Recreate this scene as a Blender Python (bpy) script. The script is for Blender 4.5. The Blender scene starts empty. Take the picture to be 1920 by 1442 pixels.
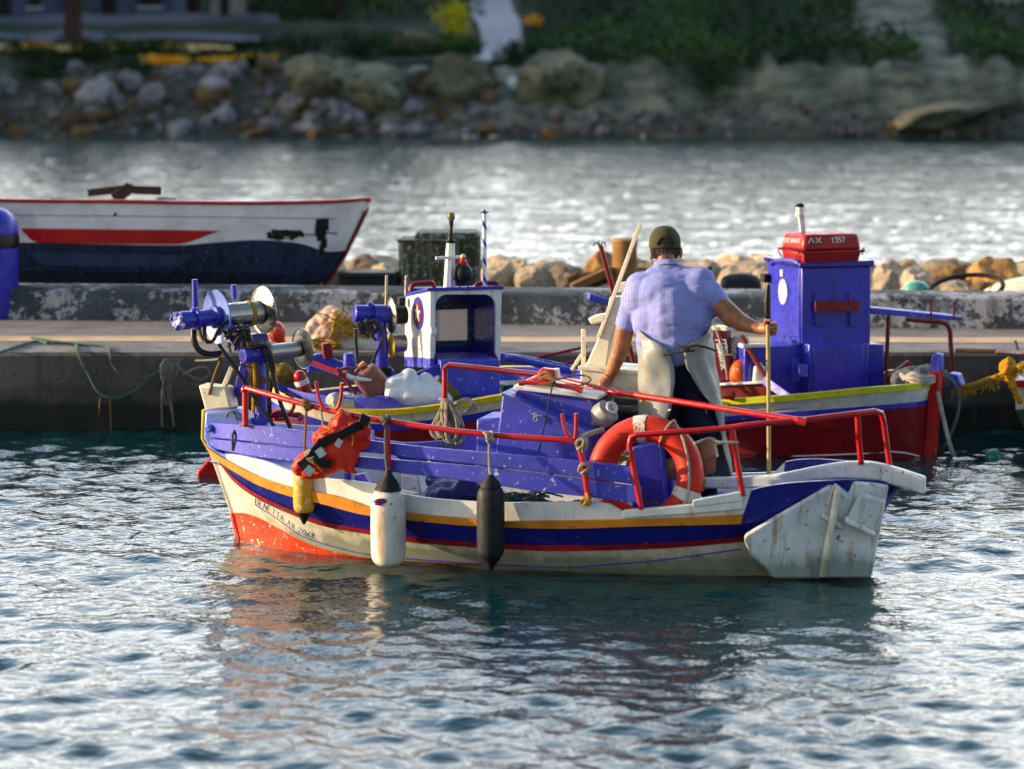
import bpy, bmesh, math, random
import numpy as np
from mathutils import Vector, Matrix, noise as mnoise
random.seed(7)
S = bpy.context.scene
COL = S.collection
# ---------------------------------------------------------------- camera
H = 3.5; FPX = 5400.0; CX = 960.0; CY = 721.0
TH = math.atan(701.0 / FPX)
cam_d = bpy.data.cameras.new("camera"); cam = bpy.data.objects.new("camera", cam_d); COL.objects.link(cam)
cam.location = (0, 0, H); cam.rotation_euler = (math.pi/2 - TH, 0, 0)
cam_d.sensor_width = 36; cam_d.lens = FPX/1920*36
cam_d.clip_start = 0.5; cam_d.clip_end = 2000
cam_d.dof.use_dof = True; cam_d.dof.focus_distance = 19.6; cam_d.dof.aperture_fstop = 1.5
S.camera = cam
# ---------------------------------------------------------------- sky and sun
SUN = Vector((-0.96, 0.05, 0.21)).normalized()
CLOUD = 2.15
sun_el = math.asin(SUN.z); sun_az = math.atan2(SUN.x, SUN.y)
W = bpy.data.worlds.new("World"); S.world = W; W.use_nodes = True
wn = W.node_tree.nodes; wl = W.node_tree.links
sky = wn.new("ShaderNodeTexSky"); sky.sky_type = 'NISHITA'; sky.sun_disc = False
sky.sun_elevation = sun_el; sky.sun_rotation = sun_az
sky.air_density = 1.0; sky.dust_density = 1.5; sky.ozone_density = 1.2; sky.altitude = 0
wn["Background"].inputs[1].default_value = 0.11
wl.new(sky.outputs[0], wn["Background"].inputs[0])
# unseen evening cloud added to brighten the water, strongest low over the far shore
def wmath(op, a, b=None, c=None):
    n = wn.new("ShaderNodeMath"); n.operation = op
    for i, x in enumerate((a, b, c)):
        if x is None: continue
        if isinstance(x, (int, float)): n.inputs[i].default_value = x
        else: wl.new(x, n.inputs[i])
    return n.outputs[0]
wtc = wn.new("ShaderNodeTexCoord"); wsx = wn.new("ShaderNodeSeparateXYZ"); wl.new(wtc.outputs["Generated"], wsx.inputs[0])
wmp = wn.new("ShaderNodeMapping"); wmp.inputs["Scale"].default_value = (1.6, 1.6, 5.0); wl.new(wtc.outputs["Generated"], wmp.inputs[0])
wno = wn.new("ShaderNodeTexNoise"); wno.inputs["Scale"].default_value = 1.7; wno.inputs["Detail"].default_value = 6; wl.new(wmp.outputs[0], wno.inputs[0])
def wramp(f, stops):
    r = wn.new("ShaderNodeValToRGB"); e = r.color_ramp.elements
    while len(e) < len(stops): e.new(0.5)
    for i, (p, c) in enumerate(stops): e[i].position = p; e[i].color = (c, c, c, 1)
    wl.new(f, r.inputs[0]); return r.outputs[0]
el = wramp(wsx.outputs[2], [(0.0, 1.0), (0.46, 0.95), (0.72, 0.40), (1.0, 0.12)])
fr = wramp(wmath('MULTIPLY_ADD', wsx.outputs[1], 0.5, 0.5), [(0.0, 0.08), (0.45, 0.11), (0.85, 0.9), (1.0, 1.0)])
cl = wramp(wno.outputs[0], [(0.36, 0.80), (0.62, 1.0)])
kk = wmath('MULTIPLY', wmath('MULTIPLY', el, fr), cl)
bg2 = wn.new("ShaderNodeBackground"); wcr = wn.new("ShaderNodeValToRGB"); e = wcr.color_ramp.elements; e[0].position = 0.24; e[0].color = (1.0, 0.96, 0.90, 1); e[1].position = 0.72; e[1].color = (0.42, 0.66, 0.95, 1)
wl.new(wsx.outputs[2], wcr.inputs[0]); wl.new(wcr.outputs[0], bg2.inputs[0]); wl.new(wmath('MULTIPLY', kk, CLOUD), bg2.inputs[1])
wad = wn.new("ShaderNodeAddShader"); wl.new(wn["Background"].outputs[0], wad.inputs[0]); wl.new(bg2.outputs[0], wad.inputs[1])
wl.new(wad.outputs[0], wn["World Output"].inputs[0])
sd = bpy.data.lights.new("sun", 'SUN'); sd.energy = 5.0; sd.angle = math.radians(0.5); sd.color = (1.0, 0.76, 0.46)
so = bpy.data.objects.new("sun", sd); COL.objects.link(so)
so.rotation_euler = (-SUN).to_track_quat('-Z', 'Y').to_euler(); so.location = (-30, -8, 20)
S.view_settings.view_transform = 'Standard'; S.view_settings.look = 'None'
S.view_settings.exposure = 0.88; S.view_settings.gamma = 1.0
S.cycles.max_bounces = 7; S.cycles.diffuse_bounces = 3; S.cycles.glossy_bounces = 4
S.cycles.use_denoising = True
# ---------------------------------------------------------------- projection helpers (photo pixels, 1920 wide)
FW = Vector((0, math.cos(TH), -math.sin(TH))); UP = Vector((0, math.sin(TH), math.cos(TH))); CAM = Vector((0, 0, H))
def ray(px, py):
    return Vector(((px-CX)/FPX, 0, 0)) + UP*((CY-py)/FPX) + FW
def P(px, py, Y):
    d = ray(px, py); return CAM + d*(Y/d.y)
def PZ(px, py, z):
    d = ray(px, py); return CAM + d*((z-H)/d.z)
def proj(p):
    q = Vector(p)-CAM; zc = q.dot(FW); return CX+FPX*q.x/zc, CY-FPX*q.dot(UP)/zc
class Frame:
    def __init__(s, o, tip):
        s.o = Vector((o.x, o.y, 0)); d = Vector((tip.x-o.x, tip.y-o.y, 0)); s.L = d.length
        s.eu = d.normalized(); s.ev = Vector((s.eu.y, -s.eu.x, 0))
        if s.ev.y > 0: s.ev = -s.ev
    def w(s, u, v, z): return s.o + s.eu*u + s.ev*v + Vector((0, 0, z))
    def loc(s, p):
        q = Vector(p)-s.o; return q.dot(s.eu), q.dot(s.ev), q.z
    def pv(s, px, py, v):
        d = ray(px, py); t = (v - (CAM-s.o).dot(s.ev))/d.dot(s.ev); return CAM + d*t
    def pu(s, px, py, u):
        d = ray(px, py); t = (u - (CAM-s.o).dot(s.eu))/d.dot(s.eu); return CAM + d*t
# ---------------------------------------------------------------- mesh helpers
def V(*a): return Vector(a)
class MB:
    def __init__(s): s.v = []; s.f = []; s.m = []
    def add(s, vs, fs, mi=0):
        b = len(s.v); s.v.extend([tuple(x) for x in vs]); s.f.extend([tuple(i+b for i in f) for f in fs]); s.m.extend([mi]*len(fs)); return s
    def obox(s, o, a, b, c, mi=0):
        o, a, b, c = map(Vector, (o, a, b, c))
        vs = [o, o+a, o+a+b, o+b, o+c, o+a+c, o+a+b+c, o+b+c]
        if a.cross(b).dot(c) < 0: fs = [(0,1,2,3),(4,7,6,5),(0,4,5,1),(1,5,6,2),(2,6,7,3),(3,7,4,0)]
        else: fs = [(0,3,2,1),(4,5,6,7),(0,1,5,4),(1,2,6,5),(2,3,7,6),(3,0,4,7)]
        return s.add(vs, fs, mi)
    def box(s, c, sx, sy, sz, rz=0, mi=0):
        ca, sa = math.cos(rz), math.sin(rz); a = V(ca, sa, 0)*sx; b = V(-sa, ca, 0)*sy
        return s.obox(Vector(c)-a/2-b/2-V(0,0,sz/2), a, b, V(0,0,sz), mi)
    def bar(s, p, q, w, h=None, up=V(0,0,1), mi=0):
        p, q = Vector(p), Vector(q); d = q-p; h = h or w
        x = d.cross(up)
        if x.length < 1e-5: x = d.cross(V(1,0,0))
        x.normalize(); y = x.cross(d).normalized()
        return s.obox(p-x*w/2-y*h/2, d, x*w, y*h, mi)
    def prism(s, poly, vec, mi=0):
        poly = [Vector(p) for p in poly]; vec = Vector(vec); n = len(poly)
        nr = V(0,0,0)
        for i in range(n): nr += poly[i].cross(poly[(i+1) % n])
        if nr.dot(vec) > 0: poly = poly[::-1]
        vs = poly+[p+vec for p in poly]
        fs = [tuple(range(n)), tuple(range(2*n-1, n-1, -1))]+[(i, i+n, (i+1) % n+n, (i+1) % n) for i in range(n)]
        return s.add(vs, fs, mi)
    def tube(s, pts, r, n=8, mi=0, closed=False, flat=1.0):
        pts = [Vector(p) for p in pts]
        N = len(pts); rs = r if isinstance(r, (list, tuple)) else [r]*N
        vs = []; prev = None
        for i, p in enumerate(pts):
            if closed: t = pts[(i+1) % N]-pts[i-1]
            else: t = pts[min(i+1, N-1)]-pts[max(i-1, 0)]
            if t.length < 1e-9: t = V(0,0,1)
            t.normalize()
            if prev is None:
                x = t.cross(V(0,0,1))
                if x.length < 1e-3: x = t.cross(V(0,1,0))
            else:
                x = prev - t*prev.dot(t)
                if x.length < 1e-6: x = t.cross(V(0.3,1,0.2))
            x.normalize(); prev = x; y = t.cross(x)
            for k in range(n):
                a = 2*math.pi*k/n; vs.append(p+(x*math.cos(a)+y*math.sin(a)*flat)*rs[i])
        fs = []
        for i in range(N if closed else N-1):
            j = (i+1) % N
            for k in range(n): fs.append((i*n+k, i*n+(k+1) % n, j*n+(k+1) % n, j*n+k))
        if not closed:
            fs.append(tuple(range(n-1, -1, -1))); fs.append(tuple((N-1)*n+k for k in range(n)))
        return s.add(vs, fs, mi)
    def cap(s, p, q, r0, r1, n=14, mi=0):         # tapered capsule
        p, q = Vector(p), Vector(q); d = (q-p)
        if d.length < 1e-6: d = V(0,0,1e-4)
        L = d.length; d = d/L; pr = []
        for k in range(1, 6): a = math.pi/2*k/5.5; pr.append((-r0*math.cos(a), r0*math.sin(a)))
        pr.append((0, r0)); pr.append((L, r1))
        for k in range(5, 0, -1): a = math.pi/2*k/5.5; pr.append((L+r1*math.cos(a), r1*math.sin(a)))
        return s.lathe(p, d, pr, n, mi)
    def lathe(s, p, axis, prof, n=20, mi=0, e=1.0, xdir=None):
        p = Vector(p); d = Vector(axis).normalized()
        x = Vector(xdir) if xdir is not None else d.cross(V(0,0,1))
        x = x - d*x.dot(d)
        if x.length < 1e-3: x = d.cross(V(0,1,0))
        x.normalize(); y = d.cross(x); vs = []
        for (a, r) in prof:
            for k in range(n):
                t = 2*math.pi*k/n; vs.append(p+d*a+(x*math.cos(t)+y*math.sin(t)*e)*r)
        fs = []; N = len(prof)
        for i in range(N-1):
            for k in range(n): fs.append((i*n+k, i*n+(k+1) % n, (i+1)*n+(k+1) % n, (i+1)*n+k))
        fs.append(tuple(range(n-1, -1, -1))); fs.append(tuple((N-1)*n+k for k in range(n)))
        return s.add(vs, fs, mi)
    def torus(s, c, nrm, R, r, n=36, m=12, mi=0, ex=1.0, xdir=None, a0=0, a1=360):
        c = Vector(c); d = Vector(nrm).normalized(); x = Vector(xdir) if xdir else d.cross(V(0,0,1))
        x = x-d*x.dot(d)
        if x.length < 1e-3: x = d.cross(V(0,1,0))
        x.normalize(); y = d.cross(x)
        full = abs(a1-a0) >= 360
        N = n if full else n+1
        pts = [c+x*math.cos(t)*R+y*math.sin(t)*R*ex for t in [math.radians(a0+(a1-a0)*i/n) for i in range(N)]]
        return s.tube(pts, r, m, mi, closed=full)
    def ell(s, c, rx, ry, rz, R=None, n=20, m=12, mi=0):
        c = Vector(c); vs = []; R = R or Matrix.Identity(3)
        for i in range(1, m):
            a = math.pi*i/m
            for k in range(n):
                t = 2*math.pi*k/n; vs.append(c+R @ V(rx*math.sin(a)*math.cos(t), ry*math.sin(a)*math.sin(t), rz*math.cos(a)))
        vs.append(c+R @ V(0,0,rz)); vs.append(c+R @ V(0,0,-rz)); fs = []
        for i in range(m-2):
            for k in range(n): fs.append((i*n+k, (i+1)*n+k, (i+1)*n+(k+1) % n, i*n+(k+1) % n))
        T = (m-1)*n
        for k in range(n): fs.append((T, k, (k+1) % n)); fs.append((T+1, (m-2)*n+(k+1) % n, (m-2)*n+k))
        return s.add(vs, fs, mi)
    def loft(s, rings, closed=True, caps=True, mi=0):
        n = len(rings[0]); vs = [p for r in rings for p in r]; fs = []
        for i in range(len(rings)-1):
            for k in range(n if closed else n-1):
                fs.append((i*n+k, i*n+(k+1) % n, (i+1)*n+(k+1) % n, (i+1)*n+k))
        if caps and closed:
            fs.append(tuple(range(n-1, -1, -1))); fs.append(tuple((len(rings)-1)*n+k for k in range(n)))
        return s.add(vs, fs, mi)
    def build(s, name, mat, parent=None, bevel=0, remesh=0, smooth=0, sub=0, sharp=38, disp=None, wave=None):
        me = bpy.data.meshes.new(name); off = origin(parent)
        me.from_pydata([(a-off[0], b-off[1], c-off[2]) for a, b, c in s.v], [], s.f)
        bm = bmesh.new(); bm.from_mesh(me); bmesh.ops.recalc_face_normals(bm, faces=bm.faces); bm.to_mesh(me); bm.free()
        for mm in (mat if isinstance(mat, (list, tuple)) else [mat]): me.materials.append(mm)
        me.polygons.foreach_set("material_index", s.m)
        me.polygons.foreach_set("use_smooth", [True]*len(me.polygons))
        if sharp and not remesh: me.set_sharp_from_angle(angle=math.radians(sharp))
        me.update()
        o = bpy.data.objects.new(name, me); COL.objects.link(o)
        if parent is not None: o.parent = parent
        if remesh:
            md = o.modifiers.new("join", 'REMESH'); md.mode = 'VOXEL'; md.voxel_size = remesh; md.use_smooth_shade = True
        if smooth:
            md = o.modifiers.new("soft", 'SMOOTH'); md.factor = 0.5; md.iterations = smooth
        if disp:
            for (sc, st) in disp:
                tx = bpy.data.textures.new(name, 'CLOUDS'); tx.noise_scale = sc; tx.noise_depth = 2
                md = o.modifiers.new("folds", 'DISPLACE'); md.texture = tx; md.strength = st; md.mid_level = 0.5; md.texture_coords = 'LOCAL'
        if bevel:
            md = o.modifiers.new("edge", 'BEVEL'); md.width = bevel; md.segments = 2; md.limit_method = 'ANGLE'; md.angle_limit = math.radians(40); md.harden_normals = False
        if sub:
            md = o.modifiers.new("round", 'SUBSURF'); md.levels = sub; md.render_levels = sub
        return o
def origin(o):
    off = V(0,0,0)
    while o is not None: off = off + Vector(o.location); o = o.parent
    return off
def tag(o, label=None, cat=None, group=None, kind=None):
    if label: o["label"] = label
    if cat: o["category"] = cat
    if group: o["group"] = group
    if kind: o["kind"] = kind
    return o
def thing(name, label, cat, loc, group=None):
    o = bpy.data.objects.new(name, None); o.empty_display_size = 0.1; COL.objects.link(o); o.location = loc
    return tag(o, label, cat, group)
def rng(n): return range(n)
def cr(pts, n=8):                                   # catmull-rom through points
    pts = [Vector(p) for p in pts]
    if len(pts) < 3: return pts
    q = [pts[0]*2-pts[1]]+pts+[pts[-1]*2-pts[-2]]; out = []
    for i in range(1, len(q)-2):
        a, b, c, d = q[i-1], q[i], q[i+1], q[i+2]
        for k in range(n):
            t = k/n; out.append(0.5*((2*b)+(c-a)*t+(2*a-5*b+4*c-d)*t*t+(3*b-a-3*c+d)*t**3))
    out.append(pts[-1]); return out
def pl(poly, x):                                    # smooth 1-D polyline lookup (pchip)
    xs = np.array([p[0] for p in poly], float); ys = np.array([p[1] for p in poly], float)
    if x <= xs[0]: return ys[0]+(x-xs[0])*(ys[1]-ys[0])/(xs[1]-xs[0])
    if x >= xs[-1]: return ys[-1]+(x-xs[-1])*(ys[-1]-ys[-2])/(xs[-1]-xs[-2])
    h = np.diff(xs); dl = np.diff(ys)/h; m = np.zeros(len(xs)); m[0] = dl[0]; m[-1] = dl[-1]
    for i in range(1, len(xs)-1):
        if dl[i-1]*dl[i] > 0: m[i] = 2*dl[i-1]*dl[i]/(dl[i-1]+dl[i])
    i = int(np.searchsorted(xs, x)-1); i = max(0, min(i, len(h)-1)); t = (x-xs[i])/h[i]
    return ((1+2*t)*(1-t)**2*ys[i]+t*(1-t)**2*h[i]*m[i]+t*t*(3-2*t)*ys[i+1]+t*t*(t-1)*h[i]*m[i+1])
# ---------------------------------------------------------------- materials
def nt(name):
    m = bpy.data.materials.new(name); m.use_nodes = True; t = m.node_tree
    return m, t, t.nodes, t.links, t.nodes["Principled BSDF"]
def nz(N, L, vec, scale, detail=4, rough=0.55, st=None):
    n = N.new("ShaderNodeTexNoise"); n.inputs["Scale"].default_value = scale; n.inputs["Detail"].default_value = detail; n.inputs["Roughness"].default_value = rough
    if st:
        mp = N.new("ShaderNodeMapping"); mp.inputs["Scale"].default_value = st; L.new(vec, mp.inputs[0]); vec = mp.outputs[0]
    L.new(vec, n.inputs["Vector"]); return n.outputs["Fac"]
def ramp(N, L, fac, stops):
    r = N.new("ShaderNodeValToRGB"); e = r.color_ramp.elements
    while len(e) < len(stops): e.new(0.5)
    for i, (p, c) in enumerate(stops):
        e[i].position = p; e[i].color = (c, c, c, 1) if not isinstance(c, (tuple, list)) else (*c, 1)
    L.new(fac, r.inputs[0]); return r.outputs[0]
def mix(N, L, fac, a, b):
    m = N.new("ShaderNodeMix"); m.data_type = 'RGBA'
    for sock, v in ((m.inputs[0], fac), (m.inputs[6], a), (m.inputs[7], b)):
        if isinstance(v, (int, float)): sock.default_value = v
        elif isinstance(v, tuple): sock.default_value = (*v, 1)
        else: L.new(v, sock)
    return m.outputs[2]
def bump(N, L, B, h, dist=0.01, st=0.5):
    b = N.new("ShaderNodeBump"); b.inputs["Distance"].default_value = dist; b.inputs["Strength"].default_value = st
    L.new(h, b.inputs["Height"]); L.new(b.outputs[0], B.inputs["Normal"])
def tc(N, world=False):
    if world: return N.new("ShaderNodeNewGeometry").outputs["Position"]
    return N.new("ShaderNodeTexCoord").outputs["Object"]
def dk(c, f): return tuple(x*f for x in c)
def paint(name, col, rough=0.42, var=0.75, wear=None, wa=0.62, streak=None, sa=0.6, sc=6, b=0.35, metal=0, coat=0.0, weed=None):
    wa -= 0.04; sa -= 0.07
    """brushed-on boat paint: blotchy tone, chips that show the undercoat, vertical runs of rust or grime"""
    m, t, N, L, B = nt(name); v = tc(N, True)
    c = mix(N, L, ramp(N, L, nz(N, L, v, sc, 6), [(0.3, 0.0), (0.75, 1.0)]), col, dk(col, var))
    if streak:
        f = ramp(N, L, nz(N, L, v, 1.0, 5, 0.6, (16, 16, 1.6)), [(sa, 0.0), (min(sa+0.16, 1), 0.85)])
        c = mix(N, L, f, c, streak)
    if wear:
        f = ramp(N, L, nz(N, L, v, 26, 5, 0.7), [(wa, 0.0), (min(wa+0.03, 1), 1.0)])
        c = mix(N, L, f, c, wear)
    c = mix(N, L, ramp(N, L, nz(N, L, v, 2.3, 7, 0.7), [(0.46, 0.0), (0.66, 0.55)]), c, dk(col, 0.42))      # grime in broad uneven patches
    if weed:                                        # slime line at the waterline
        sx = N.new("ShaderNodeSeparateXYZ"); L.new(v, sx.inputs[0]); ad = N.new("ShaderNodeMath"); ad.operation = 'MULTIPLY_ADD'
        L.new(nz(N, L, v, 6.0, 6, 0.65, (1, 1, .35)), ad.inputs[0]); ad.inputs[1].default_value = -0.22; L.new(sx.outputs[2], ad.inputs[2])
        c = mix(N, L, ramp(N, L, ad.outputs[0], [(0.0, 0.7), (0.03, 0.35), (0.10, 0.0)]), c, weed)
    L.new(c, B.inputs["Base Color"])
    rr = ramp(N, L, nz(N, L, v, 15, 4), [(0.3, max(rough-0.12, 0.05)), (0.7, min(rough+0.18, 1))])
    L.new(rr, B.inputs["Roughness"]); B.inputs["Metallic"].default_value = metal
    B.inputs['Specular IOR Level'].default_value = 0.32
    if coat: B.inputs["Coat Weight"].default_value = coat; B.inputs["Coat Roughness"].default_value = 0.15
    bump(N, L, B, nz(N, L, v, 45, 5, 0.65), 0.004, b)
    return m
def cloth(name, col, col2=None, stripe=0, rough=0.9, var=0.7, dirt=None, da=0.6, fold=0.0, axis='X'):
    m, t, N, L, B = nt(name); v = tc(N)
    c = mix(N, L, ramp(N, L, nz(N, L, v, 9, 5), [(0.3, 0.0), (0.75, 1.0)]), col, dk(col, var))
    if stripe:
        w = N.new("ShaderNodeTexWave"); w.bands_direction = axis; w.inputs["Scale"].default_value = stripe; w.inputs["Distortion"].default_value = 0.5; w.inputs["Detail"].default_value = 1; w.inputs["Detail Scale"].default_value = 0.6
        L.new(v, w.inputs["Vector"]); c = mix(N, L, ramp(N, L, w.outputs["Fac"], [(0.35, 0.0), (0.65, 1.0)]), c, col2)
    if dirt:
        c = mix(N, L, ramp(N, L, nz(N, L, v, 5, 6, 0.65), [(da, 0.0), (da+0.12, 0.9)]), c, dirt)
    L.new(c, B.inputs["Base Color"]); B.inputs["Roughness"].default_value = rough; B.inputs["Specular IOR Level"].default_value = 0.25
    if fold:                                        # creases running across the cloth
        bump(N, L, B, nz(N, L, v, 1.0, 3, 0.5, (2.6, 2.6, 7)), 0.07*fold, 0.9)
    else: bump(N, L, B, nz(N, L, v, 60, 4), 0.003, 0.5)
    return m
def ropem(name, col, dark=0.45, sc=60):
    m, t, N, L, B = nt(name); v = tc(N, True)
    w = N.new("ShaderNodeTexWave"); w.bands_direction = 'DIAGONAL'; w.inputs["Scale"].default_value = sc; w.inputs["Distortion"].default_value = 2
    L.new(v, w.inputs["Vector"])
    c = mix(N, L, w.outputs["Fac"], dk(col, dark), col)
    c = mix(N, L, ramp(N, L, nz(N, L, v, 12), [(0.45, 0.0), (0.7, 0.6)]), c, dk(col, 0.35))
    L.new(c, B.inputs["Base Color"]); B.inputs["Roughness"].default_value = 0.95
    bump(N, L, B, w.outputs["Fac"], 0.006, 0.8); return m
def metal(name, col, rough=0.3, rust=None, ra=0.6):
    m, t, N, L, B = nt(name); v = tc(N, True)
    c = mix(N, L, nz(N, L, v, 14, 5), col, dk(col, 0.72)); mt = None
    if rust:
        f = ramp(N, L, nz(N, L, v, 11, 6, 0.7), [(ra, 0.0), (ra+0.1, 1.0)]); c = mix(N, L, f, c, rust)
        inv = N.new("ShaderNodeMath"); inv.operation = 'SUBTRACT'; inv.inputs[0].default_value = 1; L.new(f, inv.inputs[1]); L.new(inv.outputs[0], B.inputs["Metallic"])
    else: B.inputs["Metallic"].default_value = 1
    L.new(c, B.inputs["Base Color"])
    L.new(ramp(N, L, nz(N, L, v, 20, 5, 0.6, (1, 1, 6)), [(0.3, rough*0.6), (0.7, min(rough*1.7, 1))]), B.inputs["Roughness"])
    bump(N, L, B, nz(N, L, v, 80, 3), 0.0006, 0.15); return m
def plain(name, col, rough=0.5, var=0.8, sc=10, b=0.2): return paint(name, col, rough, var, sc=sc, b=b)

BLUE = (0.030, 0.030, 0.44); LAV = (0.060, 0.068, 0.52); WHITE = (0.74, 0.74, 0.72); RED = (0.50, 0.006, 0.008)
M = {}
M['white'] = paint("white_paint", (0.72, 0.73, 0.72), 0.4, 0.86, wear=(0.20, 0.11, 0.06), wa=0.70, streak=(0.42, 0.33, 0.16), sa=0.64)
M['hullwhite'] = paint("hull_white", (0.74, 0.71, 0.60), 0.3, 0.86, wear=(0.12, 0.05, 0.04), wa=0.70, streak=(0.48, 0.36, 0.11), sa=0.60, weed=(0.10, 0.14, 0.08))
M['sternwhite'] = paint('stern_white', (0.66, 0.70, 0.72), 0.4, 0.84, wear=(0.13, 0.08, 0.05), wa=0.665, streak=(0.34, 0.22, 0.09), sa=0.60, weed=(0.10, 0.16, 0.12))
M['cream'] = paint("cream_paint", (0.74, 0.68, 0.52), 0.5, 0.85, wear=(0.30, 0.17, 0.07), wa=0.66)
M['blue'] = paint("blue_paint", BLUE, 0.35, 0.7, wear=(0.35, 0.38, 0.55), wa=0.70, coat=0.15)
M['navy'] = paint("deep_blue_paint", (0.012, 0.014, 0.24), 0.25, 0.7, wear=(0.5, 0.5, 0.6), wa=0.72, coat=0.3)
M['lav'] = paint("lavender_blue_paint", LAV, 0.4, 0.72, wear=(0.42, 0.45, 0.62), wa=0.665, streak=(0.10, 0.10, 0.30), sa=0.68)
M['bowblue'] = paint("light_blue_paint", (0.16, 0.24, 0.66), 0.4, 0.72, wear=(0.05, 0.05, 0.10), wa=0.69)
M['red'] = paint("red_paint", RED, 0.35, 0.7, wear=(0.10, 0.03, 0.02), wa=0.68, coat=0.2)
M['darkred'] = paint("oxide_red_paint", (0.20, 0.008, 0.010), 0.45, 0.6, wear=(0.05, 0.02, 0.02), wa=0.68)
M['antifoul'] = paint("orange_red_paint", (0.62, 0.05, 0.012), 0.35, 0.75, wear=(0.75, 0.62, 0.45), wa=0.64)
M['orange'] = paint("orange_paint", (0.72, 0.27, 0.02), 0.4, 0.6, wear=(0.12, 0.05, 0.02), wa=0.66)
M['yellow'] = paint("yellow_paint", (0.72, 0.52, 0.015), 0.4, 0.75, wear=(0.20, 0.09, 0.03), wa=0.68)
M['lime'] = paint("yellow_green_paint", (0.58, 0.58, 0.015), 0.4, 0.75, wear=(0.35, 0.30, 0.02), wa=0.62)
M['steel'] = metal("stainless_steel", (0.36, 0.34, 0.29), 0.28)
M['darksteel'] = metal("rusty_steel", (0.30, 0.28, 0.26), 0.45, (0.16, 0.06, 0.02), 0.55)
M['grey'] = plain("grey_plastic", (0.25, 0.26, 0.27), 0.5)
M['black'] = plain("black_rubber", (0.006, 0.007, 0.009), 0.6, 0.6)
M['blackhose'] = plain("black_hose", (0.012, 0.013, 0.02), 0.35, 0.5)
M['wood'] = paint("varnished_pole", (0.52, 0.36, 0.12), 0.5, 0.6)
M['brownwood'] = paint("weathered_timber", (0.26, 0.12, 0.035), 0.8, 0.45, sc=5, b=0.8)
M['darkwood'] = paint("dark_timber", (0.06, 0.03, 0.02), 0.8, 0.5)
M['rope'] = ropem("hemp_rope", (0.50, 0.42, 0.30))
M['ropewhite'] = ropem("white_rope", (0.62, 0.60, 0.52))
M['ropegrey'] = ropem("grey_rope", (0.20, 0.22, 0.20))
M['ropegreen'] = ropem("green_rope", (0.06, 0.16, 0.12))
M['ropeyellow'] = ropem("yellow_rope", (0.72, 0.40, 0.02))
M['ropedark'] = ropem("dark_rope", (0.05, 0.05, 0.05))
M['ropebrown'] = ropem("brown_rope", (0.30, 0.17, 0.05))
# ================================================================ SETTING
# ---- water
def fft_tile(n, Lt, lo, hi, pk, seed, spread=2.0):
    r = np.random.RandomState(seed); k = np.fft.fftfreq(n, Lt/n)*2*np.pi
    kx, ky = np.meshgrid(k, k, indexing='ij'); kk = np.hypot(kx, ky); kk[0, 0] = 1
    lam = 2*np.pi/kk; amp = np.exp(-0.5*(np.log(lam/pk)/0.62)**2)*lam**1.6
    amp *= (lam > lo)*(lam < hi); amp *= (0.25+np.abs(ky*0.94+kx*0.34)/kk)**spread; amp[0, 0] = 0
    h = np.real(np.fft.ifft2(amp*(r.normal(size=(n, n))+1j*r.normal(size=(n, n)))))
    gy = np.gradient(h, Lt/n, axis=1); return h/gy.std()
def sample(t, Lt, x, y):
    n = t.shape[0]; fx = (x/Lt % 1)*n; fy = (y/Lt % 1)*n; i = fx.astype(int) % n; j = fy.astype(int) % n
    a = fx-np.floor(fx); b = fy-np.floor(fy); i2 = (i+1) % n; j2 = (j+1) % n
    return t[i, j]*(1-a)*(1-b)+t[i2, j]*a*(1-b)+t[i, j2]*(1-a)*b+t[i2, j2]*a*b
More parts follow.
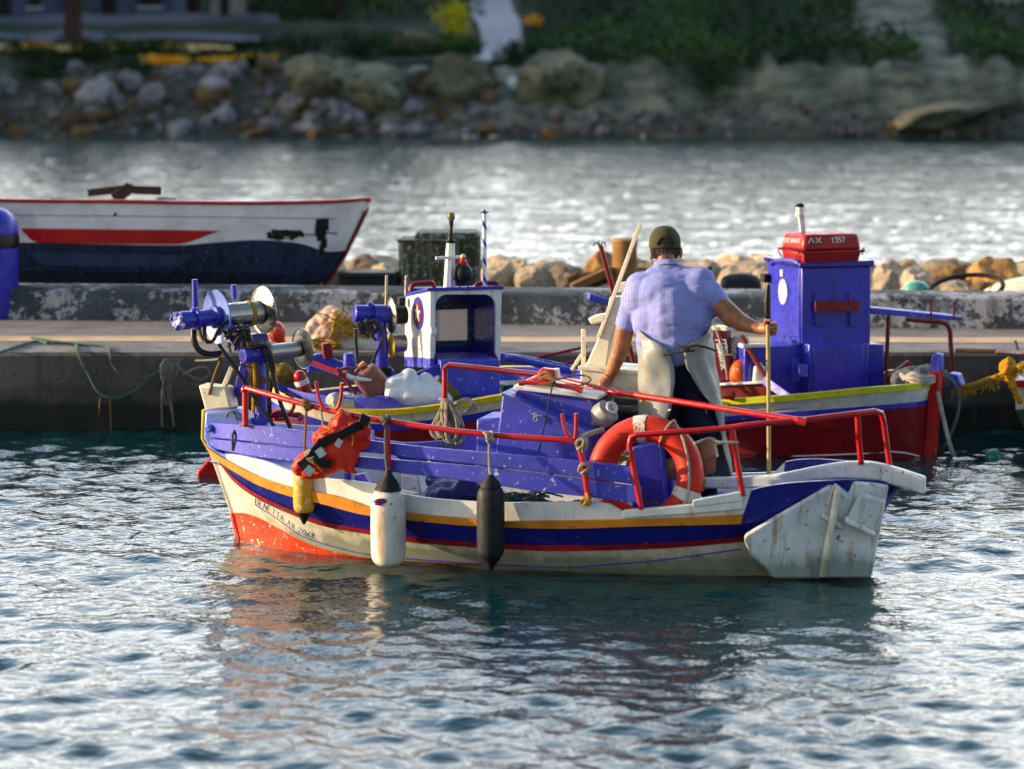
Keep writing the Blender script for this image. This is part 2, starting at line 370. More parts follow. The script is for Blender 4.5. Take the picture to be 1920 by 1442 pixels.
def make_water():
    T1 = fft_tile(512, 8.3, 0.09, 1.6, 0.35, 3, 0.6); T2 = fft_tile(512, 17.9, 0.5, 5.0, 1.5, 5)
    nx, ny = 560, 820
    a, b = 1/math.sqrt(9.0), 1/math.sqrt(88.0)
    Y = 1/np.linspace(a, b, ny)**2; s = np.linspace(-1, 1, nx)
    hw = 0.235*Y+2.6; X = s[None, :]*hw[:, None]; YY = np.repeat(Y[:, None], nx, 1)
    amp = np.interp(Y, [9, 16, 24, 32, 45, 88], [0.15, 0.148, 0.135, 0.13, 0.135, 0.15])[:, None]
    lee = 1-0.45*np.exp(-((YY-16.6)/1.5)**2)*np.exp(-((X-0.6)/2.6)**2)      # calmer close to the hull
    Z = (0.82*sample(T1, 8.3, X, YY)+0.17*sample(T2, 17.9, X*0.93+YY*0.2, YY))*amp*lee
    Z *= np.interp(Y, [80, 86], [1, 0.2])[:, None]
    v = np.stack([X, YY, Z], -1).reshape(-1, 3)
    I = np.arange(nx*ny).reshape(ny, nx); q = np.stack([I[:-1, :-1], I[:-1, 1:], I[1:, 1:], I[1:, :-1]], -1).reshape(-1, 4)
    base = len(v)                                                           # flat skirt out to the horizon and back under the viewer
    far = np.array([(-900, -60, -0.05), (900, -60, -0.05), (900, 9, -0.05), (-900, 9, -0.05), (-900, 88, -0.05), (900, 88, -0.05), (900, 900, -0.05), (-900, 900, -0.05)], float)
    v = np.vstack([v, far])
    me = bpy.data.meshes.new("water")
    ex = [(base, base+1, base+2, base+3), (base+3, base+2, I[0, -1], I[0, 0]), (base+4, base+5, base+6, base+7),
          (base+3, I[0, 0], I[-1, 0], base+4), (I[0, -1], base+2, base+5, I[-1, -1])]
    nf = len(q)+len(ex)
    me.vertices.add(len(v)); me.vertices.foreach_set("co", v.ravel())
    li = np.concatenate([q.ravel(), np.array(ex).ravel()]).astype(np.int32)
    me.loops.add(len(li)); me.loops.foreach_set("vertex_index", li)
    me.polygons.add(nf); me.polygons.foreach_set("loop_start", np.arange(0, nf*4, 4, dtype=np.int32))
    me.polygons.foreach_set("use_smooth", np.ones(nf, bool)); me.update(calc_edges=True); me.validate()
    m, t, N, L, B = nt("sea_water"); p = tc(N, True)
    B.inputs["Base Color"].default_value = (0.001, 0.023, 0.029, 1); B.inputs["Roughness"].default_value = 0.07
    B.inputs["IOR"].default_value = 1.45
    sx = N.new("ShaderNodeSeparateXYZ"); L.new(p, sx.inputs[0]); mr = N.new("ShaderNodeMapRange"); L.new(sx.outputs[1], mr.inputs[0]); mr.inputs[1].default_value = 24; mr.inputs[2].default_value = 70; mr.inputs[3].default_value = 0.07; mr.inputs[4].default_value = 0.13   # ripples too small to resolve far out
    L.new(mr.outputs[0], B.inputs["Roughness"])
    n1 = nz(N, L, p, 1.0, 3, 0.55, (4, 7, 1)); n2 = nz(N, L, p, 1.0, 2, 0.5, (11, 18, 1))
    ad = N.new("ShaderNodeMath"); ad.operation = 'MULTIPLY_ADD'; L.new(n2, ad.inputs[0]); ad.inputs[1].default_value = 0.3; L.new(n1, ad.inputs[2])
    bump(N, L, B, ad.outputs[0], 0.05, 0.35)
    me.materials.append(m)
    o = bpy.data.objects.new("water", me); COL.objects.link(o); tag(o, kind="structure")
make_water()
mb = MB(); mb.obox((-900, -60, -6), (1800, 0, 0), (0, 960, 0), (0, 0, 0.5))
mb.build("seabed", plain("sea_floor", (0.03, 0.05, 0.05), 0.9)).__setitem__("kind", "structure")

# ---- concrete of the quay and the low wall
def concrete(name, col, dark, pale, stain=0.5, damp=False):
    m, t, N, L, B = nt(name); v = tc(N, True)
    c = mix(N, L, ramp(N, L, nz(N, L, v, 1.3, 8, 0.65), [(0.35, 0.0), (0.68, 1.0)]), col, dark)
    k1 = N.new('ShaderNodeMath'); k1.operation = 'MULTIPLY_ADD'; L.new(nz(N, L, v, 1.7, 5, 0.6), k1.inputs[0]); k1.inputs[1].default_value = 0.9; L.new(nz(N, L, v, 15, 8, 0.78), k1.inputs[2])
    c = mix(N, L, ramp(N, L, k1.outputs[0], [(stain+.45, 0.0), (stain+0.52, 0.8)]), c, pale)
    c = mix(N, L, ramp(N, L, nz(N, L, v, 34, 4, 0.7), [(0.58, 0.0), (0.66, 0.7)]), c, dk(dark, 0.4))
    if damp:                                        # algae and damp below the tide mark
        sx = N.new("ShaderNodeSeparateXYZ"); L.new(v, sx.inputs[0])
        ad = N.new("ShaderNodeMath"); ad.operation = 'MULTIPLY_ADD'; L.new(nz(N, L, v, 3.5, 6), ad.inputs[0]); ad.inputs[1].default_value = -0.22; L.new(sx.outputs[2], ad.inputs[2])
        c = mix(N, L, ramp(N, L, ad.outputs[0], [(0.10, 1.0), (0.20, 0.0)]), c, (0.006, 0.010, 0.008))
        c = mix(N, L, ramp(N, L, ad.outputs[0], [(0.17, 0.0), (0.2, 0.55), (0.27, 0.0)]), c, (0.02, 0.02, 0.016))
    c = mix(N, L, ramp(N, L, nz(N, L, v, 1.0, 6, 0.65, (5, 5, .5)), [(0.50, 0.0), (0.66, 0.6)]), c, dk(dark, 0.5))   # drips
    s2 = N.new("ShaderNodeSeparateXYZ"); L.new(v, s2.inputs[0]); fr_ = N.new("ShaderNodeMath"); fr_.operation = 'MULTIPLY_ADD'; L.new(s2.outputs[0], fr_.inputs[0]); fr_.inputs[1].default_value = 0.43; L.new(nz(N, L, v, 6, 3), fr_.inputs[2])
    f2 = N.new("ShaderNodeMath"); f2.operation = 'FRACT'; L.new(fr_.outputs[0], f2.inputs[0]); c = mix(N, L, ramp(N, L, f2.outputs[0], [(0.0, 0.8), (0.006, 0.8), (0.012, 0.0)]), c, dk(dark, 0.3))   # joints
    L.new(c, B.inputs["Base Color"]); B.inputs["Roughness"].default_value = 0.92
    bump(N, L, B, nz(N, L, v, 30, 8, 0.7), 0.02, 0.7); return m
M['quaytop'] = concrete("quay_deck_concrete", (0.22, 0.19, 0.185), (0.12, 0.105, 0.11), (0.30, 0.27, 0.25), 0.60)
M['quayface'] = concrete("quay_face_concrete", (0.13, 0.11, 0.10), (0.05, 0.045, 0.045), (0.20, 0.18, 0.17), 0.64, True)
M['wall'] = concrete("wall_concrete", (0.060, 0.075, 0.095), (0.018, 0.026, 0.034), (0.40, 0.40, 0.44), 0.535)
QY = 24.05; QZ = 0.655
def rough_slab(x0, x1, y0, y1f, z0, z1, name, mats, seed, nx=160, jag=0.012):
    """slab with a slightly broken front edge: front face, top"""
    r = random.Random(seed); rows = []
    for i in range(nx+1):
        x = x0+(x1-x0)*i/nx; j = mnoise.noise((x*2.3, seed, 0))*jag*2+r.uniform(-jag, jag)*0.6; yb = y1f(x)
        rows.append([V(x, y0+0.02+j*0.3, z0), V(x, y0-0.03+j, z0+(z1-z0)*0.83), V(x, y0+.015+j*1.6, z0+(z1-z0)*0.85), V(x, y0+j*0.8, z1-0.035), V(x, y0+0.02+abs(j), z1-0.006), V(x, y0+0.06, z1), V(x, yb, z1), V(x, yb, z0)])
    mb = MB(); n = 8
    vs = [p for rr in rows for p in rr]
    for k in range(n-1):
        mb.m += [1 if k >= 4 else 0]*nx
        mb.f += [(i*n+k, (i+1)*n+k, (i+1)*n+k+1, i*n+k+1) for i in range(nx)]
    mb.v = [tuple(p) for p in vs]
    mb.f += [tuple(range(n)), tuple(nx*n+k for k in range(n-1, -1, -1))]; mb.m += [0, 0]
    return mb.build(name, mats, sharp=30)
wallY = lambda x: 26.2-0.085*x+0.0
tag(rough_slab(-26, 26, QY, lambda x: 30.4, -2.0, QZ, "quay", [M['quayface'], M['quaytop']], 4), kind="structure")
# pale sheet painted as a streak of sunlight along the deck
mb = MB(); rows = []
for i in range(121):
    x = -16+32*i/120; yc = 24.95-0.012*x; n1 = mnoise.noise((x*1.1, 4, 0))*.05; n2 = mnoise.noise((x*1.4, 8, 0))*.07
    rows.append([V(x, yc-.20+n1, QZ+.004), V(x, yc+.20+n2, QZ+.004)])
mb.loft(rows, closed=False, caps=False); tag(mb.build("sun_streak", plain("painted_sun_streak", (0.62, 0.42, 0.24), 0.9, 0.6, sc=3)), kind="structure")
# low wall along the back of the quay
mb = MB(); rows = []
for i in range(161):
    x = -16+32*i/160; y = wallY(x); j = mnoise.noise((x*3, 1.5, 0))*0.018
    rows.append([V(x, y-0.02+j, QZ-0.02), V(x, y+j*1.4, QZ+0.12), V(x, y+0.01+j, 0.92+j*0.4), V(x, y+0.05, 0.945+j*0.4), V(x, y+0.55, 0.945), V(x, y+0.55, QZ-0.02)])
mb.loft(rows, closed=False, caps=False)
mb.add([rows[0][k] for k in range(6)], [(0,1,2,3,4,5)]); mb.add([rows[-1][k] for k in range(6)], [(5,4,3,2,1,0)])
o = mb.build("low_wall", M['wall'], sharp=30); tag(o, "low stained concrete wall with flaking white paint along the back of the quay", "wall")

# ---- boulders
def rockmat(name, col, dark, pale, moss=None):
    m, t, N, L, B = nt(name); v = tc(N)
    oi = N.new("ShaderNodeObjectInfo")
    c = mix(N, L, ramp(N, L, nz(N, L, v, 1.6, 8, 0.65), [(0.32, 0.0), (0.70, 1.0)]), dark, col)
    c = mix(N, L, ramp(N, L, nz(N, L, v, 5.0, 8, 0.7), [(0.50, 0.0), (0.66, 0.8)]), c, pale)
    if moss: c = mix(N, L, ramp(N, L, nz(N, L, v, 2.4, 6, 0.7), [(0.52, 0.0), (0.60, 1.0)]), c, moss)
    hs = N.new("ShaderNodeHueSaturation"); L.new(c, hs.inputs["Color"]); hs.inputs["Hue"].default_value = 0.5
    L.new(ramp(N, L, oi.outputs["Random"], [(0.0, 0.55), (0.45, 0.95), (1.0, 1.35)]), hs.inputs["Value"])
    L.new(hs.outputs[0], B.inputs["Base Color"]); B.inputs["Roughness"].default_value = 0.92
    bump(N, L, B, nz(N, L, v, 7, 10, 0.72), 0.09, 0.9); return m
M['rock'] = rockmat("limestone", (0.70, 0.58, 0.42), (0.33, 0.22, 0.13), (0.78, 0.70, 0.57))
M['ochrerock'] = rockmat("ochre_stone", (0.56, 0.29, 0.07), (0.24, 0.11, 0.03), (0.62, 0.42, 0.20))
M['bankrock'] = rockmat("shore_stone", (0.28, 0.27, 0.31), (0.05, 0.048, 0.045), (0.55, 0.55, 0.64))
M['brownrock'] = rockmat("brown_shore_stone", (0.16, 0.09, 0.03), (0.05, 0.035, 0.015), (0.30, 0.19, 0.06))
def rock_mesh(name, seed, mat, cuts=9, sub=4):
    r = random.Random(seed); bm = bmesh.new(); bmesh.ops.create_icosphere(bm, subdivisions=sub, radius=1)
    pl_ = [(Vector((r.gauss(0,1), r.gauss(0,1), r.gauss(0,1))).normalized(), r.uniform(0.58, 0.9)) for _ in range(cuts)]
    for v in bm.verts:
        p = v.co.copy()
        for n, d in pl_:
            k = p.dot(n)-d
            if k > 0: p -= n*k*0.99
        o = Vector((seed*3.1, 0, 0))
        p *= 1+0.11*mnoise.noise(p*1.6+o)+0.10*mnoise.noise(p*3.6+o)+0.05*mnoise.noise(p*8+o)+0.02*mnoise.noise(p*18+o)
        v.co = p
    me = bpy.data.meshes.new(name); bm.to_mesh(me); bm.free(); me.materials.append(mat)
    me.polygons.foreach_set("use_smooth", [True]*len(me.polygons)); me.set_sharp_from_angle(angle=math.radians(24)); return me
def put_rock(mesh, name, c, sx, sy, sz, seed, label, group=None):
    r = random.Random(seed); o = bpy.data.objects.new(name, mesh); COL.objects.link(o); o.location = c
    o.rotation_euler = (r.uniform(-0.35, 0.35), r.uniform(-0.35, 0.35), r.uniform(0, 6.28)); o.scale = (sx, sy, sz)
    return tag(o, label, "rock", group)
RM = [rock_mesh("boulder", 11+i, M['rock']) for i in range(6)]
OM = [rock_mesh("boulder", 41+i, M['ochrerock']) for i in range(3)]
# the ones the photo shows: px, top row, bottom row, width, depth, ochre?, label
BW = [(622, 492, 560, 92, 27.4, 0, "pale boulder just right of the white boat's stem, behind the black crate"),
 (690, 486, 540, 110, 28.0, 0, "wide pale boulder peeking out above the black crate"),
 (722, 498, 545, 60, 27.6, 0, "small pale boulder squeezed between black crate and green tank"),
 (936, 484, 552, 70, 27.5, 0, "tall tilted boulder beside the blue and white striped pole"),
 (962, 490, 520, 80, 28.6, 0, "boulder set back behind the tilted one by the striped pole"),
 (1006, 498, 556, 92, 27.3, 0, "large rounded cream boulder in front, midway between striped pole and brown bollard"),
 (1048, 500, 545, 70, 27.9, 0, "flat topped boulder behind the broken timbers"),
 (955, 540, 556, 90, 27.1, 0, "low slab of stone lying on the wall below the cream boulder"),
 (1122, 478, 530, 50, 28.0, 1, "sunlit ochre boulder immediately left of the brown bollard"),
 (1318, 486, 530, 74, 28.0, 0, "grey white boulder directly right of the man's shoulder"),
 (1392, 496, 545, 120, 27.9, 0, "broad pale boulder above the black drum behind the wall"),
 (1440, 500, 548, 60, 27.6, 0, "boulder half hidden by the blue cabin's left edge"),
 (1672, 494, 540, 70, 28.2, 0, "pale boulder rising right behind the blue cabin"),
 (1658, 512, 562, 56, 27.2, 0, "shaded grey boulder touching the blue cabin's right edge"),
 (1715, 506, 560, 66, 27.7, 0, "angular boulder standing behind the green bottle float"),
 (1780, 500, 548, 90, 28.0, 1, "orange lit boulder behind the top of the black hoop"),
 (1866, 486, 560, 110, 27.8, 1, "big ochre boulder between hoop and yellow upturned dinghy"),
 (1790, 528, 566, 80, 27.1, 0, "pale stone seen through the black hoop"),
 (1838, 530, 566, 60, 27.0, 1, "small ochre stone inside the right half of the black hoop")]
for i, (px, t, b_, w, Y, oc, lab) in enumerate(BW):
    Y += 1.0; c = P(px, (t+b_)/2+6, Y); sc = Y/FPX; hw = w/2*sc; hh = (b_-t)/2*sc*1.25
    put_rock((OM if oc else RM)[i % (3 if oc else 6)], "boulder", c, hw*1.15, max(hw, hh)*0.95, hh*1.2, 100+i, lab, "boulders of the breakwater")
r = random.Random(5)
for i in range(34):
    px = 560+1400*i/33+r.uniform(-15, 15); Y = 29.7+r.uniform(-0.2, 0.4)
    c = P(px, 528+r.uniform(-4, 10), Y); s = r.uniform(0.20, 0.34)
    put_rock(RM[i % 6], "boulder", c, s*1.25, s, s*0.85, 300+i, "pale boulder in the rear row of the breakwater against the far water", "rear boulders of the breakwater")

# ---- far shore
def sm(a, b, x): t = max(0, min(1, (x-a)/(b-a))); return t*t*(3-2*t)
def ground_z(x, y):
    """bank rises from the water, levels off into a road terrace on the left, climbs into a wooded hill on the right"""
    n = mnoise.noise((x*0.16, y*0.16, 0))*0.5+mnoise.noise((x*0.5, y*0.5, 3))*0.22
    px = CX+FPX*x/y
    sh = 80.3+0.7*mnoise.noise((x*0.25, 7, 0)); d = y-sh
    right = sm(900, 1250, px)
    cliff = sm(520, 640, px)*0.45
    z = -0.7+2.5*sm(-0.8, 4.2-1.8*cliff-0.2*right, d)*(1-right)+right*(1.2*sm(-.6, 1.2, d)+1.5*sm(1.3, 2.3, d+.5*mnoise.noise((x*.6, 2, 5))))+0.35*sm(4, 9, d)
    z += (1-right)*(0.95*sm(9.5, 13, d)+0.4*sm(20, 30, d)+4.0*sm(22, 34, d))
    z += right*(6.0*sm(5.5, 26, d)+5*sm(20, 55, d)) + sm(520, 850, px)*(1-right)*1.5*sm(13, 24, d)
    z -= right*sm(1250, 1900, px)*0.35*sm(2, 6, d)*0
    z += sm(500, 640, px)*sm(.6, 1.6, d)*(1-sm(5, 8, d))*(.55*abs(mnoise.noise((x*.9, y*.35, 11)))+.35*mnoise.noise((x*2.1, y*.9, 12))-.1)
    z += 24*sm(-21, -42, x)*sm(0, 8, d)  # unseen headland beyond the left edge, added to shade the bank
    return z+n*(0.35+0.5*sm(6, 20, d)*right)
def veg_at(x, y):
    px = CX+FPX*x/y; d = y-80.3
    n = mnoise.noise((x*0.22, y*0.3, 9))+0.5*mnoise.noise((x*0.7, y*0.7, 4))
    v = sm(4.2, 6.5, d+n*1.2)*(1-sm(950, 1150, px))+sm(950, 1150, px)*sm(1.9, 2.8, d+n*.9)
    gul = abs(px-(1745-(d-6)*9))                              # bare gully on the right slope
    v *= 1-0.95*(1-sm(15, 60, gul+n*25))*sm(1500, 1600, px)
    v *= 1-0.9*(1-sm(20, 42, math.hypot(px-1632, (d-11)*9)+n*12))
    v *= 1-0.9*(1-sm(10, 70, abs(px-1880)+n*30))*sm(8, 14, d)
    path = abs(px-(945-(d-8)*0.6)); v *= 1-(1-sm(22, 34, path))*sm(7, 9, d)
    return v
def make_shore():
    nx, ny = 445, 140; xs = np.concatenate([np.linspace(-70, -21, 45), np.linspace(-20.7, 40, 400)]); ys = 78+(np.linspace(0, 1, ny)**1.7)*82
    vs = [(x*(y/80)**0.6, y, ground_z(x*(y/80)**0.6, y)) for y in ys for x in xs]
    fs = [(j*nx+i, j*nx+i+1, (j+1)*nx+i+1, (j+1)*nx+i) for j in range(ny-1) for i in range(nx-1)]
    me = bpy.data.meshes.new("far_shore"); me.from_pydata(vs, [], fs); me.polygons.foreach_set("use_smooth", [True]*len(fs))
    at = me.attributes.new("growth", 'FLOAT', 'POINT'); at.data.foreach_set("value", [veg_at(v[0], v[1]) for v in vs])
    at = me.attributes.new("bare", 'FLOAT', 'POINT'); at.data.foreach_set("value", [sm(540, 640, CX+FPX*v[0]/v[1])*sm(.5, 1.1, v[1]-80.3) for v in vs])
    m, t, N, L, B = nt("shore_ground"); p = tc(N, True)
    a = N.new("ShaderNodeAttribute"); a.attribute_name = "growth"
    c = mix(N, L, ramp(N, L, nz(N, L, p, 0.9, 8, 0.7), [(0.35, 0.0), (0.65, 1.0)]), (0.022, 0.022, 0.015), (0.15, 0.15, 0.105))
    c = mix(N, L, ramp(N, L, nz(N, L, p, 1.0, 6, 0.7, (0.5, 0.5, 5)), [(0.45, 0.0), (0.62, 0.6)]), c, (0.035, 0.045, 0.035))
    g = mix(N, L, ramp(N, L, nz(N, L, p, 1.6, 8, 0.7), [(0.4, 0.0), (0.7, 1.0)]), (0.003, 0.016, 0.004), (0.012, 0.044, 0.006))
    a2 = N.new("ShaderNodeAttribute"); a2.attribute_name = "bare"
    pc = mix(N, L, ramp(N, L, nz(N, L, p, 1.0, 8, 0.72, (.9, .9, 2.6)), [(0.38, 0.0), (0.60, 1.0)]), (0.05, 0.055, 0.042), (0.30, 0.31, 0.235))
    c = mix(N, L, a2.outputs["Fac"], c, pc); c = mix(N, L, a.outputs["Fac"], c, g)
    L.new(c, B.inputs["Base Color"]); B.inputs["Roughness"].default_value = 0.95
    bump(N, L, B, nz(N, L, p, 2.5, 10, 0.75), 0.3, 0.9); me.materials.append(m)
    o = bpy.data.objects.new("far_shore", me); COL.objects.link(o); tag(o, kind="structure")
make_shore()
def gz(px, Y): x = (px-CX)*Y/FPX; return V(x, Y, ground_z(x, Y))
BMs = [rock_mesh("shore_boulder", 71+i, M['bankrock'], sub=3) for i in range(5)]+[rock_mesh("shore_boulder", 91+i, M['brownrock'], sub=3) for i in range(3)]
r = random.Random(21)
for i in range(285):
    px = r.uniform(-60, 930) if i < 240 else r.uniform(900, 1980); Y = 80.5+r.uniform(0, 1)**0.8*(3.9 if px < 560 else 2.4 if px < 920 else 1.2)
    c = gz(px, Y); s = r.choice([0.12, 0.16, 0.2, 0.24, 0.32])*r.uniform(0.8, 1.15)*(1 if i < 240 else 0.7)
    put_rock(BMs[r.choice([0,1,2,3,4,0,5,6,7,6,5])], "shore_boulder", c+V(0,0,s*0.35), s*1.2, s, s*0.8, 700+i, "loose boulder of the riprap along the far shore", "riprap boulders on the far shore")
for px, py, rad, lab in ((180, 175, 0.62, "largest pale boulder of the far riprap, ring shaped at the left"), (430, 138, 0.42, "pale boulder sitting highest on the far riprap"), (400, 163, 0.5, "pale boulder just below the highest one of the far riprap"),
    (282, 180, 0.48, "round lavender grey boulder left of centre in the far riprap"), (548, 195, 0.5, "flat topped bright boulder near the foot of the far riprap"), (640, 215, 0.62, "large grey boulder at the water end of the riprap, below the beige cliff")):
    Y = 81.6+(215-py)*0.026; c = P(px, py, Y); put_rock(BMs[1], "shore_boulder", c, rad, rad*0.9, rad*0.8, px, lab, "riprap boulders on the far shore")
# small rubble between them, past counting
r = random.Random(33); mb = MB()
for i in range(1500):
    px = r.uniform(-60, 940) if i < 1100 else r.uniform(940, 1980); Y = 80.4+r.uniform(0, 1)*(4.0 if px < 560 else 2.6 if px < 940 else 1.3); c = gz(px, Y); s = r.uniform(.05, .13)
    q = [c+V(r.uniform(.6,1.2)*s*math.cos(a), r.uniform(.6,1.1)*s*math.sin(a), 0) for a in (0, 1.3, 2.5, 3.8, 5.0)]; t_ = [p+(c-p)*.45+V(0,0,s*r.uniform(.6,1.2)) for p in q]
    mb.add(q+t_, [(0,1,6,5),(1,2,7,6),(2,3,8,7),(3,4,9,8),(4,0,5,9),(5,6,7,8,9)], r.choice([0,0,1]))
tag(mb.build("rubble", [M['bankrock'], M['brownrock']], sharp=20), "small grey and brown rubble filling the bank of the far shore", "rubble", kind="stuff")
# cliff-like outcrops
M['cliff'] = rockmat("sandy_cliff", (0.20, 0.19, 0.12), (0.05, 0.05, 0.03), (0.30, 0.29, 0.19), (0.02, 0.035, 0.012))
CM = [rock_mesh("outcrop", 131+i, M['cliff'], 12, 5) for i in range(3)]
for i, (px, py, w, h_, lab) in enumerate([(1052, 168, 165, 160, "big dome shaped outcrop standing in the middle of the far shore"), (600, 150, 150, 100, "beige cliff face above the riprap, left of the dark slab"),
    (700, 165, 140, 95, "beige cliff face below the dark slab on the far shore"), (850, 160, 150, 110, "sloping beige outcrop left of the white float on the far shore"), 
    (1800, 204, 430, 44, "long pale shelf of layered rock at the right end of the far shore"), (1620, 38, 60, 62, "bare pale rock face showing high on the dark hill")]):
    Y = [82.6, 82.6, 82.5, 82.8, 81.3, 92.0][i]
    c = P(px, py, Y); put_rock(CM[i % 3], "outcrop", c, w/2*Y/FPX*1.1, 1.3, h_/2*Y/FPX*1.1, 5+i, lab)["category"] = "rock outcrop"
    o = COL.objects[-1] if False else None
# dark slab
a = P(708, 112, 83.0); mb = MB(); mb.obox(a, (1.75, 0, 0.05), (0.1, 1.2, 0), (0, 0, -0.2))
tag(mb.build("stone_slab", plain("dark_slab", (0.05, 0.05, 0.06), 0.9), bevel=0.03), "dark flat slab jutting out over the beige cliff on the far shore", "slab")
# round white float on the bank
c = P(962, 160, 82.6); mb = MB(); mb.ell(c, 0.21, 0.21, 0.23); mb.lathe(c+V(0.0,0,0.2), V(0,0,1), [(0,0.05),(0.06,0.04)], 10)
tag(mb.build("float", plain("white_float", (0.8, 0.8, 0.82), 0.4)), "round white float left on the rocks of the far shore", "float")
# foliage
def leafmat(name, c1, c2):
    m, t, N, L, B = nt(name); p = tc(N, True)
    c = mix(N, L, ramp(N, L, nz(N, L, p, 2.2, 5, 0.7), [(0.35, 0.0), (0.68, 1.0)]), c1, c2)
    L.new(c, B.inputs["Base Color"]); B.inputs["Roughness"].default_value = 0.7; B.inputs["Specular IOR Level"].default_value = 0.2; return m
M['leaf'] = leafmat("dark_foliage", (0.003, 0.020, 0.004), (0.010, 0.050, 0.007))
M['leafy'] = leafmat("yellow_foliage", (0.32, 0.32, 0.006), (0.62, 0.54, 0.010))
M['sun_painted'] = leafmat("sun_painted_grass", (0.75, 0.36, 0.008), (0.90, 0.50, 0.02))  # sunlit ground patches: the sunlight is put into this colour
M['leafmid'] = leafmat("green_foliage", (0.010, 0.050, 0.005), (0.045, 0.11, 0.008))
def leaves(mb, c, rx, ry, rz, n, s, r, clumps=7):
    cl = [Vector((r.gauss(0, .42), r.gauss(0, .42), r.gauss(0, .38))) for _ in range(clumps)]
    for _ in range(n):
        k = r.choice(cl); q = k+Vector((r.gauss(0, .26), r.gauss(0, .26), r.gauss(0, .22)))
        p = Vector(c)+V(q.x*rx, q.y*ry, q.z*rz)
        a = Vector((r.gauss(0,1), r.gauss(0,1), r.gauss(0,1))).normalized(); b = a.cross(Vector((r.gauss(0,1), r.gauss(0,1), r.gauss(0,1)))).normalized(); k2 = s*r.uniform(0.6, 1.4)
        mb.add([p-a*k2, p+b*k2*0.5, p+a*k2, p-b*k2*0.5], [(0,1,2,3)])
def bush(px, Y, w, h_, mat, label, n=500, s=0.09, name="bush", group=None, dz=0.0):
    g = gz(px, Y)+V(0,0,dz); rr = random.Random(int(px*7+Y)); t = thing(name, label, "bush", g, group); mb = MB(); leaves(mb, g+V(0,0,h_*0.45), w/2, w/2.6, h_/2, n, s, rr, 9); mb.build("foliage", mat, t)
    st = MB()
    for k in range(4): st.tube(cr([g-V(0,0,.1), g+V(rr.uniform(-.15,.15)*w, rr.uniform(-.1,.1)*w, h_*.3), g+V(rr.uniform(-.35,.35)*w, rr.uniform(-.2,.2)*w, h_*.65)], 4), [0.03*w*(1-0.08*q) for q in range(9)], 5)
    st.build("stem", M['darkwood'], t)
bush(850, 91, 1.5, 1.5, M['leafy'], "bright yellow green bush at the top edge left of the pale ramp", 900, 0.07)
bush(870, 88.5, 1.6, 0.8, M['leafmid'], "green bush in front of the yellow green bush", 700, 0.07)
bush(968, 86.4, 1.5, 0.75, M['leaf'], "dark bush hanging over the top of the dome shaped outcrop", 700, 0.07)
bush(1005, 92, 0.7, 0.5, M['sun_painted'], "tuft painted in sunlight yellow right of the pale ramp", 400, 0.06)
bush(310, 85.3, 1.25, 0.55, M['sun_painted'], "orange yellow sun patch painted on a bush, the largest above the riprap", 900, 0.06)  # stands in for sunlit ground, the light is in its colour
bush(450, 85.5, 1.5, 0.36, M['sun_painted'], "long low strip of orange painted sunlight right of the largest patch", 900, 0.05)
bush(505, 85.6, 0.5, 0.36, M['sun_painted'], "small tuft of orange painted sunlight at the right end of the strip", 300, 0.05)
for i, (px, Y, w, h_, lab) in enumerate([(70, 86.5, 2.6, 0.8, "dark low bush below the yellow verge at the far left"), (180, 86.8, 3.0, 0.9, "dark low bush below the tree trunk"), (290, 87.2, 2.4, 0.8, "dark low bush right of the tree trunk"), (400, 87.4, 2.2, 0.7, "dark bush behind the orange sunlit strip"),
    (480, 84.6, 1.2, 0.5, "small dark bush above the highest riprap boulders"), (560, 88, 2.2, 1.0, "round dark bush above the left end of the beige cliff"), (680, 88.5, 2.4, 1.0, "dark bush above the dark slab"), (760, 87.5, 2.0, 0.7, "low dark bush left of the green one"), (260, 84.3, 1.9, 0.45, "dark creeping bush under the orange yellow one"), (90, 84.4, 1.7, 0.5, "dark creeping bush at the far left of the riprap top"), (620, 97, 5, 3.2, "tall dark bush at the top edge, left of the brown mound"), (500, 98, 5, 3.2, "tall dark bush at the top edge, in front of the sheds")]):
    bush(px, Y, w, h_, M['leaf'], lab, 700, 0.075)
# brown mound, pale ramp, sunlit verge, road
tag(put_rock(BMs[6], "earth_mound", gz(775, 90)+V(0,0,.25), 1.3, 0.9, 0.55, 3, "brown mound of earth left of the yellow green bush"), cat="mound")
mb = MB(); rows = []
for i in range(14):
    Y = 86.6+i*1.1; cxp = 935-(i*0.5)+10*math.sin(i*.5); w = 38+12*(i == 0)
    rows.append([gz(cxp-w, Y)+V(0,0,.10), gz(cxp-w*.3, Y)+V(0,0,.13), gz(cxp+w*.3, Y)+V(0,0,.13), gz(cxp+w, Y)+V(0,0,.10)])
mb.loft(rows, closed=False, caps=False); tag(mb.build("path", plain("pale_ramp_concrete", (0.46, 0.44, 0.48), 0.9)), kind="structure")
mb = MB(); rows = []
for i in range(60):
    px = -120+i*9.5; rows.append([gz(px, 88.8)+V(0,0,.16), gz(px, 90.4)+V(0,0,.22)])
mb.loft(rows, closed=False, caps=False); tag(mb.build("road_verge", plain("sun_painted_verge", (0.72, 0.46, 0.14), 0.9, 0.5, sc=1.2)), kind="structure")  # sunlit road edge, sunlight painted into the yellow
r = random.Random(8); mb = MB()
for k in range(900):
    px = r.uniform(20, 330); Y = r.uniform(88.2, 90.2)
    if mnoise.noise((px*0.02, 2, 0)) > -0.05:
        g = gz(px, Y)+V(0,0,.2); a = V(r.uniform(-.06,.06), r.uniform(-.05,.05), r.uniform(.08,.22)); mb.add([g-V(.02,0,0), g+V(.02,0,0), g+a], [(0,1,2)])
tag(mb.build("sun_painted_grass", M['sun_painted']), "yellow grass painted as sunlit along the verge of the far road", "grass", kind="stuff")  # sun on the verge put into the blade colour
mb = MB(); rows = []
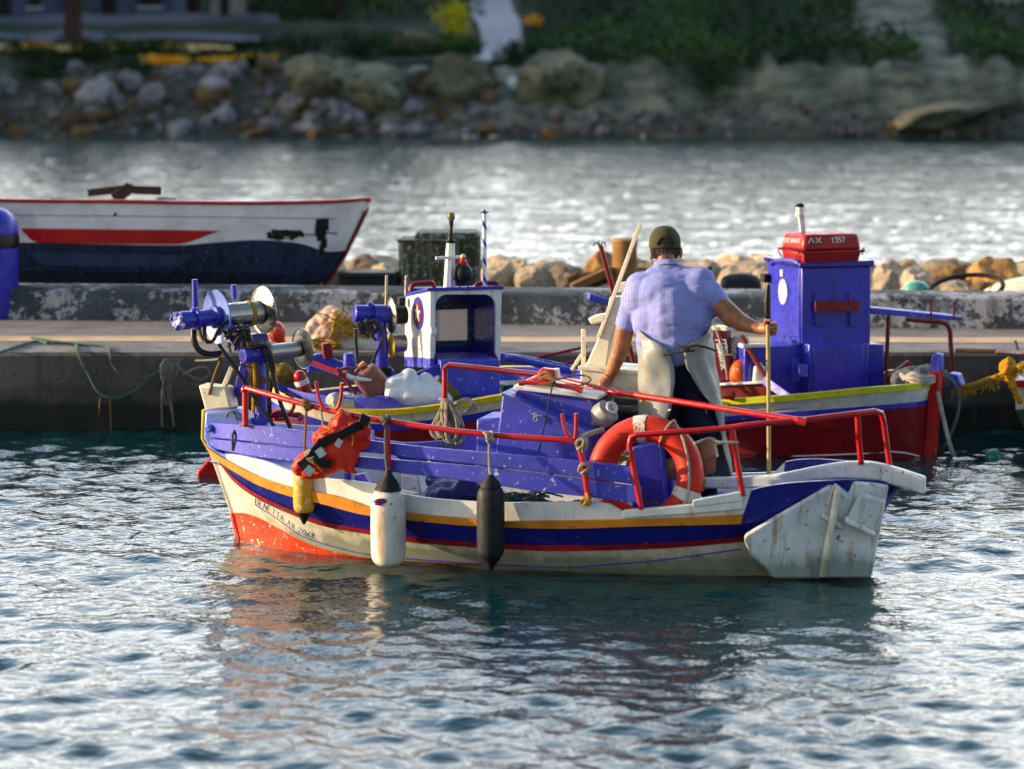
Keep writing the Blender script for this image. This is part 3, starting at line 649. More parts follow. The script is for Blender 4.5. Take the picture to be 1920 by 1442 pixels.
for i in range(60):
    px = -300+i*14; rows.append([gz(px, 90.6)+V(0,0,.30), gz(px, 96)+V(0,0,.30)])
mb.loft(rows, closed=False, caps=False); tag(mb.build("road", plain("asphalt", (0.09, 0.10, 0.13), 0.9)), kind="structure")
# tree on the left
def tree(px, Y, h_, label, lean=0.0, cw=3.2, name="tree"):
    g = gz(px, Y); t = thing(name, label, "tree", g); mb = MB(); rr = random.Random(int(px)); top = g+V(lean, 0, h_*.5)
    mb.tube(cr([g-V(0,0,.3), g+V(lean*.3, 0, h_*.2), top, g+V(lean*1.3, 0, h_*.8)], 6), [0.34-0.012*i for i in range(19)], 9)
    for k in range(7):
        a = rr.uniform(0, 6.28); s = g+V(lean*.5, 0, h_*rr.uniform(.18, .55)); e = s+V(math.cos(a)*cw*.45, math.sin(a)*cw*.35, h_*rr.uniform(.15, .35))
        mb.tube(cr([s, (s+e)/2+V(0,0,.1), e], 4), [0.15-0.012*i for i in range(9)], 6)
    mb.build("trunk", M['darkwood'], t); c = MB(); leaves(c, g+V(lean, 0, h_*.72), cw*.62, cw*.55, h_*.36, 2600, 0.12, rr, 16); c.build("crown", M['leaf'], t)
tree(142, 91.0, 5.6, "tree with a dark forked trunk on the roadside at upper left", 0.15)
tree(365, 104, 7.0, "dark tree filling the gap between the blue grey shed and the beige hut", 0.2, 4.4)
tree(600, 101, 7.0, "dark tree behind the bushes at the top edge, left of centre", 0.3, 4.6)
tree(720, 103, 7.5, "dark tree at the top edge just left of the yellow green bush", -0.3, 4.6)
# shed and low building by the road
def shed(px0, px1, Y, z1, d, mat, roof, label, doors):
    a = gz(px0, Y); b = gz(px1, Y); z0 = min(a.z, b.z)-0.3; t = thing("building", label, "building", (a+b)/2)
    mb = MB(); mb.obox((a.x, Y, z0), (b.x-a.x, 0, 0), (0, d, 0), (0, 0, z1-z0)); mb.build("wall", mat, t)
    mb = MB(); mb.obox((a.x-.2, Y-.3, z1+.002), (b.x-a.x+.4, 0, 0), (0, d+.6, 0), (0, 0, 0.14)); mb.build("roof", roof, t)
    for (f0, f1, zz0, zz1) in doors:
        x0 = a.x+(b.x-a.x)*f0; x1 = a.x+(b.x-a.x)*f1
        mb = MB(); mb.obox((x0, Y-.03, z0+zz0), (x1-x0, 0, 0), (0, .028, 0), (0, 0, zz1-zz0)); w_ = mb.build("window", M['black'], t)
        mb = MB(); mb.obox((x0-.08, Y-.06, z0+zz0-.08), (x1-x0+.16, 0, 0), (0, .06, 0), (0, 0, .07)); mb.build("sill", M['white'], w_)
M['shedblue'] = plain("blue_grey_render", (0.09, 0.11, 0.20), 0.85); M['shedwhite'] = plain("pale_render", (0.24, 0.23, 0.20), 0.85)
shed(-220, 100, 97.5, 6.2, 4, M['shedblue'], M['grey'], "blue grey building behind the roadside tree at the far left", [(.1, .22, .9, 1.9), (.4, .5, .9, 1.9), (.7, .78, .3, 2.0), (.88, .95, .9, 1.9)])
shed(178, 330, 99, 5.8, 4, M['shedblue'], M['grey'], "blue grey shed right of the roadside tree", [(.12, .3, .3, 1.8), (.6, .85, .9, 1.8)])
shed(400, 458, 95.5, 5.6, 3, M['shedwhite'], M['grey'], "small beige hut at the top edge, left of the dark bushes", [(.3, .6, .5, 1.6)])
# scrub covering the hill: uncountable
r = random.Random(3); mb = MB(); cnt = 0
while cnt < 26000:
    px = r.uniform(980, 2050) if r.random() < .8 else r.uniform(480, 1000); Y = 82.3+r.random()**1.6*42
    x = (px-CX)*Y/FPX
    if veg_at(x, Y) < 0.55 or (px < 1000 and Y < 95): continue
    k = 0.5+0.5*mnoise.noise((x*0.55, Y*0.55, 1))
    z = ground_z(x, Y)+r.random()**0.7*(0.15+0.85*k); s = r.uniform(.06, .13)*(1+.02*(Y-84)); p = V(x, Y, z)
    a = Vector((r.gauss(0,1), r.gauss(0,1), r.gauss(0,1))).normalized(); b = a.cross(Vector((r.gauss(0,1), r.gauss(0,1), r.gauss(0,1)))).normalized()
    mb.add([p-a*s, p+b*s*.5, p+a*s, p-b*s*.5], [(0,1,2,3)], 1 if mnoise.noise((x*.3, Y*.3, 6)) > .06 else 0); cnt += 1
tag(mb.build("hillside_scrub", [M['leaf'], M['leafmid']], sharp=0), "dense dark green scrub covering the hillside of the far shore", "scrub", kind="stuff")
# ================================================================ THE FISHING BOAT
F = Frame(PZ(1632, 1072, 0), PZ(441, 1010, 0))          # u from stern to bow, v towards the viewer
LVL = {  # level: (pixel polyline on the near side, right to left ends on the centre line), half beam, fullness
 'wl':  ([(441,1010),(520,1030),(600,1042),(700,1051),(900,1061),(1100,1068),(1300,1072),(1440,1074),(1560,1074),(1632,1072)], 0.56, 0.85),
 'boot':([(431,962),(449,961),(480,969),(520,989),(560,1011),(610,1030),(700,1047),(900,1058),(1100,1064),(1300,1067),(1440,1068),(1560,1068),(1635,1062)], 0.58, 0.82),
 'red0':([(405,858),(417,875),(443,906),(493,940),(554,967),(610,987),(690,1001),(767,1015),(892,1026),(1050,1033),(1218,1029),(1393,1015),(1500,1000),(1600,985),(1654,972)], 0.69, 0.66),
 'red1':([(403,853),(417,868),(443,898),(493,931),(554,958),(610,978),(690,993),(767,1006),(892,1016),(1050,1023),(1218,1019),(1393,1005),(1500,990),(1600,975),(1657,962)], 0.70, 0.65),
 'or0': ([(391,842),(404,857),(443,884),(493,911),(549,930),(600,942),(690,965),(767,974),(892,985),(1050,990),(1218,985),(1393,981),(1500,962),(1600,938),(1678,928)], 0.77, 0.62),
 'or1': ([(389,836),(404,847),(443,871),(493,895),(549,913),(640,931),(700,951),(767,961),(892,972),(950,976),(1050,975),(1218,972),(1393,964),(1500,948),(1600,925),(1684,918)], 0.78, 0.62),
 'top': ([(388,832),(415,851),(440,853),(500,866),(549,885),(600,896),(690,906),(760,927),(830,937),(950,943),(1128,941),(1146,948),(1166,960),(1220,957),(1300,950),(1388,940),(1402,922),(1440,911),(1500,904),(1620,899),(1703,911)], 0.79, 0.62),
}
NS = 72
def level(key):
    poly, B, pw = LVL[key]
    pb = F.pv(*poly[0], 0); ps = F.pv(*poly[-1], 0); u1 = F.loc(pb)[0]; u0 = F.loc(ps)[0]; out = []
    for i in range(NS+1):
        t = 0.5-0.5*math.cos(math.pi*i/NS); t = 0.6*t+0.4*i/NS; u = u0+(u1-u0)*t
        v = B*max(0.0, 1-(2*t-1)**2)**pw*(1+0.06*math.sin(math.pi*t)*(0.5-t)); z = 0.4
        for _ in range(4):
            px, py = proj(F.w(u, v, z)); q = F.pv(px, pl(poly, px), v); z = F.loc(q)[2]
        out.append((u, v, z))
    return out
L_ = {k: level(k) for k in LVL}
keel = [(u, v*0.25, -0.30) for u, v, z in L_['wl']]
def side(rows, sg, inset=0.0): return [F.w(u, sg*max(v-inset, 0.0), z) for u, v, z in rows]
def skin(mb, a, b, ins=0.0):
    for sg in (1, -1): mb.loft([side(a, sg, ins), side(b, sg, ins)], closed=False, caps=False)
def level_v(lv, u, far=False):                           # half beam and height of a level line at station u
    us = [p[0] for p in lv]; return np.interp(u, us, [p[1] for p in lv]), np.interp(u, us, [p[2] for p in lv])
ORDER = ['wl', 'boot', 'red0', 'red1', 'or0', 'or1', 'top']
def hull_pt(px, py, off=0.004):
    v = 0.6
    for _ in range(8):
        u, _, z = F.loc(F.pv(px, py, v)); vs, zs = zip(*[level_v(L_[k], u) for k in ORDER]); v = float(np.interp(z, zs, vs))+off
    return F.pv(px, py, v)
def sheer_v(px, py=930):
    v = 0.7
    for _ in range(6): v = level_v(L_['top'], F.loc(F.pv(px, py, v))[0])[0]
    return float(v)
def hull_v(u, z):
    vs, zs = zip(*[level_v(L_[k], u) for k in ORDER]); return float(np.interp(z, zs, vs))
def inner(rows, dz, zmin, ins):
    o = []
    bs = sorted((L_[k][-1][0], L_[k][-1][2]) for k in ORDER); ss = sorted((L_[k][0][0], L_[k][0][2]) for k in ORDER)
    for (u, v, z) in rows: zz = max(zmin, z-dz, float(np.interp(u+.05, *zip(*[(a, b if i else -9) for i, (a, b) in enumerate(bs)])))+.01, float(np.interp(u-.05, *zip(*[(a, b if i < len(ss)-1 else -9) for i, (a, b) in enumerate(ss)])))); zz = min(zz, z-.02); o.append((u, max(hull_v(u, zz)-ins, 0), zz))
    return o
boat = thing("fishing_boat", "white fishing boat with blue and orange stripes and red rails, man standing in its stern", "boat", F.w(F.L/2, 0, 0))
mb = MB(); skin(mb, keel, L_['wl']); mb.loft([side(keel, 1), side(keel, -1)], closed=False, caps=False); skin(mb, L_['boot'], L_['red0'])
n0 = len(mb.f); hb = MB(); skin(hb, L_['wl'], L_['boot'])
mid = NS//2+4
for sg in (1, -1):
    lo, hi = L_['wl'], L_['boot']
    mb.loft([side(lo, sg)[:mid], side(hi, sg)[:mid]], closed=False, caps=False)
    mb.loft([side(lo, sg)[mid-1:], side(hi, sg)[mid-1:]], closed=False, caps=False, mi=1)
# tide line of grime just above the water
M['grime'] = paint("waterline_grime", (0.035, 0.05, 0.035), 0.4, 0.5)
hull = mb.build("hull", [M['hullwhite'], M['antifoul'], M['grime']], boat, sharp=50)
mb = MB(); skin(mb, L_['red0'], L_['red1'], -0.012); skin(mb, L_['red0'], [(u, v+0.012, z) for u, v, z in L_['red0']]); skin(mb, L_['red1'], [(u, v+0.012, z) for u, v, z in L_['red1']])
mb.build("red_moulding", paint("moulding_red", (0.22, 0.006, 0.012), 0.35, 0.6), boat, sharp=50)
mb = MB(); skin(mb, L_['red1'], L_['or0']); mb.build("blue_strake", M['navy'], boat, sharp=50)
# orange rub rail, ends at the stern quarter
cut = next(i for i, p in enumerate(L_['or0']) if proj(F.w(*p))[0] < 1394)
mb = MB()
for sg in (1, -1):
    A = L_['or0'][cut:]; Bq = L_['or1'][cut:]
    mb.loft([side(A, sg), side(A, sg, -0.03), side(Bq, sg, -0.034), side(Bq, sg)], closed=False, caps=False)
    e = [side(A, sg)[0], side(A, sg, -0.03)[0], side(Bq, sg, -0.034)[0], side(Bq, sg)[0]]; mb.add(e, [(0,1,2,3)])
mb.build("rub_rail", M['orange'], boat, sharp=30)
# white bulwark with thickness; blue quarter at the stern
def bul(i0, i1, name, mat, th=0.032):
    mb = MB(); A = L_['or1'][i0:i1]; T = L_['top'][i0:i1]
    for sg in (1, -1):
        low = inner(T, 0.5, 0.16, th+.01)
        mb.loft([side(A, sg), side(T, sg), side(T, sg, th), side(low, sg)], closed=False, caps=False)
    return mb.build(name, mat, boat, sharp=30)
bow_i = next(i for i, p in enumerate(L_['top']) if proj(F.w(*p))[0] < 428)
bul(cut, bow_i+1, "bulwark", M['white'])
bul(bow_i, NS+1, "bow_bulwark", M['bowblue'])
mb = MB()
for sg in (1, -1):
    A = L_['or0'][:cut+1]; T = L_['top'][:cut+1]; low = inner(T, 0.3, 0.2, .045)
    mb.loft([side(A, sg, -0.005), side(T, sg, -0.005), side(T, sg, 0.035), side(low, sg)], closed=False, caps=False)
    mb.loft([side(L_['red1'][:cut+1], sg, -0.006), side(A, sg, -0.006)], closed=False, caps=False)
mb.build("stern_quarter", M['navy'], boat, sharp=30)
# cap strip on the white bulwark near the stern
def strip(polyT, polyB, vfun, th, name, mat, n=40, bev=0.006, parent=None):
    x0, x1 = polyT[0][0], polyT[-1][0]; rows = []
    for i in range(n+1):
        px = x0+(x1-x0)*i/n; v = vfun(px); a = F.pv(px, pl(polyT, px), v); b = F.pv(px, pl(polyB, px), v); k = F.ev*th
        rows.append([a, b, b-k, a-k])
    mb = MB(); mb.loft(rows); return mb.build(name, mat, parent or boat, bevel=bev, sharp=35)
strip([(1166,958),(1300,945),(1392,930)], [(1166,972),(1300,963),(1392,955)], lambda px: sheer_v(px)+0.012, 0.05, "gunwale_plank", M['white'])
strip([(1298,938),(1390,922)], [(1298,951),(1390,940)], lambda px: sheer_v(px)+0.02, 0.06, "gunwale_plank", M['white'], 10)
# two long blue washboards lashed inside the rail posts
vin = lambda px: max(sheer_v(min(px, 1000))-0.03, 0.02) if px < 1000 else sheer_v(1000)-0.03-(px-1000)*0.00012
strip([(386,793),(415,794),(493,799),(582,811),(700,827),(800,839),(900,848),(1000,856),(1100,866),(1192,877)], [(386,820),(415,823),(493,831),(582,842),(700,850),(800,862),(900,872),(1000,884),(1100,897),(1192,910)], vin, 0.035, "washboard", M['lav'], 60)
strip([(384,823),(415,825),(493,834),(582,845),(700,859),(800,867),(900,876),(1000,889),(1100,901),(1201,913)], [(384,838),(415,845),(493,859),(582,868),(700,881),(800,893),(900,906),(1000,921),(1100,932),(1201,945)], vin, 0.035, "washboard", M['lav'], 60)
# deck and inner lining
mb = MB(); zd = 0.20
la = [(u, max(hull_v(u, zd)-0.03, 0), zd) for u, v, z in L_['or1'] if hull_v(u, zd) > .04]
mb.loft([side(la, 1), side(la, -1)], closed=False, caps=False)
mb.build("deck", paint("worn_deck_paint", (0.42, 0.38, 0.48), 0.6, 0.6, wear=(0.20, 0.16, 0.22), wa=0.6), boat)
# stem post, white head, blue cheeks, yellow edge
def cslab(poly, v0, v1, name, mat, parent=None, bev=0.008):
    q = [F.pv(px, py, v1) for px, py in poly]; mb = MB(); mb.prism(q, -F.ev*(v1-v0)); return mb.build(name, mat, parent or boat, bevel=bev)
cslab([(371,722),(424,727),(434,767),(384,770)], -0.075, 0.075, "stem_head", M['cream'], bev=0.015)
cslab([(383,770),(440,768),(470,792),(470,812),(404,852),(390,838),(380,822)], -0.10, 0.10, "bow_knee", M['bowblue'], bev=0.02)
cslab([(378,768),(384,769),(381,822),(391,838),(384,838),(376,822)], -0.05, 0.05, "stem_edge", M['yellow'], bev=0.006)
cslab([(388,838),(404,850),(466,962),(431,962)], -0.045, 0.045, "stem_post", M['hullwhite'], bev=0.008)
cslab([(431,962),(464,962),(486,1040),(455,1040)], -0.046, 0.046, "forefoot", M['red'], bev=0.008)
mb = MB(); c = F.pv(393, 803, 0.14); mb.lathe(c, F.ev, [(-.05,.02),(0.0,.026),(.03,.026),(.045,.016)], 12); mb.build("bolt", M['bowblue'], boat)
# fore deck inside the bow
mb = MB(); fd = [(u, max(v-0.05, 0), 0.52) for u, v, z in L_['or1'] if proj(F.w(u, v, z))[0] < 560]
mb.loft([side(fd, 1), side(fd, -1)], closed=False, caps=False); mb.build("foredeck", M['lav'], boat)
# far-side inner bulwark boards
def far_strip(polyT, polyB, v, name, mat, th=0.03):
    return strip(polyT, polyB, lambda px: v, th, name, mat, 24)
far_strip([(470,788),(560,797),(640,802),(700,808)], [(470,806),(560,815),(640,820),(700,828)], -0.42, "inner_board", M['bowblue'])
far_strip([(690,818),(760,830),(830,826),(900,806),(940,800)], [(690,880),(760,885),(830,880),(900,870),(940,865)], -0.60, "inner_board", M['blue'])
# ---- boot stripe line and the faded name on the bow
def surf_line(pts, r, name, mat, parent, n=6): 
    mb = MB(); mb.tube([hull_pt(px, py, 0.002) for px, py in pts], r, 6); return mb.build(name, mat, parent)
surf_line([(478+i*4.0, pl([(478,946),(520,973),(563,1003),(615,1022),(700,1041),(900,1056),(1064,1064)], 478+i*4.0)) for i in range(146)], 0.0035, "pinstripe", M['blue'], hull)
surf_line([(1064+i*5, pl([(1064,1064),(1220,1052),(1393,1029)], 1064+i*5)) for i in range(66)], 0.004, "pinstripe", M['blue'], hull)
GL = {'Γ': [[(0,0),(0,1),(.7,1)]], 'Ε': [[(.7,0),(0,0),(0,1),(.7,1)],[(0,.52),(.55,.52)]], 'Ρ': [[(0,0),(0,1),(.55,1),(.7,.85),(.7,.62),(.55,.48),(0,.48)]], 'Ο': [[(.35,0),(.05,.2),(0,.5),(.05,.8),(.35,1),(.65,.8),(.7,.5),(.65,.2),(.35,0)]],
 'Ι': [[(.1,0),(.1,1)]], 'Α': [[(0,0),(.35,1),(.7,0)],[(.13,.36),(.57,.36)]], 'Ν': [[(0,0),(0,1),(.7,0),(.7,1)]], 'Κ': [[(0,0),(0,1)],[(.65,1),(0,.45),(.7,0)]], 'Σ': [[(.65,.95),(.2,1),(0,.75),(.1,.5),(0,.25),(.2,0),(.65,.05)]], 'Λ': [[(0,0),(.35,1),(.7,0)]], 'Χ': [[(0,0),(.7,1)],[(0,1),(.7,0)]],
 'Τ': [[(.35,0),(.35,1)],[(0,1),(.7,1)]], 'Β': [[(0,0),(0,1),(.5,1),(.62,.78),(.5,.52),(0,.52)],[(.5,.52),(.7,.28),(.55,0),(0,0)]], '0': [[(.35,0),(.05,.2),(0,.5),(.05,.8),(.35,1),(.65,.8),(.7,.5),(.65,.2),(.35,0)]], '1': [[(.1,.75),(.35,1),(.35,0)]], '2': [[(0,.8),(.2,1),(.5,1),(.65,.75),(0,0),(.7,0)]], '3': [[(0,1),(.65,1),(.3,.58),(.65,.35),(.5,.03),(0,.05)]],
 '5': [[(.65,1),(.08,1),(.03,.55),(.5,.6),(.68,.3),(.45,0),(0,.05)]], '6': [[(.6,1),(.15,.6),(0,.3),(.2,0),(.55,.03),(.68,.3),(.4,.55),(.1,.4)]], '7': [[(0,1),(.7,1),(.3,0)]], '8': [[(.35,.52),(.08,.75),(.35,1),(.62,.75),(.35,.52),(.02,.25),(.35,0),(.68,.25),(.35,.52)]]}
def letters(text, place, r, mb, adv=1.0):
    x = 0
    for ch in text:
        if ch == ' ': x += 0.6; continue
        for stroke in GL[ch]:
            pts = []
            for i in range(len(stroke)-1):
                for k in range(3): t = k/3; pts.append((stroke[i][0]*(1-t)+stroke[i+1][0]*t, stroke[i][1]*(1-t)+stroke[i+1][1]*t))
            pts.append(stroke[-1]); mb.tube([place(x+a, b) for a, b in pts], r, 5)
        x += (0.45 if ch == 'Ι' else adv)
    return x
base = [(478,946),(520,973),(563,1003),(615,1022)]
def pn(x, y):
    s = x/14.2; px = 478+(590-478)*s; return hull_pt(px+y*1.5, pl(base, px)-3-y*10.5*(1-.15*s), 0.001)
mb = MB(); letters("ΒΕΝΕΤΤΑ ΛΧ 2068", pn, 0.0022, mb); mb.build("boat_name", plain("faded_blue_lettering", (0.10, 0.14, 0.30), 0.6), hull)
# ---- stern: rudder blade, stern post boards, arched tiller
def plate(pxpts, th, name, mat, bev=0.01, parent=None):
    q = [F.pv(px, py, v) for px, py, v in pxpts]; mb = MB(); mb.prism(q, -F.ev*th); return mb.build(name, mat, parent or boat, bevel=bev)
rud = plate([(1394,1003,.66),(1470,958,.56),(1556,908,.42),(1568,918,.41),(1540,1086,.36),(1450,1086,.52),(1437,1070,.54),(1405,1040,.62),(1395,1018,.66)], 0.05, "rudder", M['sternwhite'], 0.02)
plate([(1600,902,.34),(1664,912,.28),(1632,1084,.22),(1532,1084,.36),(1560,985,.36)], 0.08, "stern_post", M['sternwhite'], 0.015)
plate([(1562,906,.44),(1602,938,.34),(1582,990,.33),(1543,962,.42)], 0.10, "rudder_bracket", M['sternwhite'], 0.02)
plate([(1541,960,.45),(1583,986,.36),(1580,996,.36),(1540,972,.45)], 0.11, "ledge", M['sternwhite'], 0.012)
plate([(1612,925,.39),(1660,938,.34),(1642,1000,.32),(1586,972,.39)], 0.06, "rudder_bracket", M['sternwhite'], 0.02)
plate([(1584,968,.42),(1640,998,.35),(1638,1008,.35),(1583,980,.42)], 0.08, "ledge", M['sternwhite'], 0.012)
mb = MB(); mb.tube([F.pv(1571,920,.44), F.pv(1556,1000,.42), F.pv(1541,1080,.40)], 0.022, 10); mb.build("rudder_stock", M['hullwhite'], boat)
tl = [(1320,905,20),(1400,904,22),(1470,898,24),(1530,887,26),(1580,881,30),(1630,882,34),(1680,893,34),(1735,910,32)]
T0 = [F.pv(x, y, 0.14) for x, y, h_ in tl]; tc_ = cr(T0, 5); hh = np.interp(np.linspace(0, 1, len(tc_)), np.linspace(0, 1, len(tl)), [q[2] for q in tl])/300
mb = MB(); rows = []
for i, p in enumerate(tc_):
    k = F.ev*0.04*(0.75+0.25*i/len(tc_)); z = V(0,0,hh[i]/2); rows.append([p+k+z, p+k-z, p-k-z, p-k+z])
mb.loft(rows); mb.build("tiller", M['sternwhite'], boat, bevel=0.012)
mb = MB(); mb.torus(F.pv(1318,906,.14), F.eu, 0.045, 0.009, 20, 6); mb.tube(cr([F.pv(1316,895,.17), F.pv(1310,905,.2), F.pv(1318,920,.18), F.pv(1322,900,.2)], 5), 0.008, 6); mb.build("lashing", M['ropeyellow'], boat)
# stern deck the man stands on
mb = MB(); sdk = [(u, max(v-0.05, 0), 0.36) for u, v, z in L_['or1'] if proj(F.w(u, v, z))[0] > 1225]
mb.loft([side(sdk, 1), side(sdk, -1)], closed=False, caps=False); mb.build("stern_deck", M['lav'], boat)
# ---- red pipe rails
def rail(pts, r, name="rail", mat='red', n=10, smooth=0):
    q = [F.pv(*p) for p in pts]; q = cr(q, smooth) if smooth else q; mb = MB(); mb.tube(q, r, n); return mb.build(name, M[mat], boat)
vr = lambda px: sheer_v(px)+0.0
rail([(x, y, vr(x)) for x, y in ((459,730),(464,728),(540,750),(620,770),(690,784),(760,795),(850,808),(950,818),(1040,824),(1076,825))]+[(1086,834,vr(1086)),(1094,870,vr(1090)),(1104,942,vr(1100))], 0.0185)
rail([(460,727,vr(460)),(460,800,vr(460))], 0.021, "rail_post")
rail([(725,790,vr(725)),(728,850,vr(725)),(730,905,vr(725))], 0.017, "rail_post")
rail([(1203,955,vr(1203)),(1190,890,vr(1190)),(1180,834,vr(1180)),(1183,820,vr(1183)),(1195,815,vr(1190)),(1300,808,vr(1300)),(1370,802,vr(1370)),(1400,797,vr(1390)),(1500,788,.50),(1600,776,.28),(1640,771,.18),(1652,774,.12),(1657,790,.10),(1668,872,.08)], 0.0185)
rail([(1372,803,vr(1372)),(1380,855,vr(1380)),(1393,930,vr(1390))], 0.0195, "rail_post")
rail([(1608,776,.26),(1610,820,.24),(1615,870,.20)], 0.0195, "rail_post")
rail([(834,750,-.62),(834,690,-.62),(842,684,-.62),(900,690,-.56),(1000,701,-.40),(1070,716,-.22),(1140,733,-.05),(1260,751,.18),(1380,770,.40),(1500,788,.52)], 0.0195)
mb = MB(); mb.lathe(F.pv(1496,788,.52), F.pv(1508,791,.52)-F.pv(1496,788,.52), [(0,.02),(0,.026),(.045,.027),(.05,.02)], 12); mb.build("elbow", M['red'], boat)
mb = MB()
for (x, y) in ((459,731),): mb.ell(F.pv(x, y, vr(x)), .026, .026, .03)
mb.build("elbow", M['red'], boat)
def fork(pts, r=0.0125): rail(pts, r, "rowlock", 'red', 8, 5)
v6 = vr(620)+.01
fork([(592,715,v6),(598,745,v6),(606,764,v6),(620,772,v6),(633,764,v6),(639,745,v6),(641,718,v6)])
v7 = vr(1070)+.01
fork([(1054,776,v7),(1058,800,v7),(1066,818,v7),(1074,823,v7)]); fork([(1080,775,v7),(1080,800,v7),(1078,822,v7)])
# ---- engine casing amidships
def vbox(poly, v0, v1, name, mat, bev=0.008, parent=None): return cslab(poly, v0, v1, name, M[mat], parent, bev)
cas = vbox([(968,728),(1112,746),(1112,880),(960,880)], -0.36, 0.14, "engine_casing", 'lav')
vbox([(963,722),(1122,743),(1122,750),(963,730)], -0.40, 0.19, "casing_lid", 'white', 0.006)
slope = vbox([(942,738),(1086,804),(1108,815),(1106,885),(926,872)], -0.2, 0.30, "engine_hatch", 'lav', 0.012)
strip([(940,736),(1110,812)], [(940,742),(1110,820)], lambda px: 0.318, 0.54, "hatch_edge", M['lav'], 6, 0.004, cas)
mb = MB(); c = F.pv(1004,778,0.318); mb.torus(c, F.ev, 0.012, 0.004, 14, 6); mb.torus(c-V(0,0,.026), F.ev, 0.013, 0.004, 14, 6); mb.tube([c, c+F.ev*.03, c+F.ev*.03-F.eu*.05], .004, 6); mb.build("hasp", M['grey'], slope)
vbox([(893,786),(942,783),(942,882),(893,882)], -0.12, 0.24, "side_locker", 'lav', 0.012)
vbox([(1112,746),(1116,747),(1118,880),(1112,880)], -0.34, 0.10, "casing_end", 'blue', 0.004)
# white deckhouse top further aft with the leaning mast bracket
wb = vbox([(1088,690),(1202,700),(1202,752),(1088,742)], -0.62, -0.30, "white_locker", 'cream', 0.01)
strip([(1084,686),(1206,697)], [(1084,694),(1206,704)], lambda px: -0.28, 0.36, "locker_lid", M['cream'], 6, 0.005, wb)
vm = -0.46
q = [(1092,698),(1136,701),(1145,640),(1172,557),(1143,556),(1136,590),(1118,640)]
cslab(q, vm-.05, vm+.05, "mast_bracket", M['cream'], None, 0.012)
mb = MB(); a_, b_ = F.pv(1122,634,vm+.06), F.pv(1201,419,vm+.06); mb.bar(a_, b_, 0.026, 0.018, F.ev); mb.build("leaning_pole", M['cream'], boat, bevel=0.003)
cslab([(1101,598),(1112,592),(1136,588),(1134,604),(1108,609)], vm-.03, vm+.07, "bracket_arm", M['cream'], None, 0.012)
cslab([(1157,532),(1174,528),(1175,547),(1156,549)], vm-.04, vm+.03, "lamp_block", M['cream'], None, 0.006)
mb = MB(); mb.bar(F.pv(1094,692,vm+.02), F.pv(1094,617,vm+.02), 0.028, 0.022, F.ev); mb.bar(F.pv(1072,694,vm+.02), F.pv(1091,664,vm+.02), 0.022, 0.02, F.ev); mb.build("bracket_post", M['cream'], boat, bevel=0.004)
# red chock and bar on the casing lid
cslab([(975,722),(988,712),(1004,706),(1014,690),(1040,694),(1040,716),(1010,722)], -.02, .05, "rope_chock", M['red'], None, 0.012)
cslab([(1020,694),(1044,692),(1046,712),(1024,708)], -.12, -.04, "chock_cheek", M['white'], None, 0.008)
mb = MB(); mb.tube([F.pv(974,720,.16), F.pv(985,717,.16), F.pv(1030,720,.16), F.pv(1075,727,.16), F.pv(1092,732,.16)], [.022,.016,.015,.016,.024], 10); mb.build("rope_bar", M['red'], boat)
mb = MB(); rr = random.Random(2)
for k in range(5): mb.tube(cr([F.pv(1006+rr.uniform(-8,20), 708+rr.uniform(-6,6), .12), F.pv(1030+rr.uniform(-6,6), 702+rr.uniform(-6,8), .16), F.pv(1040, 716+rr.uniform(-4,8), .18), F.pv(1015+rr.uniform(-8,8), 722, .18)], 5), .007, 6)
mb.build("knotted_line", M['ropebrown'], boat)
mb = MB(); mb.tube(cr([F.pv(1040,716,.18), F.pv(1036,722,.2), F.pv(1026,770,.33), F.pv(1010,850,.345)], 6), .0055, 6); mb.build("stay_line", M['ropedark'], boat)
mb = MB(); mb.tube(cr([F.pv(1044,712,.1), F.pv(1070,706,-.05), F.pv(1095,704,-.1), F.pv(1108,712,0), F.pv(1090,722,.08), F.pv(1060,720,.12)], 6), .006, 6); mb.tube(cr([F.pv(1072,708,0), F.pv(1078,690,-.2), F.pv(1086,682,-.25)], 5), .005, 6); mb.build("loose_line", M['ropebrown'], boat)
# stern thwart boxes behind the lifebuoy
vbox([(1185,838),(1236,832),(1246,960),(1185,960)], 0.15, 0.30, "thwart_box", 'blue', 0.01)
vbox([(1216,905),(1262,900),(1262,960),(1216,960)], 0.0, 0.14, "thwart_box", 'blue', 0.01)
# dark engine gear behind the casing
mb = MB(); mb.obox(F.pv(1125,850,-.1), F.eu*-0.32, F.ev*-.3, V(0,0,.28)); mb.build("engine_block", M['black'], boat, bevel=0.02)
# ---- net hauler on the bow
nh = thing("net_hauler", None, None, F.w(F.loc(F.pv(487,795,0))[0], 0, 0.5)); nh.parent = boat; nh.location = Vector(nh.location)-origin(boat)
v0 = 0.0; AX = Vector((0.80, 0.58, 0.03)).normalized()
Q = lambda x, y, v=0.0: F.pv(x, y, v)
def part(mb, name, mat, bev=0, sharp=38): return mb.build(name, M[mat] if isinstance(mat, str) else mat, nh, bevel=bev, sharp=sharp)
mb = MB(); mb.tube([Q(489,800), Q(488,740), Q(485,690), Q(478,672)], [.046,.045,.045,.05], 14); mb.lathe(Q(489,792), V(0,0,1), [(0,.06),(.035,.06),(.04,.05)], 14); part(mb, "column", 'lav')
mb = MB(); mb.tube([Q(480,684), Q(455,650), Q(425,612), Q(412,596)], .042, 12); part(mb, "arm", 'lav')
c1 = Q(410, 594)
mb = MB(); mb.lathe(c1-AX*0.30, AX, [(0,.03),(.0,.055),(.02,.062),(.08,.060),(.085,.05),(.11,.05),(.115,.07),(.14,.07),(.145,.056),(.25,.056),(.26,.075),(.285,.075)], 18); mb.ell(c1-AX*.18+V(0,0,.05), .035,.035,.03); part(mb, "motor", 'blue')
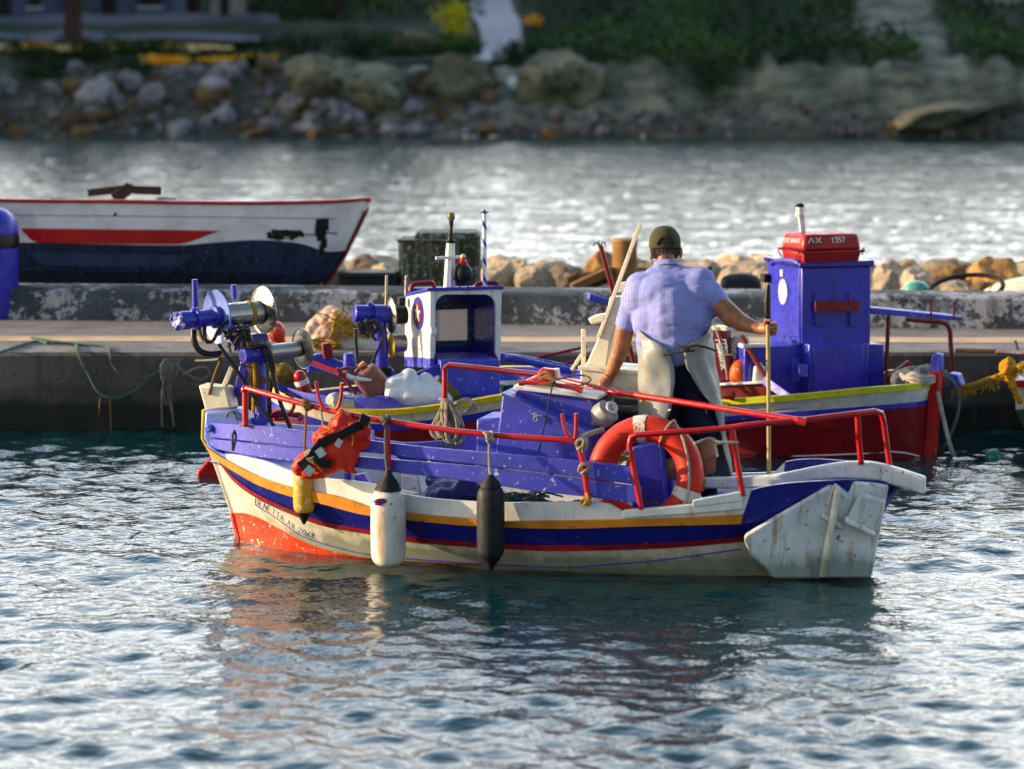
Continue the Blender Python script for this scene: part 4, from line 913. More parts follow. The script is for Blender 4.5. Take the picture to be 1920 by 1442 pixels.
mb = MB(); mb.lathe(c1-AX*0.31, AX, [(-.012,.045),(0,.058),(.012,.058)], 10); rr = random.Random(4)
for k in range(26): a = rr.uniform(0, 6.28); p = c1-AX*0.31+V(rr.uniform(-.02,.02), 0, math.sin(a)*.05)+AX.cross(V(0,0,1))*math.cos(a)*.05; mb.ell(p, .014,.012,.014, n=6, m=4)
part(mb, "motor_cap", paint("flaking_white_blue", (0.55, 0.6, 0.8), 0.5, 0.5, wear=(0.05, 0.05, 0.3), wa=0.5))
flmat = [M['bowblue'], M['steel']]
def disc(c, R, name, mats, dish=0.02):
    mb = MB(); mb.lathe(c, AX, [(0.0,.02),(0.0,R*.45),(-dish*.3,R*.7),(-dish,R*.97),(-dish-.002,R),(-dish+.006,R),(-dish+.006,R*.96),(.008,R*.4),(.008,.02)], 40); return part(mb, name, mats)
disc(Q(411,594), 0.18, "flange", 'bowblue'); 
e1 = Q(411,594); e2 = Q(487,588, -0.0)+V(0,0,0)
d12 = (e2-e1).dot(AX); e2 = e1+AX*0.31+V(0,0,.012)
dr = MB(); dr.lathe(e1+AX*.005, AX, [(0,.083),(.30,.083)], 28); part(dr, "drum", 'steel')
dr = MB(); dr.lathe(e1+AX*.215, AX, [(0,.087),(.02,.089),(.03,.085)], 24); part(dr, "drum_rope", 'ropeyellow')
mb = MB()
for k in range(6): a = k*1.05; mb.tube([e1+AX*.02+(AX.cross(V(0,0,1))*math.cos(a)+V(0,0,1)*math.sin(a))*.084, e1+AX*.20+(AX.cross(V(0,0,1))*math.cos(a)+V(0,0,1)*math.sin(a))*.084], .006, 6)
part(mb, "drum_rib", 'steel')
disc(e2, 0.166, "flange", 'steel', -0.03)
g1 = Q(504,661); g2 = g1+AX*0.235
mb = MB(); mb.lathe(g1, AX, [(0,.053),(.225,.053)], 24); mb.lathe(g1-AX*.02, AX, [(0,.075),(.012,.078),(.02,.06)], 24); part(mb, "drum", 'steel')
disc(g2, 0.135, "flange", 'steel', -0.025)
mb = MB(); mb.tube([g1-AX*.2, g1], .03, 10); mb.lathe(g1-AX*.2, AX, [(0,.05),(.1,.06),(.18,.05)], 14); part(mb, "gearbox", 'blue')
mb = MB(); mb.obox(Q(466,628,-.06), V(.13,.06,0), V(-.04,.10,0), V(.02,0,-.19)); mb.lathe(Q(480,664,.07), V(.3,-1,0), [(0,.05),(.03,.05),(.035,.03)], 14); part(mb, "housing", 'navy', .015)
mb = MB(); mb.tube(cr([Q(452,640,.1), Q(470,652,.13), Q(500,650,.12), Q(512,690,.1), Q(505,740,.06)], 6), .016, 8); mb.tube(cr([Q(440,604,.06), Q(462,618,.10), Q(470,640,.12)], 6), .017, 8); part(mb, "hose", 'blackhose')
mb = MB(); mb.tube([Q(366,582), Q(365,524)], .0195, 10); part(mb, "upright", 'blue')
mb = MB(); mb.tube([Q(440,560,-.1), Q(438,534,-.1)], .0195, 10); part(mb, "upright", 'lav')
mb = MB(); mb.tube(cr([Q(366,600,.05), Q(363,632,.1), Q(372,655,.1), Q(392,664,.08), Q(418,662,.04)], 6), .021, 10); mb.tube(cr([Q(384,605,.1), Q(385,635,.14), Q(398,640,.12), Q(415,612,.12), Q(438,600,.06), Q(450,612,0)], 6), .012, 8); part(mb, "hose", 'blackhose')
mb = MB(); mb.tube(cr([Q(372,596,.12), Q(376,628,.14), Q(390,644,.12)], 6), .013, 8); part(mb, "hose", 'ropebrown')
mb = MB(); mb.tube([Q(410,645,.1), Q(440,690,.1), Q(514,800,.1)], .0135, 8); part(mb, "strut", 'blackhose')
mb = MB(); mb.tube(cr([Q(488,640,.08), Q(508,690,.1), Q(524,750,.08), Q(546,806,.05)], 5), .0145, 8); part(mb, "strut", 'blackhose')
mb = MB(); mb.bar(Q(446,742,-.06), Q(462,676,-.06), .06, .05, F.ev); part(mb, "brace", 'blue', .006)
mb = MB(); mb.bar(Q(420,726,.02), Q(436,688,.02), .034, .03, F.ev); part(mb, "brace", 'cream', .004)
mb = MB(); rr = random.Random(9)
for k in range(34):                                             # knot of old brown twine round the shaft
    a = Q(445+rr.uniform(-24,24), 632+rr.uniform(-16,16), .12+rr.uniform(-.06,.08)); b = a+V(rr.uniform(-.07,.07), rr.uniform(-.05,.05), rr.uniform(-.05,.04)); mb.tube(cr([a, (a+b)/2+V(0,-.03,.02), b], 3), .009, 5)
part(mb, "twine_tangle", 'ropedark')
mb = MB()
for k in range(9): mb.tube(cr([Q(455+k*4,640,.14), Q(462+k*2.6,675,.10), Q(470+k*1.8,715,.08), Q(474+k*1.2,750+rr.uniform(-10,20),.06)], 4), .0052, 5)
for k in range(6): mb.torus(Q(486,706+k*2.6,0), V(0.1*rr.uniform(-1,1),.1,1), .052, .004, 18, 5)
part(mb, "twine", 'ropebrown')
mb = MB(); mb.tube(cr([Q(462,640,.14), Q(472,670,.12), Q(478,700,.1), Q(476,740,.08), Q(474,775,.08)], 5), .011, 6); part(mb, "twine", 'ropeyellow')
mb = MB(); mb.tube(cr([Q(392,740,.08), Q(402,705,.08), Q(412,680,.08), Q(420,662,.08)], 5), .010, 6); part(mb, "twine", 'ropebrown')
# ================================================================ THINGS ON AND ABOUT THE FISHING BOAT
def rope(name, pts, r, mat, label, cat="rope", n=7, seg=6, group=None):
    mb = MB(); mb.tube(cr(pts, seg), r, n); return tag(mb.build(name, M[mat]), label, cat, group)
def knot(mb, c, s, r, seed=1):
    rr = random.Random(seed)
    for k in range(4):
        a = Vector((rr.gauss(0,1), rr.gauss(0,.5), rr.gauss(0,1))).normalized(); mb.torus(Vector(c)+V(rr.uniform(-.3,.3)*s,0,rr.uniform(-.5,.5)*s), a, s, r, 14, 6)
# ---- fenders
def fender(px, ytop, ybot, wpx, name, label, body, cone_top, cone_bot, rope_pts, ropemat, dv=0.10, notch=False):
    Y = hull_pt(px, min(ybot, 985), 0).y-dv; sc = Y/FPX; c0 = P(px, ytop, Y); c1 = P(px, ybot, Y); L = (c0-c1).length; R = wpx/2*sc; ax = (c1-c0).normalized()
    t = thing(name, label, "fender", c1, "fenders hanging on the boat's side"); mb = MB()
    pr = [(0,R*.35),(L*.02,R*.62),(L*.06,R*.86),(L*.13,R*.98),(L*.25,R),(L*.8,R),(L*.9,R*.95),(L*.96,R*.8),(L,R*.45)]
    mb.lathe(c0, ax, pr, 26); b = mb.build("body", body, t, sub=1)
    if cone_top: mb = MB(); mb.lathe(c0-ax*cone_top, ax, [(0,.018),(cone_top*.3,.03),(cone_top*.75,R*.62),(cone_top+.012,R*.78),(cone_top+.02,R*.5)], 20); mb.build("neck", M['black'], t)
    if cone_bot: mb = MB(); mb.lathe(c1-ax*.012, ax, [(0,R*.7),(cone_bot*.35,R*.5),(cone_bot*.8,R*.26),(cone_bot,R*.16),(cone_bot+.008,R*.08)], 20); mb.build("tip", M['black'], t)
    mb = MB(); mb.tube(cr([F.pv(x, y, v) for x, y, v in rope_pts]+[c0-ax*(cone_top-.01)], 6), .0085, 7); knot(mb, F.pv(*rope_pts[0]), .03, .0085, int(px)); mb.build("lanyard", M[ropemat], t); return t
YF = paint("yellow_fender", (0.60, 0.34, 0.015), 0.4, 0.7, wear=(0.5, 0.48, 0.38), wa=0.6, streak=(0.35, 0.28, 0.05), sa=0.6)
WF = paint("white_fender", (0.70, 0.68, 0.62), 0.4, 0.8, wear=(0.25, 0.28, 0.12), wa=0.66, streak=(0.42, 0.22, 0.07), sa=0.565)
BF = paint("black_fender", (0.008, 0.009, 0.016), 0.62, 0.6, wear=(0.12, 0.12, 0.13), wa=0.7)
fender(570, 872, 963, 42, "fender", "small yellow fender with black tip hanging under the orange life jacket", YF, 0.0, 0.075, [(575,760,vr(575)+.03),(573,800,vr(575)+.03),(571,850,vr(575)+.05)], 'ropebrown', 0.10)
wf = fender(728, 915, 1062, 68, "fender", "large dirty white fender with purple smear, touching the water", WF, 0.115, 0.0, [(724,786,vr(724)+.03),(722,830,vr(724)+.05),(724,870,vr(724)+.07)], 'ropegrey', 0.15, True)
fender(920, 908, 1050, 54, "fender", "black sausage fender with a frayed rope, hanging amidships", BF, 0.06, 0.07, [(918,818,vr(918)+.03),(917,850,vr(918)+.05),(918,880,vr(918)+.08)], 'rope', 0.14)
Yw = hull_pt(728, 985, 0).y-.15-.118
mb = MB(); c = P(722, 941, Yw+.012); rr = random.Random(1)
for k in range(7): mb.ell(c+V(rr.uniform(-.045,.045), 0.004, rr.uniform(-.015,.015)), rr.uniform(.02,.035), .006, rr.uniform(.008,.014), n=10, m=6)
mb.build("smear", plain("purple_smear", (0.25, 0.02, 0.14), 0.6), wf)
# ---- lifebuoy
vb = 0.52; bc = F.pv(1210, 891, vb); rgt = (F.pv(1260,891,vb)-bc).normalized(); nb = (F.ev+V(0,0,.22)).normalized(); ub = nb.cross(rgt); ub = ub if ub.z > 0 else -ub
t = thing("lifebuoy", "orange lifebuoy with white bands standing against the stern rail", "lifebuoy", bc-V(0,0,.36))
RB, rb_ = 0.285, 0.082
mb = MB(); mb.torus(bc, nb, RB, rb_, 64, 18, xdir=rgt, ex=1.02)
OR = plain("orange_foam_skin", (0.58, 0.020, 0.002), 0.5, 0.75)
mb.build("ring", OR, t, disp=[(.09,.006)])
for a in (95, -25, 205): 
    mb = MB(); mb.torus(bc, nb, RB, rb_+.004, 6, 18, xdir=rgt, ex=1.02, a0=a-7, a1=a+7); mb.build("band", paint("scuffed_white_tape", (0.66, 0.64, 0.58), 0.5, 0.8, wear=(0.5, 0.08, 0.03), wa=0.6), t)
pt = lambda ang, R, off=0: bc+(rgt*math.cos(math.radians(ang))+ub*math.sin(math.radians(ang))*1.02)*R+nb*off
mb = MB(); mb.tube(cr([pt(62,.38,.0), pt(40,.33,.075), pt(15,.30,.09), pt(-8,.30,.09), pt(-30,.32,.08), pt(-42,.30,.07)], 6), .0085, 7)
mb.torus(pt(62,RB), (rgt*-math.sin(1.08)+ub*math.cos(1.08)), rb_+.008, .007, 22, 6); mb.build("grab_line", M['ropewhite'], t)
rope("lashing_line", [F.pv(1302,832,vr(1302)+.03), F.pv(1330,822,vr(1330)), F.pv(1350,829,vr(1350)+.02), F.pv(1384,829,vr(1384)+.02), F.pv(1345,832,vr(1345)), F.pv(1344,845,vr(1344)), F.pv(1346,856,vr(1346))], .008, 'ropewhite', "thin pale line tying the lifebuoy to the stern rail post")
rope("chain", [F.pv(1200,938,.68), F.pv(1225,942,.66), F.pv(1240,950,.66), F.pv(1258,953,.66)], .010, 'ropedark', "short dark chain lying beside the foot of the lifebuoy", "chain")
# yellow line reel hanging inside the lifebuoy
c = F.pv(1169, 868, .40); t = thing("line_reel", "coil of yellow fishing line hanging inside the lifebuoy", "line reel", c)
mb = MB()
for k in range(7): mb.torus(c+V(.006*(k-3),0,-.004*k), V(.1*(k-3),1,.1), .043+.003*(k % 3), .0055, 20, 6)
mb.build("coil", M['ropeyellow'], t); mb = MB(); mb.ell(c+V(0,0,.085), .03,.03,.032, n=12, m=8); mb.tube([c+V(0,0,.05), c+V(0,0,.16)], .006, 6); mb.build("cork_float", M['cream'], t)
# ---- life jacket hung on the rail
Yj = F.pv(620, 800, vr(620)+.10).y; J = lambda x, y, dy=0: P(x, y, Yj+dy)
t = thing("life_jacket", "torn orange life jacket with black straps slung from the rail at the bow", "life jacket", J(620, 890))
mb = MB()
mb.cap(J(566,872), J(640,838), .06, .095); mb.cap(J(600,868,.03), J(650,850,.03), .10, .09); mb.cap(J(610,822), J(672,806), .075, .08); mb.cap(J(640,800), J(640,776), .05, .035); mb.cap(J(672,800,.02), J(680,828,.02), .045, .05); mb.cap(J(625,790,.02), J(650,785,.02), .03, .05); mb.ell(J(630,842,-.02), .13, .085, .10); mb.cap(J(560,876), J(580,886), .05, .05); mb.cap(J(600,880), J(585,886), .07, .05)
for (x, y) in ((690,800),(684,814),(664,884),(640,878)): mb.lathe(J(x-14,y-8), J(x,y)-J(x-14,y-8), [(0,.035),(.05,.018),(.075,.003)], 8)
JM = cloth("orange_nylon", (0.68, 0.030, 0.010), rough=0.5, var=0.6, dirt=(0.60, 0.50, 0.46), da=0.66, fold=.9)
mb.build("shell", JM, t, remesh=.011, smooth=3, disp=[(.10,.035),(.035,.018)])
def strap(pts, w, name, mat, th=.006, lift=-.115):
    q = cr([J(x, y, lift+(d or 0)) for x, y, d in pts], 6); mb = MB(); rows = []
    for i, p in enumerate(q):
        d = (q[min(i+1, len(q)-1)]-q[max(i-1, 0)]).normalized(); s = d.cross(V(0,1,0)).normalized()*w/2; rows.append([p+s, p-s, p-s+V(0,th*4,0), p+s+V(0,th*4,0)])
    mb.loft(rows); return mb.build(name, mat, t)
BK = cloth("black_webbing", (0.010, 0.010, 0.012), rough=0.8)
strap([(588,848,.01),(612,826,.0),(640,816,.0),(665,802,.015),(682,796,.03)], .055, "strap", BK); strap([(562,876,.02),(584,858,-.0),(592,846,.0),(606,828,.0)], .06, "strap", BK); strap([(588,852,.0),(604,868,-.005),(622,872,.02)], .05, "strap", BK)
strap([(575,846,.02),(582,858,.0),(590,864,.0)], .05, "buckle_pad", cloth("tan_webbing", (0.42, 0.34, 0.22)))
RF = plain("reflective_patch", (0.55, 0.60, 0.58), 0.35)
strap([(596,842,-.005),(606,856,-.005)], .05, "reflective_patch", RF); strap([(574,878,-.0),(586,888,-.0)], .055, "reflective_patch", RF)
strap([(630,828,-.01),(640,834,-.01)], .05, "worn_patch", cloth("faded_patch", (0.62, 0.50, 0.48)))
mb = MB(); mb.obox(J(672,792,-.12), V(.06,0,-.03), V(.02,0,.06), V(0,.03,0)); mb.build("buckle", M['black'], t, bevel=.004)
mb = MB(); mb.tube(cr([J(612,802,-.06), J(628,782,-.06), J(640,772,-.06)], 5), .005, 6); mb.build('cord', M['ropeyellow'], t); mb = MB(); mb.tube(cr([J(576,858,-.125), J(592,872,-.135), J(604,884,-.11)], 5), .0045, 6); mb.tube(cr([J(655,800,-.1), J(662,822,-.1), J(660,838,-.08)], 5), .0045, 6); mb.tube(cr([J(600,815,-.08), J(618,806,-.09), J(606,798,-.05), J(600,804,-.05)], 5), .006, 6); mb.build("cord", M['ropeyellow'], t)
rope("lanyard", [F.pv(601,765,vr(600)+.02), F.pv(604,785,vr(600)+.03), F.pv(606,806,vr(600)+.04)], .007, 'rope', "short pale line holding the life jacket to the rail")
rope("mooring_line", [F.pv(460,792,vr(460)+.03), F.pv(446,800,.30), F.pv(436,816,.32), F.pv(436,845,.30)], .009, 'ropegrey', "grey line looped round the first rail post and over the bow boards")
rope("short_line", [F.pv(424,782,.12), F.pv(430,772,.14), F.pv(440,776,.14), F.pv(444,788,.12)], .009, 'ropegrey', "small grey loop of line on the blue bow knee")
mb = MB(); knot(mb, F.pv(574,756,vr(574)+.02), .025, .009, 3); tag(mb.build("rope_knot", M['ropebrown']), "brown knot on the rail above the yellow fender", "knot")
mb = MB(); knot(mb, F.pv(1096,880,vr(1092)+.02), .03, .009, 6); tag(mb.build('rope_knot', M['rope']), 'hemp knot on the red post beside the lifebuoy, half way down', 'knot'); mb = MB(); knot(mb, F.pv(1092,838,vr(1092)+.02), .035, .010, 5); mb.tube(cr([F.pv(1088,822,vr(1090)), F.pv(1110,812,vr(1090)-.1), F.pv(1130,806,vr(1090)-.2)], 5), .018, 7); tag(mb.build("rope_knot", M['rope']), "hemp rope tied round the top of the red post and leading to the lifebuoy", "knot")
mb = MB(); knot(mb, F.pv(1101,938,vr(1100)+.03), .03, .008, 8); tag(mb.build("rope_knot", M['ropeyellow']), "yellow twine tied at the foot of the red post right of the black fender", "knot")
# ---- grapnel anchor on the foredeck
t = thing("grapnel_anchor", "red folding grapnel anchor lying on the foredeck", "anchor", F.pv(540,796,-.05))
A = lambda x, y, v=-.05: F.pv(x, y, v)
mb = MB(); mb.tube([A(508,780), A(540,777), A(560,780)], .015, 8); mb.build("shank", M['darkred'], t)
for q in ([(540,777),(550,766),(551,752),(545,742),(536,738)], [(510,780),(520,772),(535,775)], [(545,778),(560,776),(566,782),(560,788)], [(540,778),(530,786),(515,786)]):
    mb = MB(); mb.tube(cr([A(*p) for p in q], 5), .012, 8); mb.build("fluke", M['red'], t)
# ---- coiled hemp rope on the far rail post
c0 = F.pv(843, 752, -.60); t = thing("rope_coil", "thick coil of hemp rope hanging on the far rail post", "rope", F.pv(843, 832, -.60)); mb = MB(); rr = random.Random(6)
for k in range(12):
    x0 = 834+rr.uniform(-3,8); dx = rr.uniform(-30,34); yb = 833+rr.uniform(-34,2); d = -.60+rr.uniform(0,.12)
    mb.tube(cr([F.pv(x0,756,d), F.pv(x0+dx*.35-6,782,d+.03), F.pv(828+dx*.9-4,yb-14,d+.05), F.pv(834+dx*.8,yb,d+.05), F.pv(845+dx*.8,yb-12,d+.04), F.pv(848+dx*.5,785,d+.02), F.pv(x0+6,757,d)], 5), .0125, 7)
mb.build("loops", M['rope'], t); mb = MB()
for k in range(7): mb.tube(cr([F.pv(846,764,-.54), F.pv(862+k*2,752-k*.6,-.5), F.pv(880+k*2.4,750+k*2.6,-.5), F.pv(888-k*3,758+k*2.6,-.48)], 5), .012, 7)
for k in range(4): mb.torus(F.pv(838+k*3,752+k*6,-.56), V(.3,.2,1), .045, .012, 18, 7)
mb.build("bight", M['rope'], t)
mb = MB(); rr = random.Random(16)
for k in range(5): x0 = 822+k*9; mb.tube(cr([F.pv(x0,832,-.35), F.pv(x0+rr.uniform(-4,4),850,-.34), F.pv(x0+rr.uniform(-3,8),864+rr.uniform(-4,6),-.33)], 4), .011, 6)
tag(mb.build("rope_tails", M['ropegrey']), "grey rope tails dangling behind the blue washboards below the coil", "rope")
# ---- odds and ends on deck
mb = MB()
mb.ell(F.pv(845,925,.30)-V(0,0,.12), .17,.14,.12); mb.ell(F.pv(880,925,.25)-V(0,0,.12), .15,.13,.12); mb.ell(F.pv(845,925,.30), .16,.12,.075); mb.ell(F.pv(880,925,.25), .14,.12,.08); mb.cap(F.pv(812,900,.2), F.pv(840,922,.25), .05, .08); mb.ell(F.pv(870,915,.3), .08,.08,.07)
tag(mb.build("tarpaulin", cloth("dark_blue_sheet", (0.02, 0.02, 0.12), rough=0.45), remesh=.016, smooth=2, disp=[(.09,.06)]), "crumpled dark blue tarpaulin on deck left of the black fender", "tarpaulin")
gc = F.pv(975, 938, .35); t = thing("net_heap", "heap of dark green netting on deck right of the black fender", "net", F.w(F.loc(gc)[0], .2, .21)); zc = gc.z
mb = MB(); mb.ell(gc+V(0,.06,-.12), .34,.15,.13); mb.ell(gc+F.eu*.2+V(0,.05,-.14), .2,.14,.11); mb.build("mound", cloth("green_mesh", (.012,.06,.045), (.03,.10,.075), 40, rough=1), t, remesh=.014, disp=[(.05,.05)])
mb = MB(); rr = random.Random(12)
for k in range(70):
    f = rr.uniform(-.36,.34); p = gc+F.eu*f+F.ev*rr.uniform(-.14,.10)+V(0,0,rr.uniform(-.09,.02)-.25*f*f); d = F.eu*rr.uniform(.04,.12)+V(0,0,rr.uniform(-.04,.04))
    mb.tube(cr([p-d, p+F.ev*rr.uniform(-.05,.05)+V(0,0,rr.uniform(.0,.04)), p+d], 3), .0065, 5)
mb.build("strands", M['ropegreen'], t)
t = thing("flare_lamp", "steel tube topped by a grey bottle shaped lamp, leaning behind the lifebuoy", "lamp", F.pv(990,945,.35))
mb = MB(); a_, b_ = F.pv(985,940,.35), F.pv(1110,796,.10); mb.tube([a_, b_], .024, 12); mb.build("tube", M['grey'], t)
ax = (F.pv(1150,764,.14)-F.pv(1112,796,.10)).normalized(); p0 = F.pv(1108,798,.10)
mb = MB(); mb.lathe(p0, ax, [(0,.03),(.02,.034),(.05,.04),(.08,.075),(.11,.085),(.17,.08),(.19,.05),(.20,.03)], 22); mb.build("body", plain("grey_bottle", (0.36, 0.36, 0.34), 0.35), t)
mb = MB(); mb.torus(p0+ax*.19+V(.004,-.03,.01), (V(.45,-.75,.45)), .032, .011, 20, 8); mb.build("white_ring", M['white'], t)
t = thing("fish_crate", "white plastic fish crate with faded print on deck behind the white fender", "crate", F.pv(790,930,.2))
q = [(752,886),(782,880),(790,926),(752,932)]
mb = MB(); mb.prism([F.pv(x, y, .2) for x, y in q], -F.ev*.25); mb.build("side", M['white'], t, bevel=.01)
mb = MB(); mb.prism([F.pv(x, y, .21) for x, y in ((750,882),(784,876),(785,882),(750,889))], -F.ev*.28); mb.build("rim", M['cream'], t, bevel=.005)
mb = MB(); mb.tube([F.pv(652,862,.5), F.pv(652,900,.5)], .024, 8); mb.prism([F.pv(x, y, .55) for x, y in ((664,892),(682,888),(692,906),(668,906))], -F.ev*.08); tag(mb.build("mooring_bitt", M['blue']), "small blue bitt standing on the near gunwale right of the life jacket", "bitt")
# ================================================================ THE MAN
vp = -0.12; G = lambda px, py, d=0.0: F.pv(px, py, vp)+V(0, d, 0)
pers = thing("person", "man seen from behind in striped blue shirt, cap and pale apron, steering the boat", "person", G(1285, 930))
SKIN = None
def skinmat():
    m, t, N, L, B = nt("skin"); v = tc(N)
    c = mix(N, L, ramp(N, L, nz(N, L, v, 11, 5), [(0.35, 0.0), (0.7, 1.0)]), (0.33, 0.125, 0.05), (0.19, 0.066, 0.03))
    L.new(c, B.inputs["Base Color"]); B.inputs["Roughness"].default_value = 0.5; B.inputs["Subsurface Weight"].default_value = 0.06; B.inputs["Subsurface Radius"].default_value = (0.01, 0.004, 0.002)
    bump(N, L, B, nz(N, L, v, 55, 4), 0.004, 0.4); return m
SKIN = skinmat()
# --- body: head, neck, trunk, arms, hands, legs as one surface
b = MB(); hd = 0.20
hc = G(1250, 466, hd+.02)
b.ell(hc, .086, .102, .118, n=28, m=18); b.cap(G(1250, 486, hd+.05), G(1250, 492, hd+.085), .062, .05)      # skull, jaw
b.cap(G(1251, 482, hd-.03), G(1252, 525, hd-.06), .062, .052); 
b.cap(hc+V(0,.10,-.005), hc+V(0,.122,-.03), .012, .017); b.cap(hc+V(-.035,.088,.028), hc+V(.035,.088,.028), .016, .016)  # nose, brow
b.cap(hc+V(-.02,.09,-.062), hc+V(.02,.09,-.062), .010, .010); b.cap(hc+V(-.02,.088,-.073), hc+V(.02,.088,-.073), .010, .010)
for sg, ex, ey in ((-1, 1224, 482), (1, 1280, 478)):                       # ears
    e = G(ex, ey, hd+.01); b.ell(e, .014, .024, .036); b.ell(e+V(.004*sg, .012, -.004), .010, .012, .022); b.ell(e+V(-.004*sg, .008, -.034), .009, .010, .012)
sl, sr = G(1196, 535, .10), G(1316, 526, .12)
b.cap(sl, sr, .045, .045); b.cap(G(1255, 545, .08), G(1268, 690, 0), .11, .12)
el = G(1166, 655, .10); wl_ = G(1143, 713, .16); b.cap(sl, G(1172, 620, .08), .052, .060); b.cap(G(1172, 620, .08), el, .062, .058); b.cap(el, wl_, .058, .034); b.cap(G(1160,672,.11), G(1150,700,.14), .052, .038)
er = G(1390, 606, .04); wr = G(1424, 616, -.02); b.cap(sr, G(1352, 575, .08), .042, .064); b.cap(G(1352, 575, .08), er, .070, .058); b.cap(er, wr, .057, .036)
b.ell(G(1374, 598, .05), .07, .06, .062)
def hand(w, palm_c, dirs, thumb, rp=.040, r0=.0115):
    """palm with four unequal curled fingers and a thumb; dirs: for each finger root, mid, tip"""
    b.cap(w, palm_c, .033, rp); 
    for i, (a, m1, m2, t) in enumerate(dirs):
        k = r0*(1-.06*i if i else .97); b.cap(palm_c, a, rp*.75, k*1.1); b.cap(a, m1, k*1.1, k); b.cap(m1, m2, k, k*.92); b.cap(m2, t, k*.92, k*.78)
    a, m1, t = thumb; b.cap(palm_c+(a-palm_c)*.3, a, rp*.6, .015); b.cap(a, m1, .0145, .013); b.cap(m1, t, .013, .010)
# left hand pressing on the rail, knuckles up, fingers over the pipe
pc = G(1132, 728, .14); D = []
for i, (x, y) in enumerate(((1122, 733), (1128, 737), (1135, 740), (1142, 741))):
    r_ = G(x, y, .10-.012*i); D.append((r_, r_+V(-.012, -.028, -.012), r_+V(-.006, -.034, -.038-.004*(i % 2)), r_+V(.006, -.018, -.056+.006*abs(i-1))))
hand(wl_, pc, D, (G(1145, 735, .12), G(1153, 741, .09), G(1160, 743, .07)), .042)
# right hand closed round the staff
pc = G(1438, 614, -.05); D = []
for i in range(4):
    y = 604+i*6.6; r_ = G(1449, y, -.05+.004*i); ln = [1, 1.08, 1.0, .82][i]
    D.append((r_, r_+V(.014, -.030*ln, -.002), r_+V(-.012, -.052*ln, -.003), r_+V(-.034*ln, -.046, -.004)))
hand(wr, pc, D, (G(1432, 603, -.08), G(1434, 596, -.11), G(1441, 597, -.125)), .040)
# legs
hl, hr = G(1238, 700, -.02), G(1302, 700, 0)
kl, kr = G(1244, 835, -.03), G(1322, 815, -.02); al, ar = G(1262, 935, 0), G(1330, 925, .03)
b.cap(hl, kl, .09, .075); b.cap(hr, kr, .08, .072); b.cap(kl, G(1254, 875, -.03), .07, .072); b.cap(G(1254, 875, -.03), al, .072, .045); b.cap(kr, G(1323, 850, -.03), .07, .072); b.cap(G(1323, 850, -.03), ar, .068, .042)
b.cap(al, al+V(-.01, .16, -.04), .045, .035); b.cap(ar, ar+V(.02, .16, -.04), .045, .035)
body = b.build("body", SKIN, pers, remesh=.0055, smooth=4)
mb = MB()
for sg in (-1, 1): mb.ell(hc+V(.033*sg, .088, .008), .014, .012, .011, n=10, m=8)
mb.build("eyes", plain("eye_white", (0.6, 0.6, 0.6), 0.2), pers)
# hair: short grey fringe under the cap
mb = MB(); rr = random.Random(3)
HM = cloth("grey_hair", (0.10, 0.085, 0.07), rough=0.8, var=0.3)
for k in range(900):
    a = rr.uniform(math.pi*.98, math.pi*2.02); zz = rr.uniform(-.075, .02) if k < 520 else rr.uniform(.0, .075); a = a if k < 520 else math.pi*1.5+rr.uniform(-.6, .6); n_ = V(math.cos(a)*.088, math.sin(a)*.104, zz); p = hc+n_*(1-.35*max(0, -zz-.03)/.1); mb.tube([p, p+V(n_.x*.06, n_.y*.06, -.018)], .0035, 4)
mb.build("hair", HM, pers)
# cap: olive with strap opening at the back, peak in front
CAPM = cloth("olive_cotton", (0.055, 0.055, 0.020), rough=0.9, var=0.6)
cc = hc+V(0, -.004, .022); rows = []
for i in range(15):
    zz = -.030+i/14*.132; t_ = (zz+.03)/.132; k = math.sqrt(max(0, 1-max(0, t_-.12)**2.4/.80)); k = max(k, .03)
    rows.append([cc+V(math.cos(a)*.0985*k*(1+.012*math.sin(3*a)), math.sin(a)*.116*k, zz*1.0) for a in [2*math.pi*q/48 for q in range(48)]])
mb = MB(); n = 48; vs = [p for rr_ in rows for p in rr_]; fs = []
for i in range(14):
    for k in range(n):
        ang = (k+.5)/n*2*math.pi; hole = abs(ang-math.pi*1.5) < .50 and 2 <= i < 7 and (abs(ang-math.pi*1.5)/.50)**2+((i+.5-2)/5)**2 < 1.0
        if not hole: fs.append((i*n+k, i*n+(k+1) % n, (i+1)*n+(k+1) % n, (i+1)*n+k))
fs.append(tuple(14*n+k for k in range(n))); mb.add(vs, fs)
capo = mb.build("cap", CAPM, pers, sharp=0); md = capo.modifiers.new("cloth", 'SOLIDIFY'); md.thickness = .004; md.offset = 1
mb = MB(); q = []
for i in range(13):
    a = math.pi*(.16+.68*i/12); q.append([cc+V(math.cos(a)*.093, math.sin(a)*.108, -.026), cc+V(math.cos(a)*.098, .02+math.sin(a)*.19, -.050)])
mb.loft(q, closed=False, caps=False); o = mb.build("cap_peak", CAPM, pers); md = o.modifiers.new("cloth", 'SOLIDIFY'); md.thickness = .005
mb = MB(); mb.ell(cc+V(0,0,.10), .010,.010,.006, n=10, m=6); mb.build("cap_button", CAPM, pers)
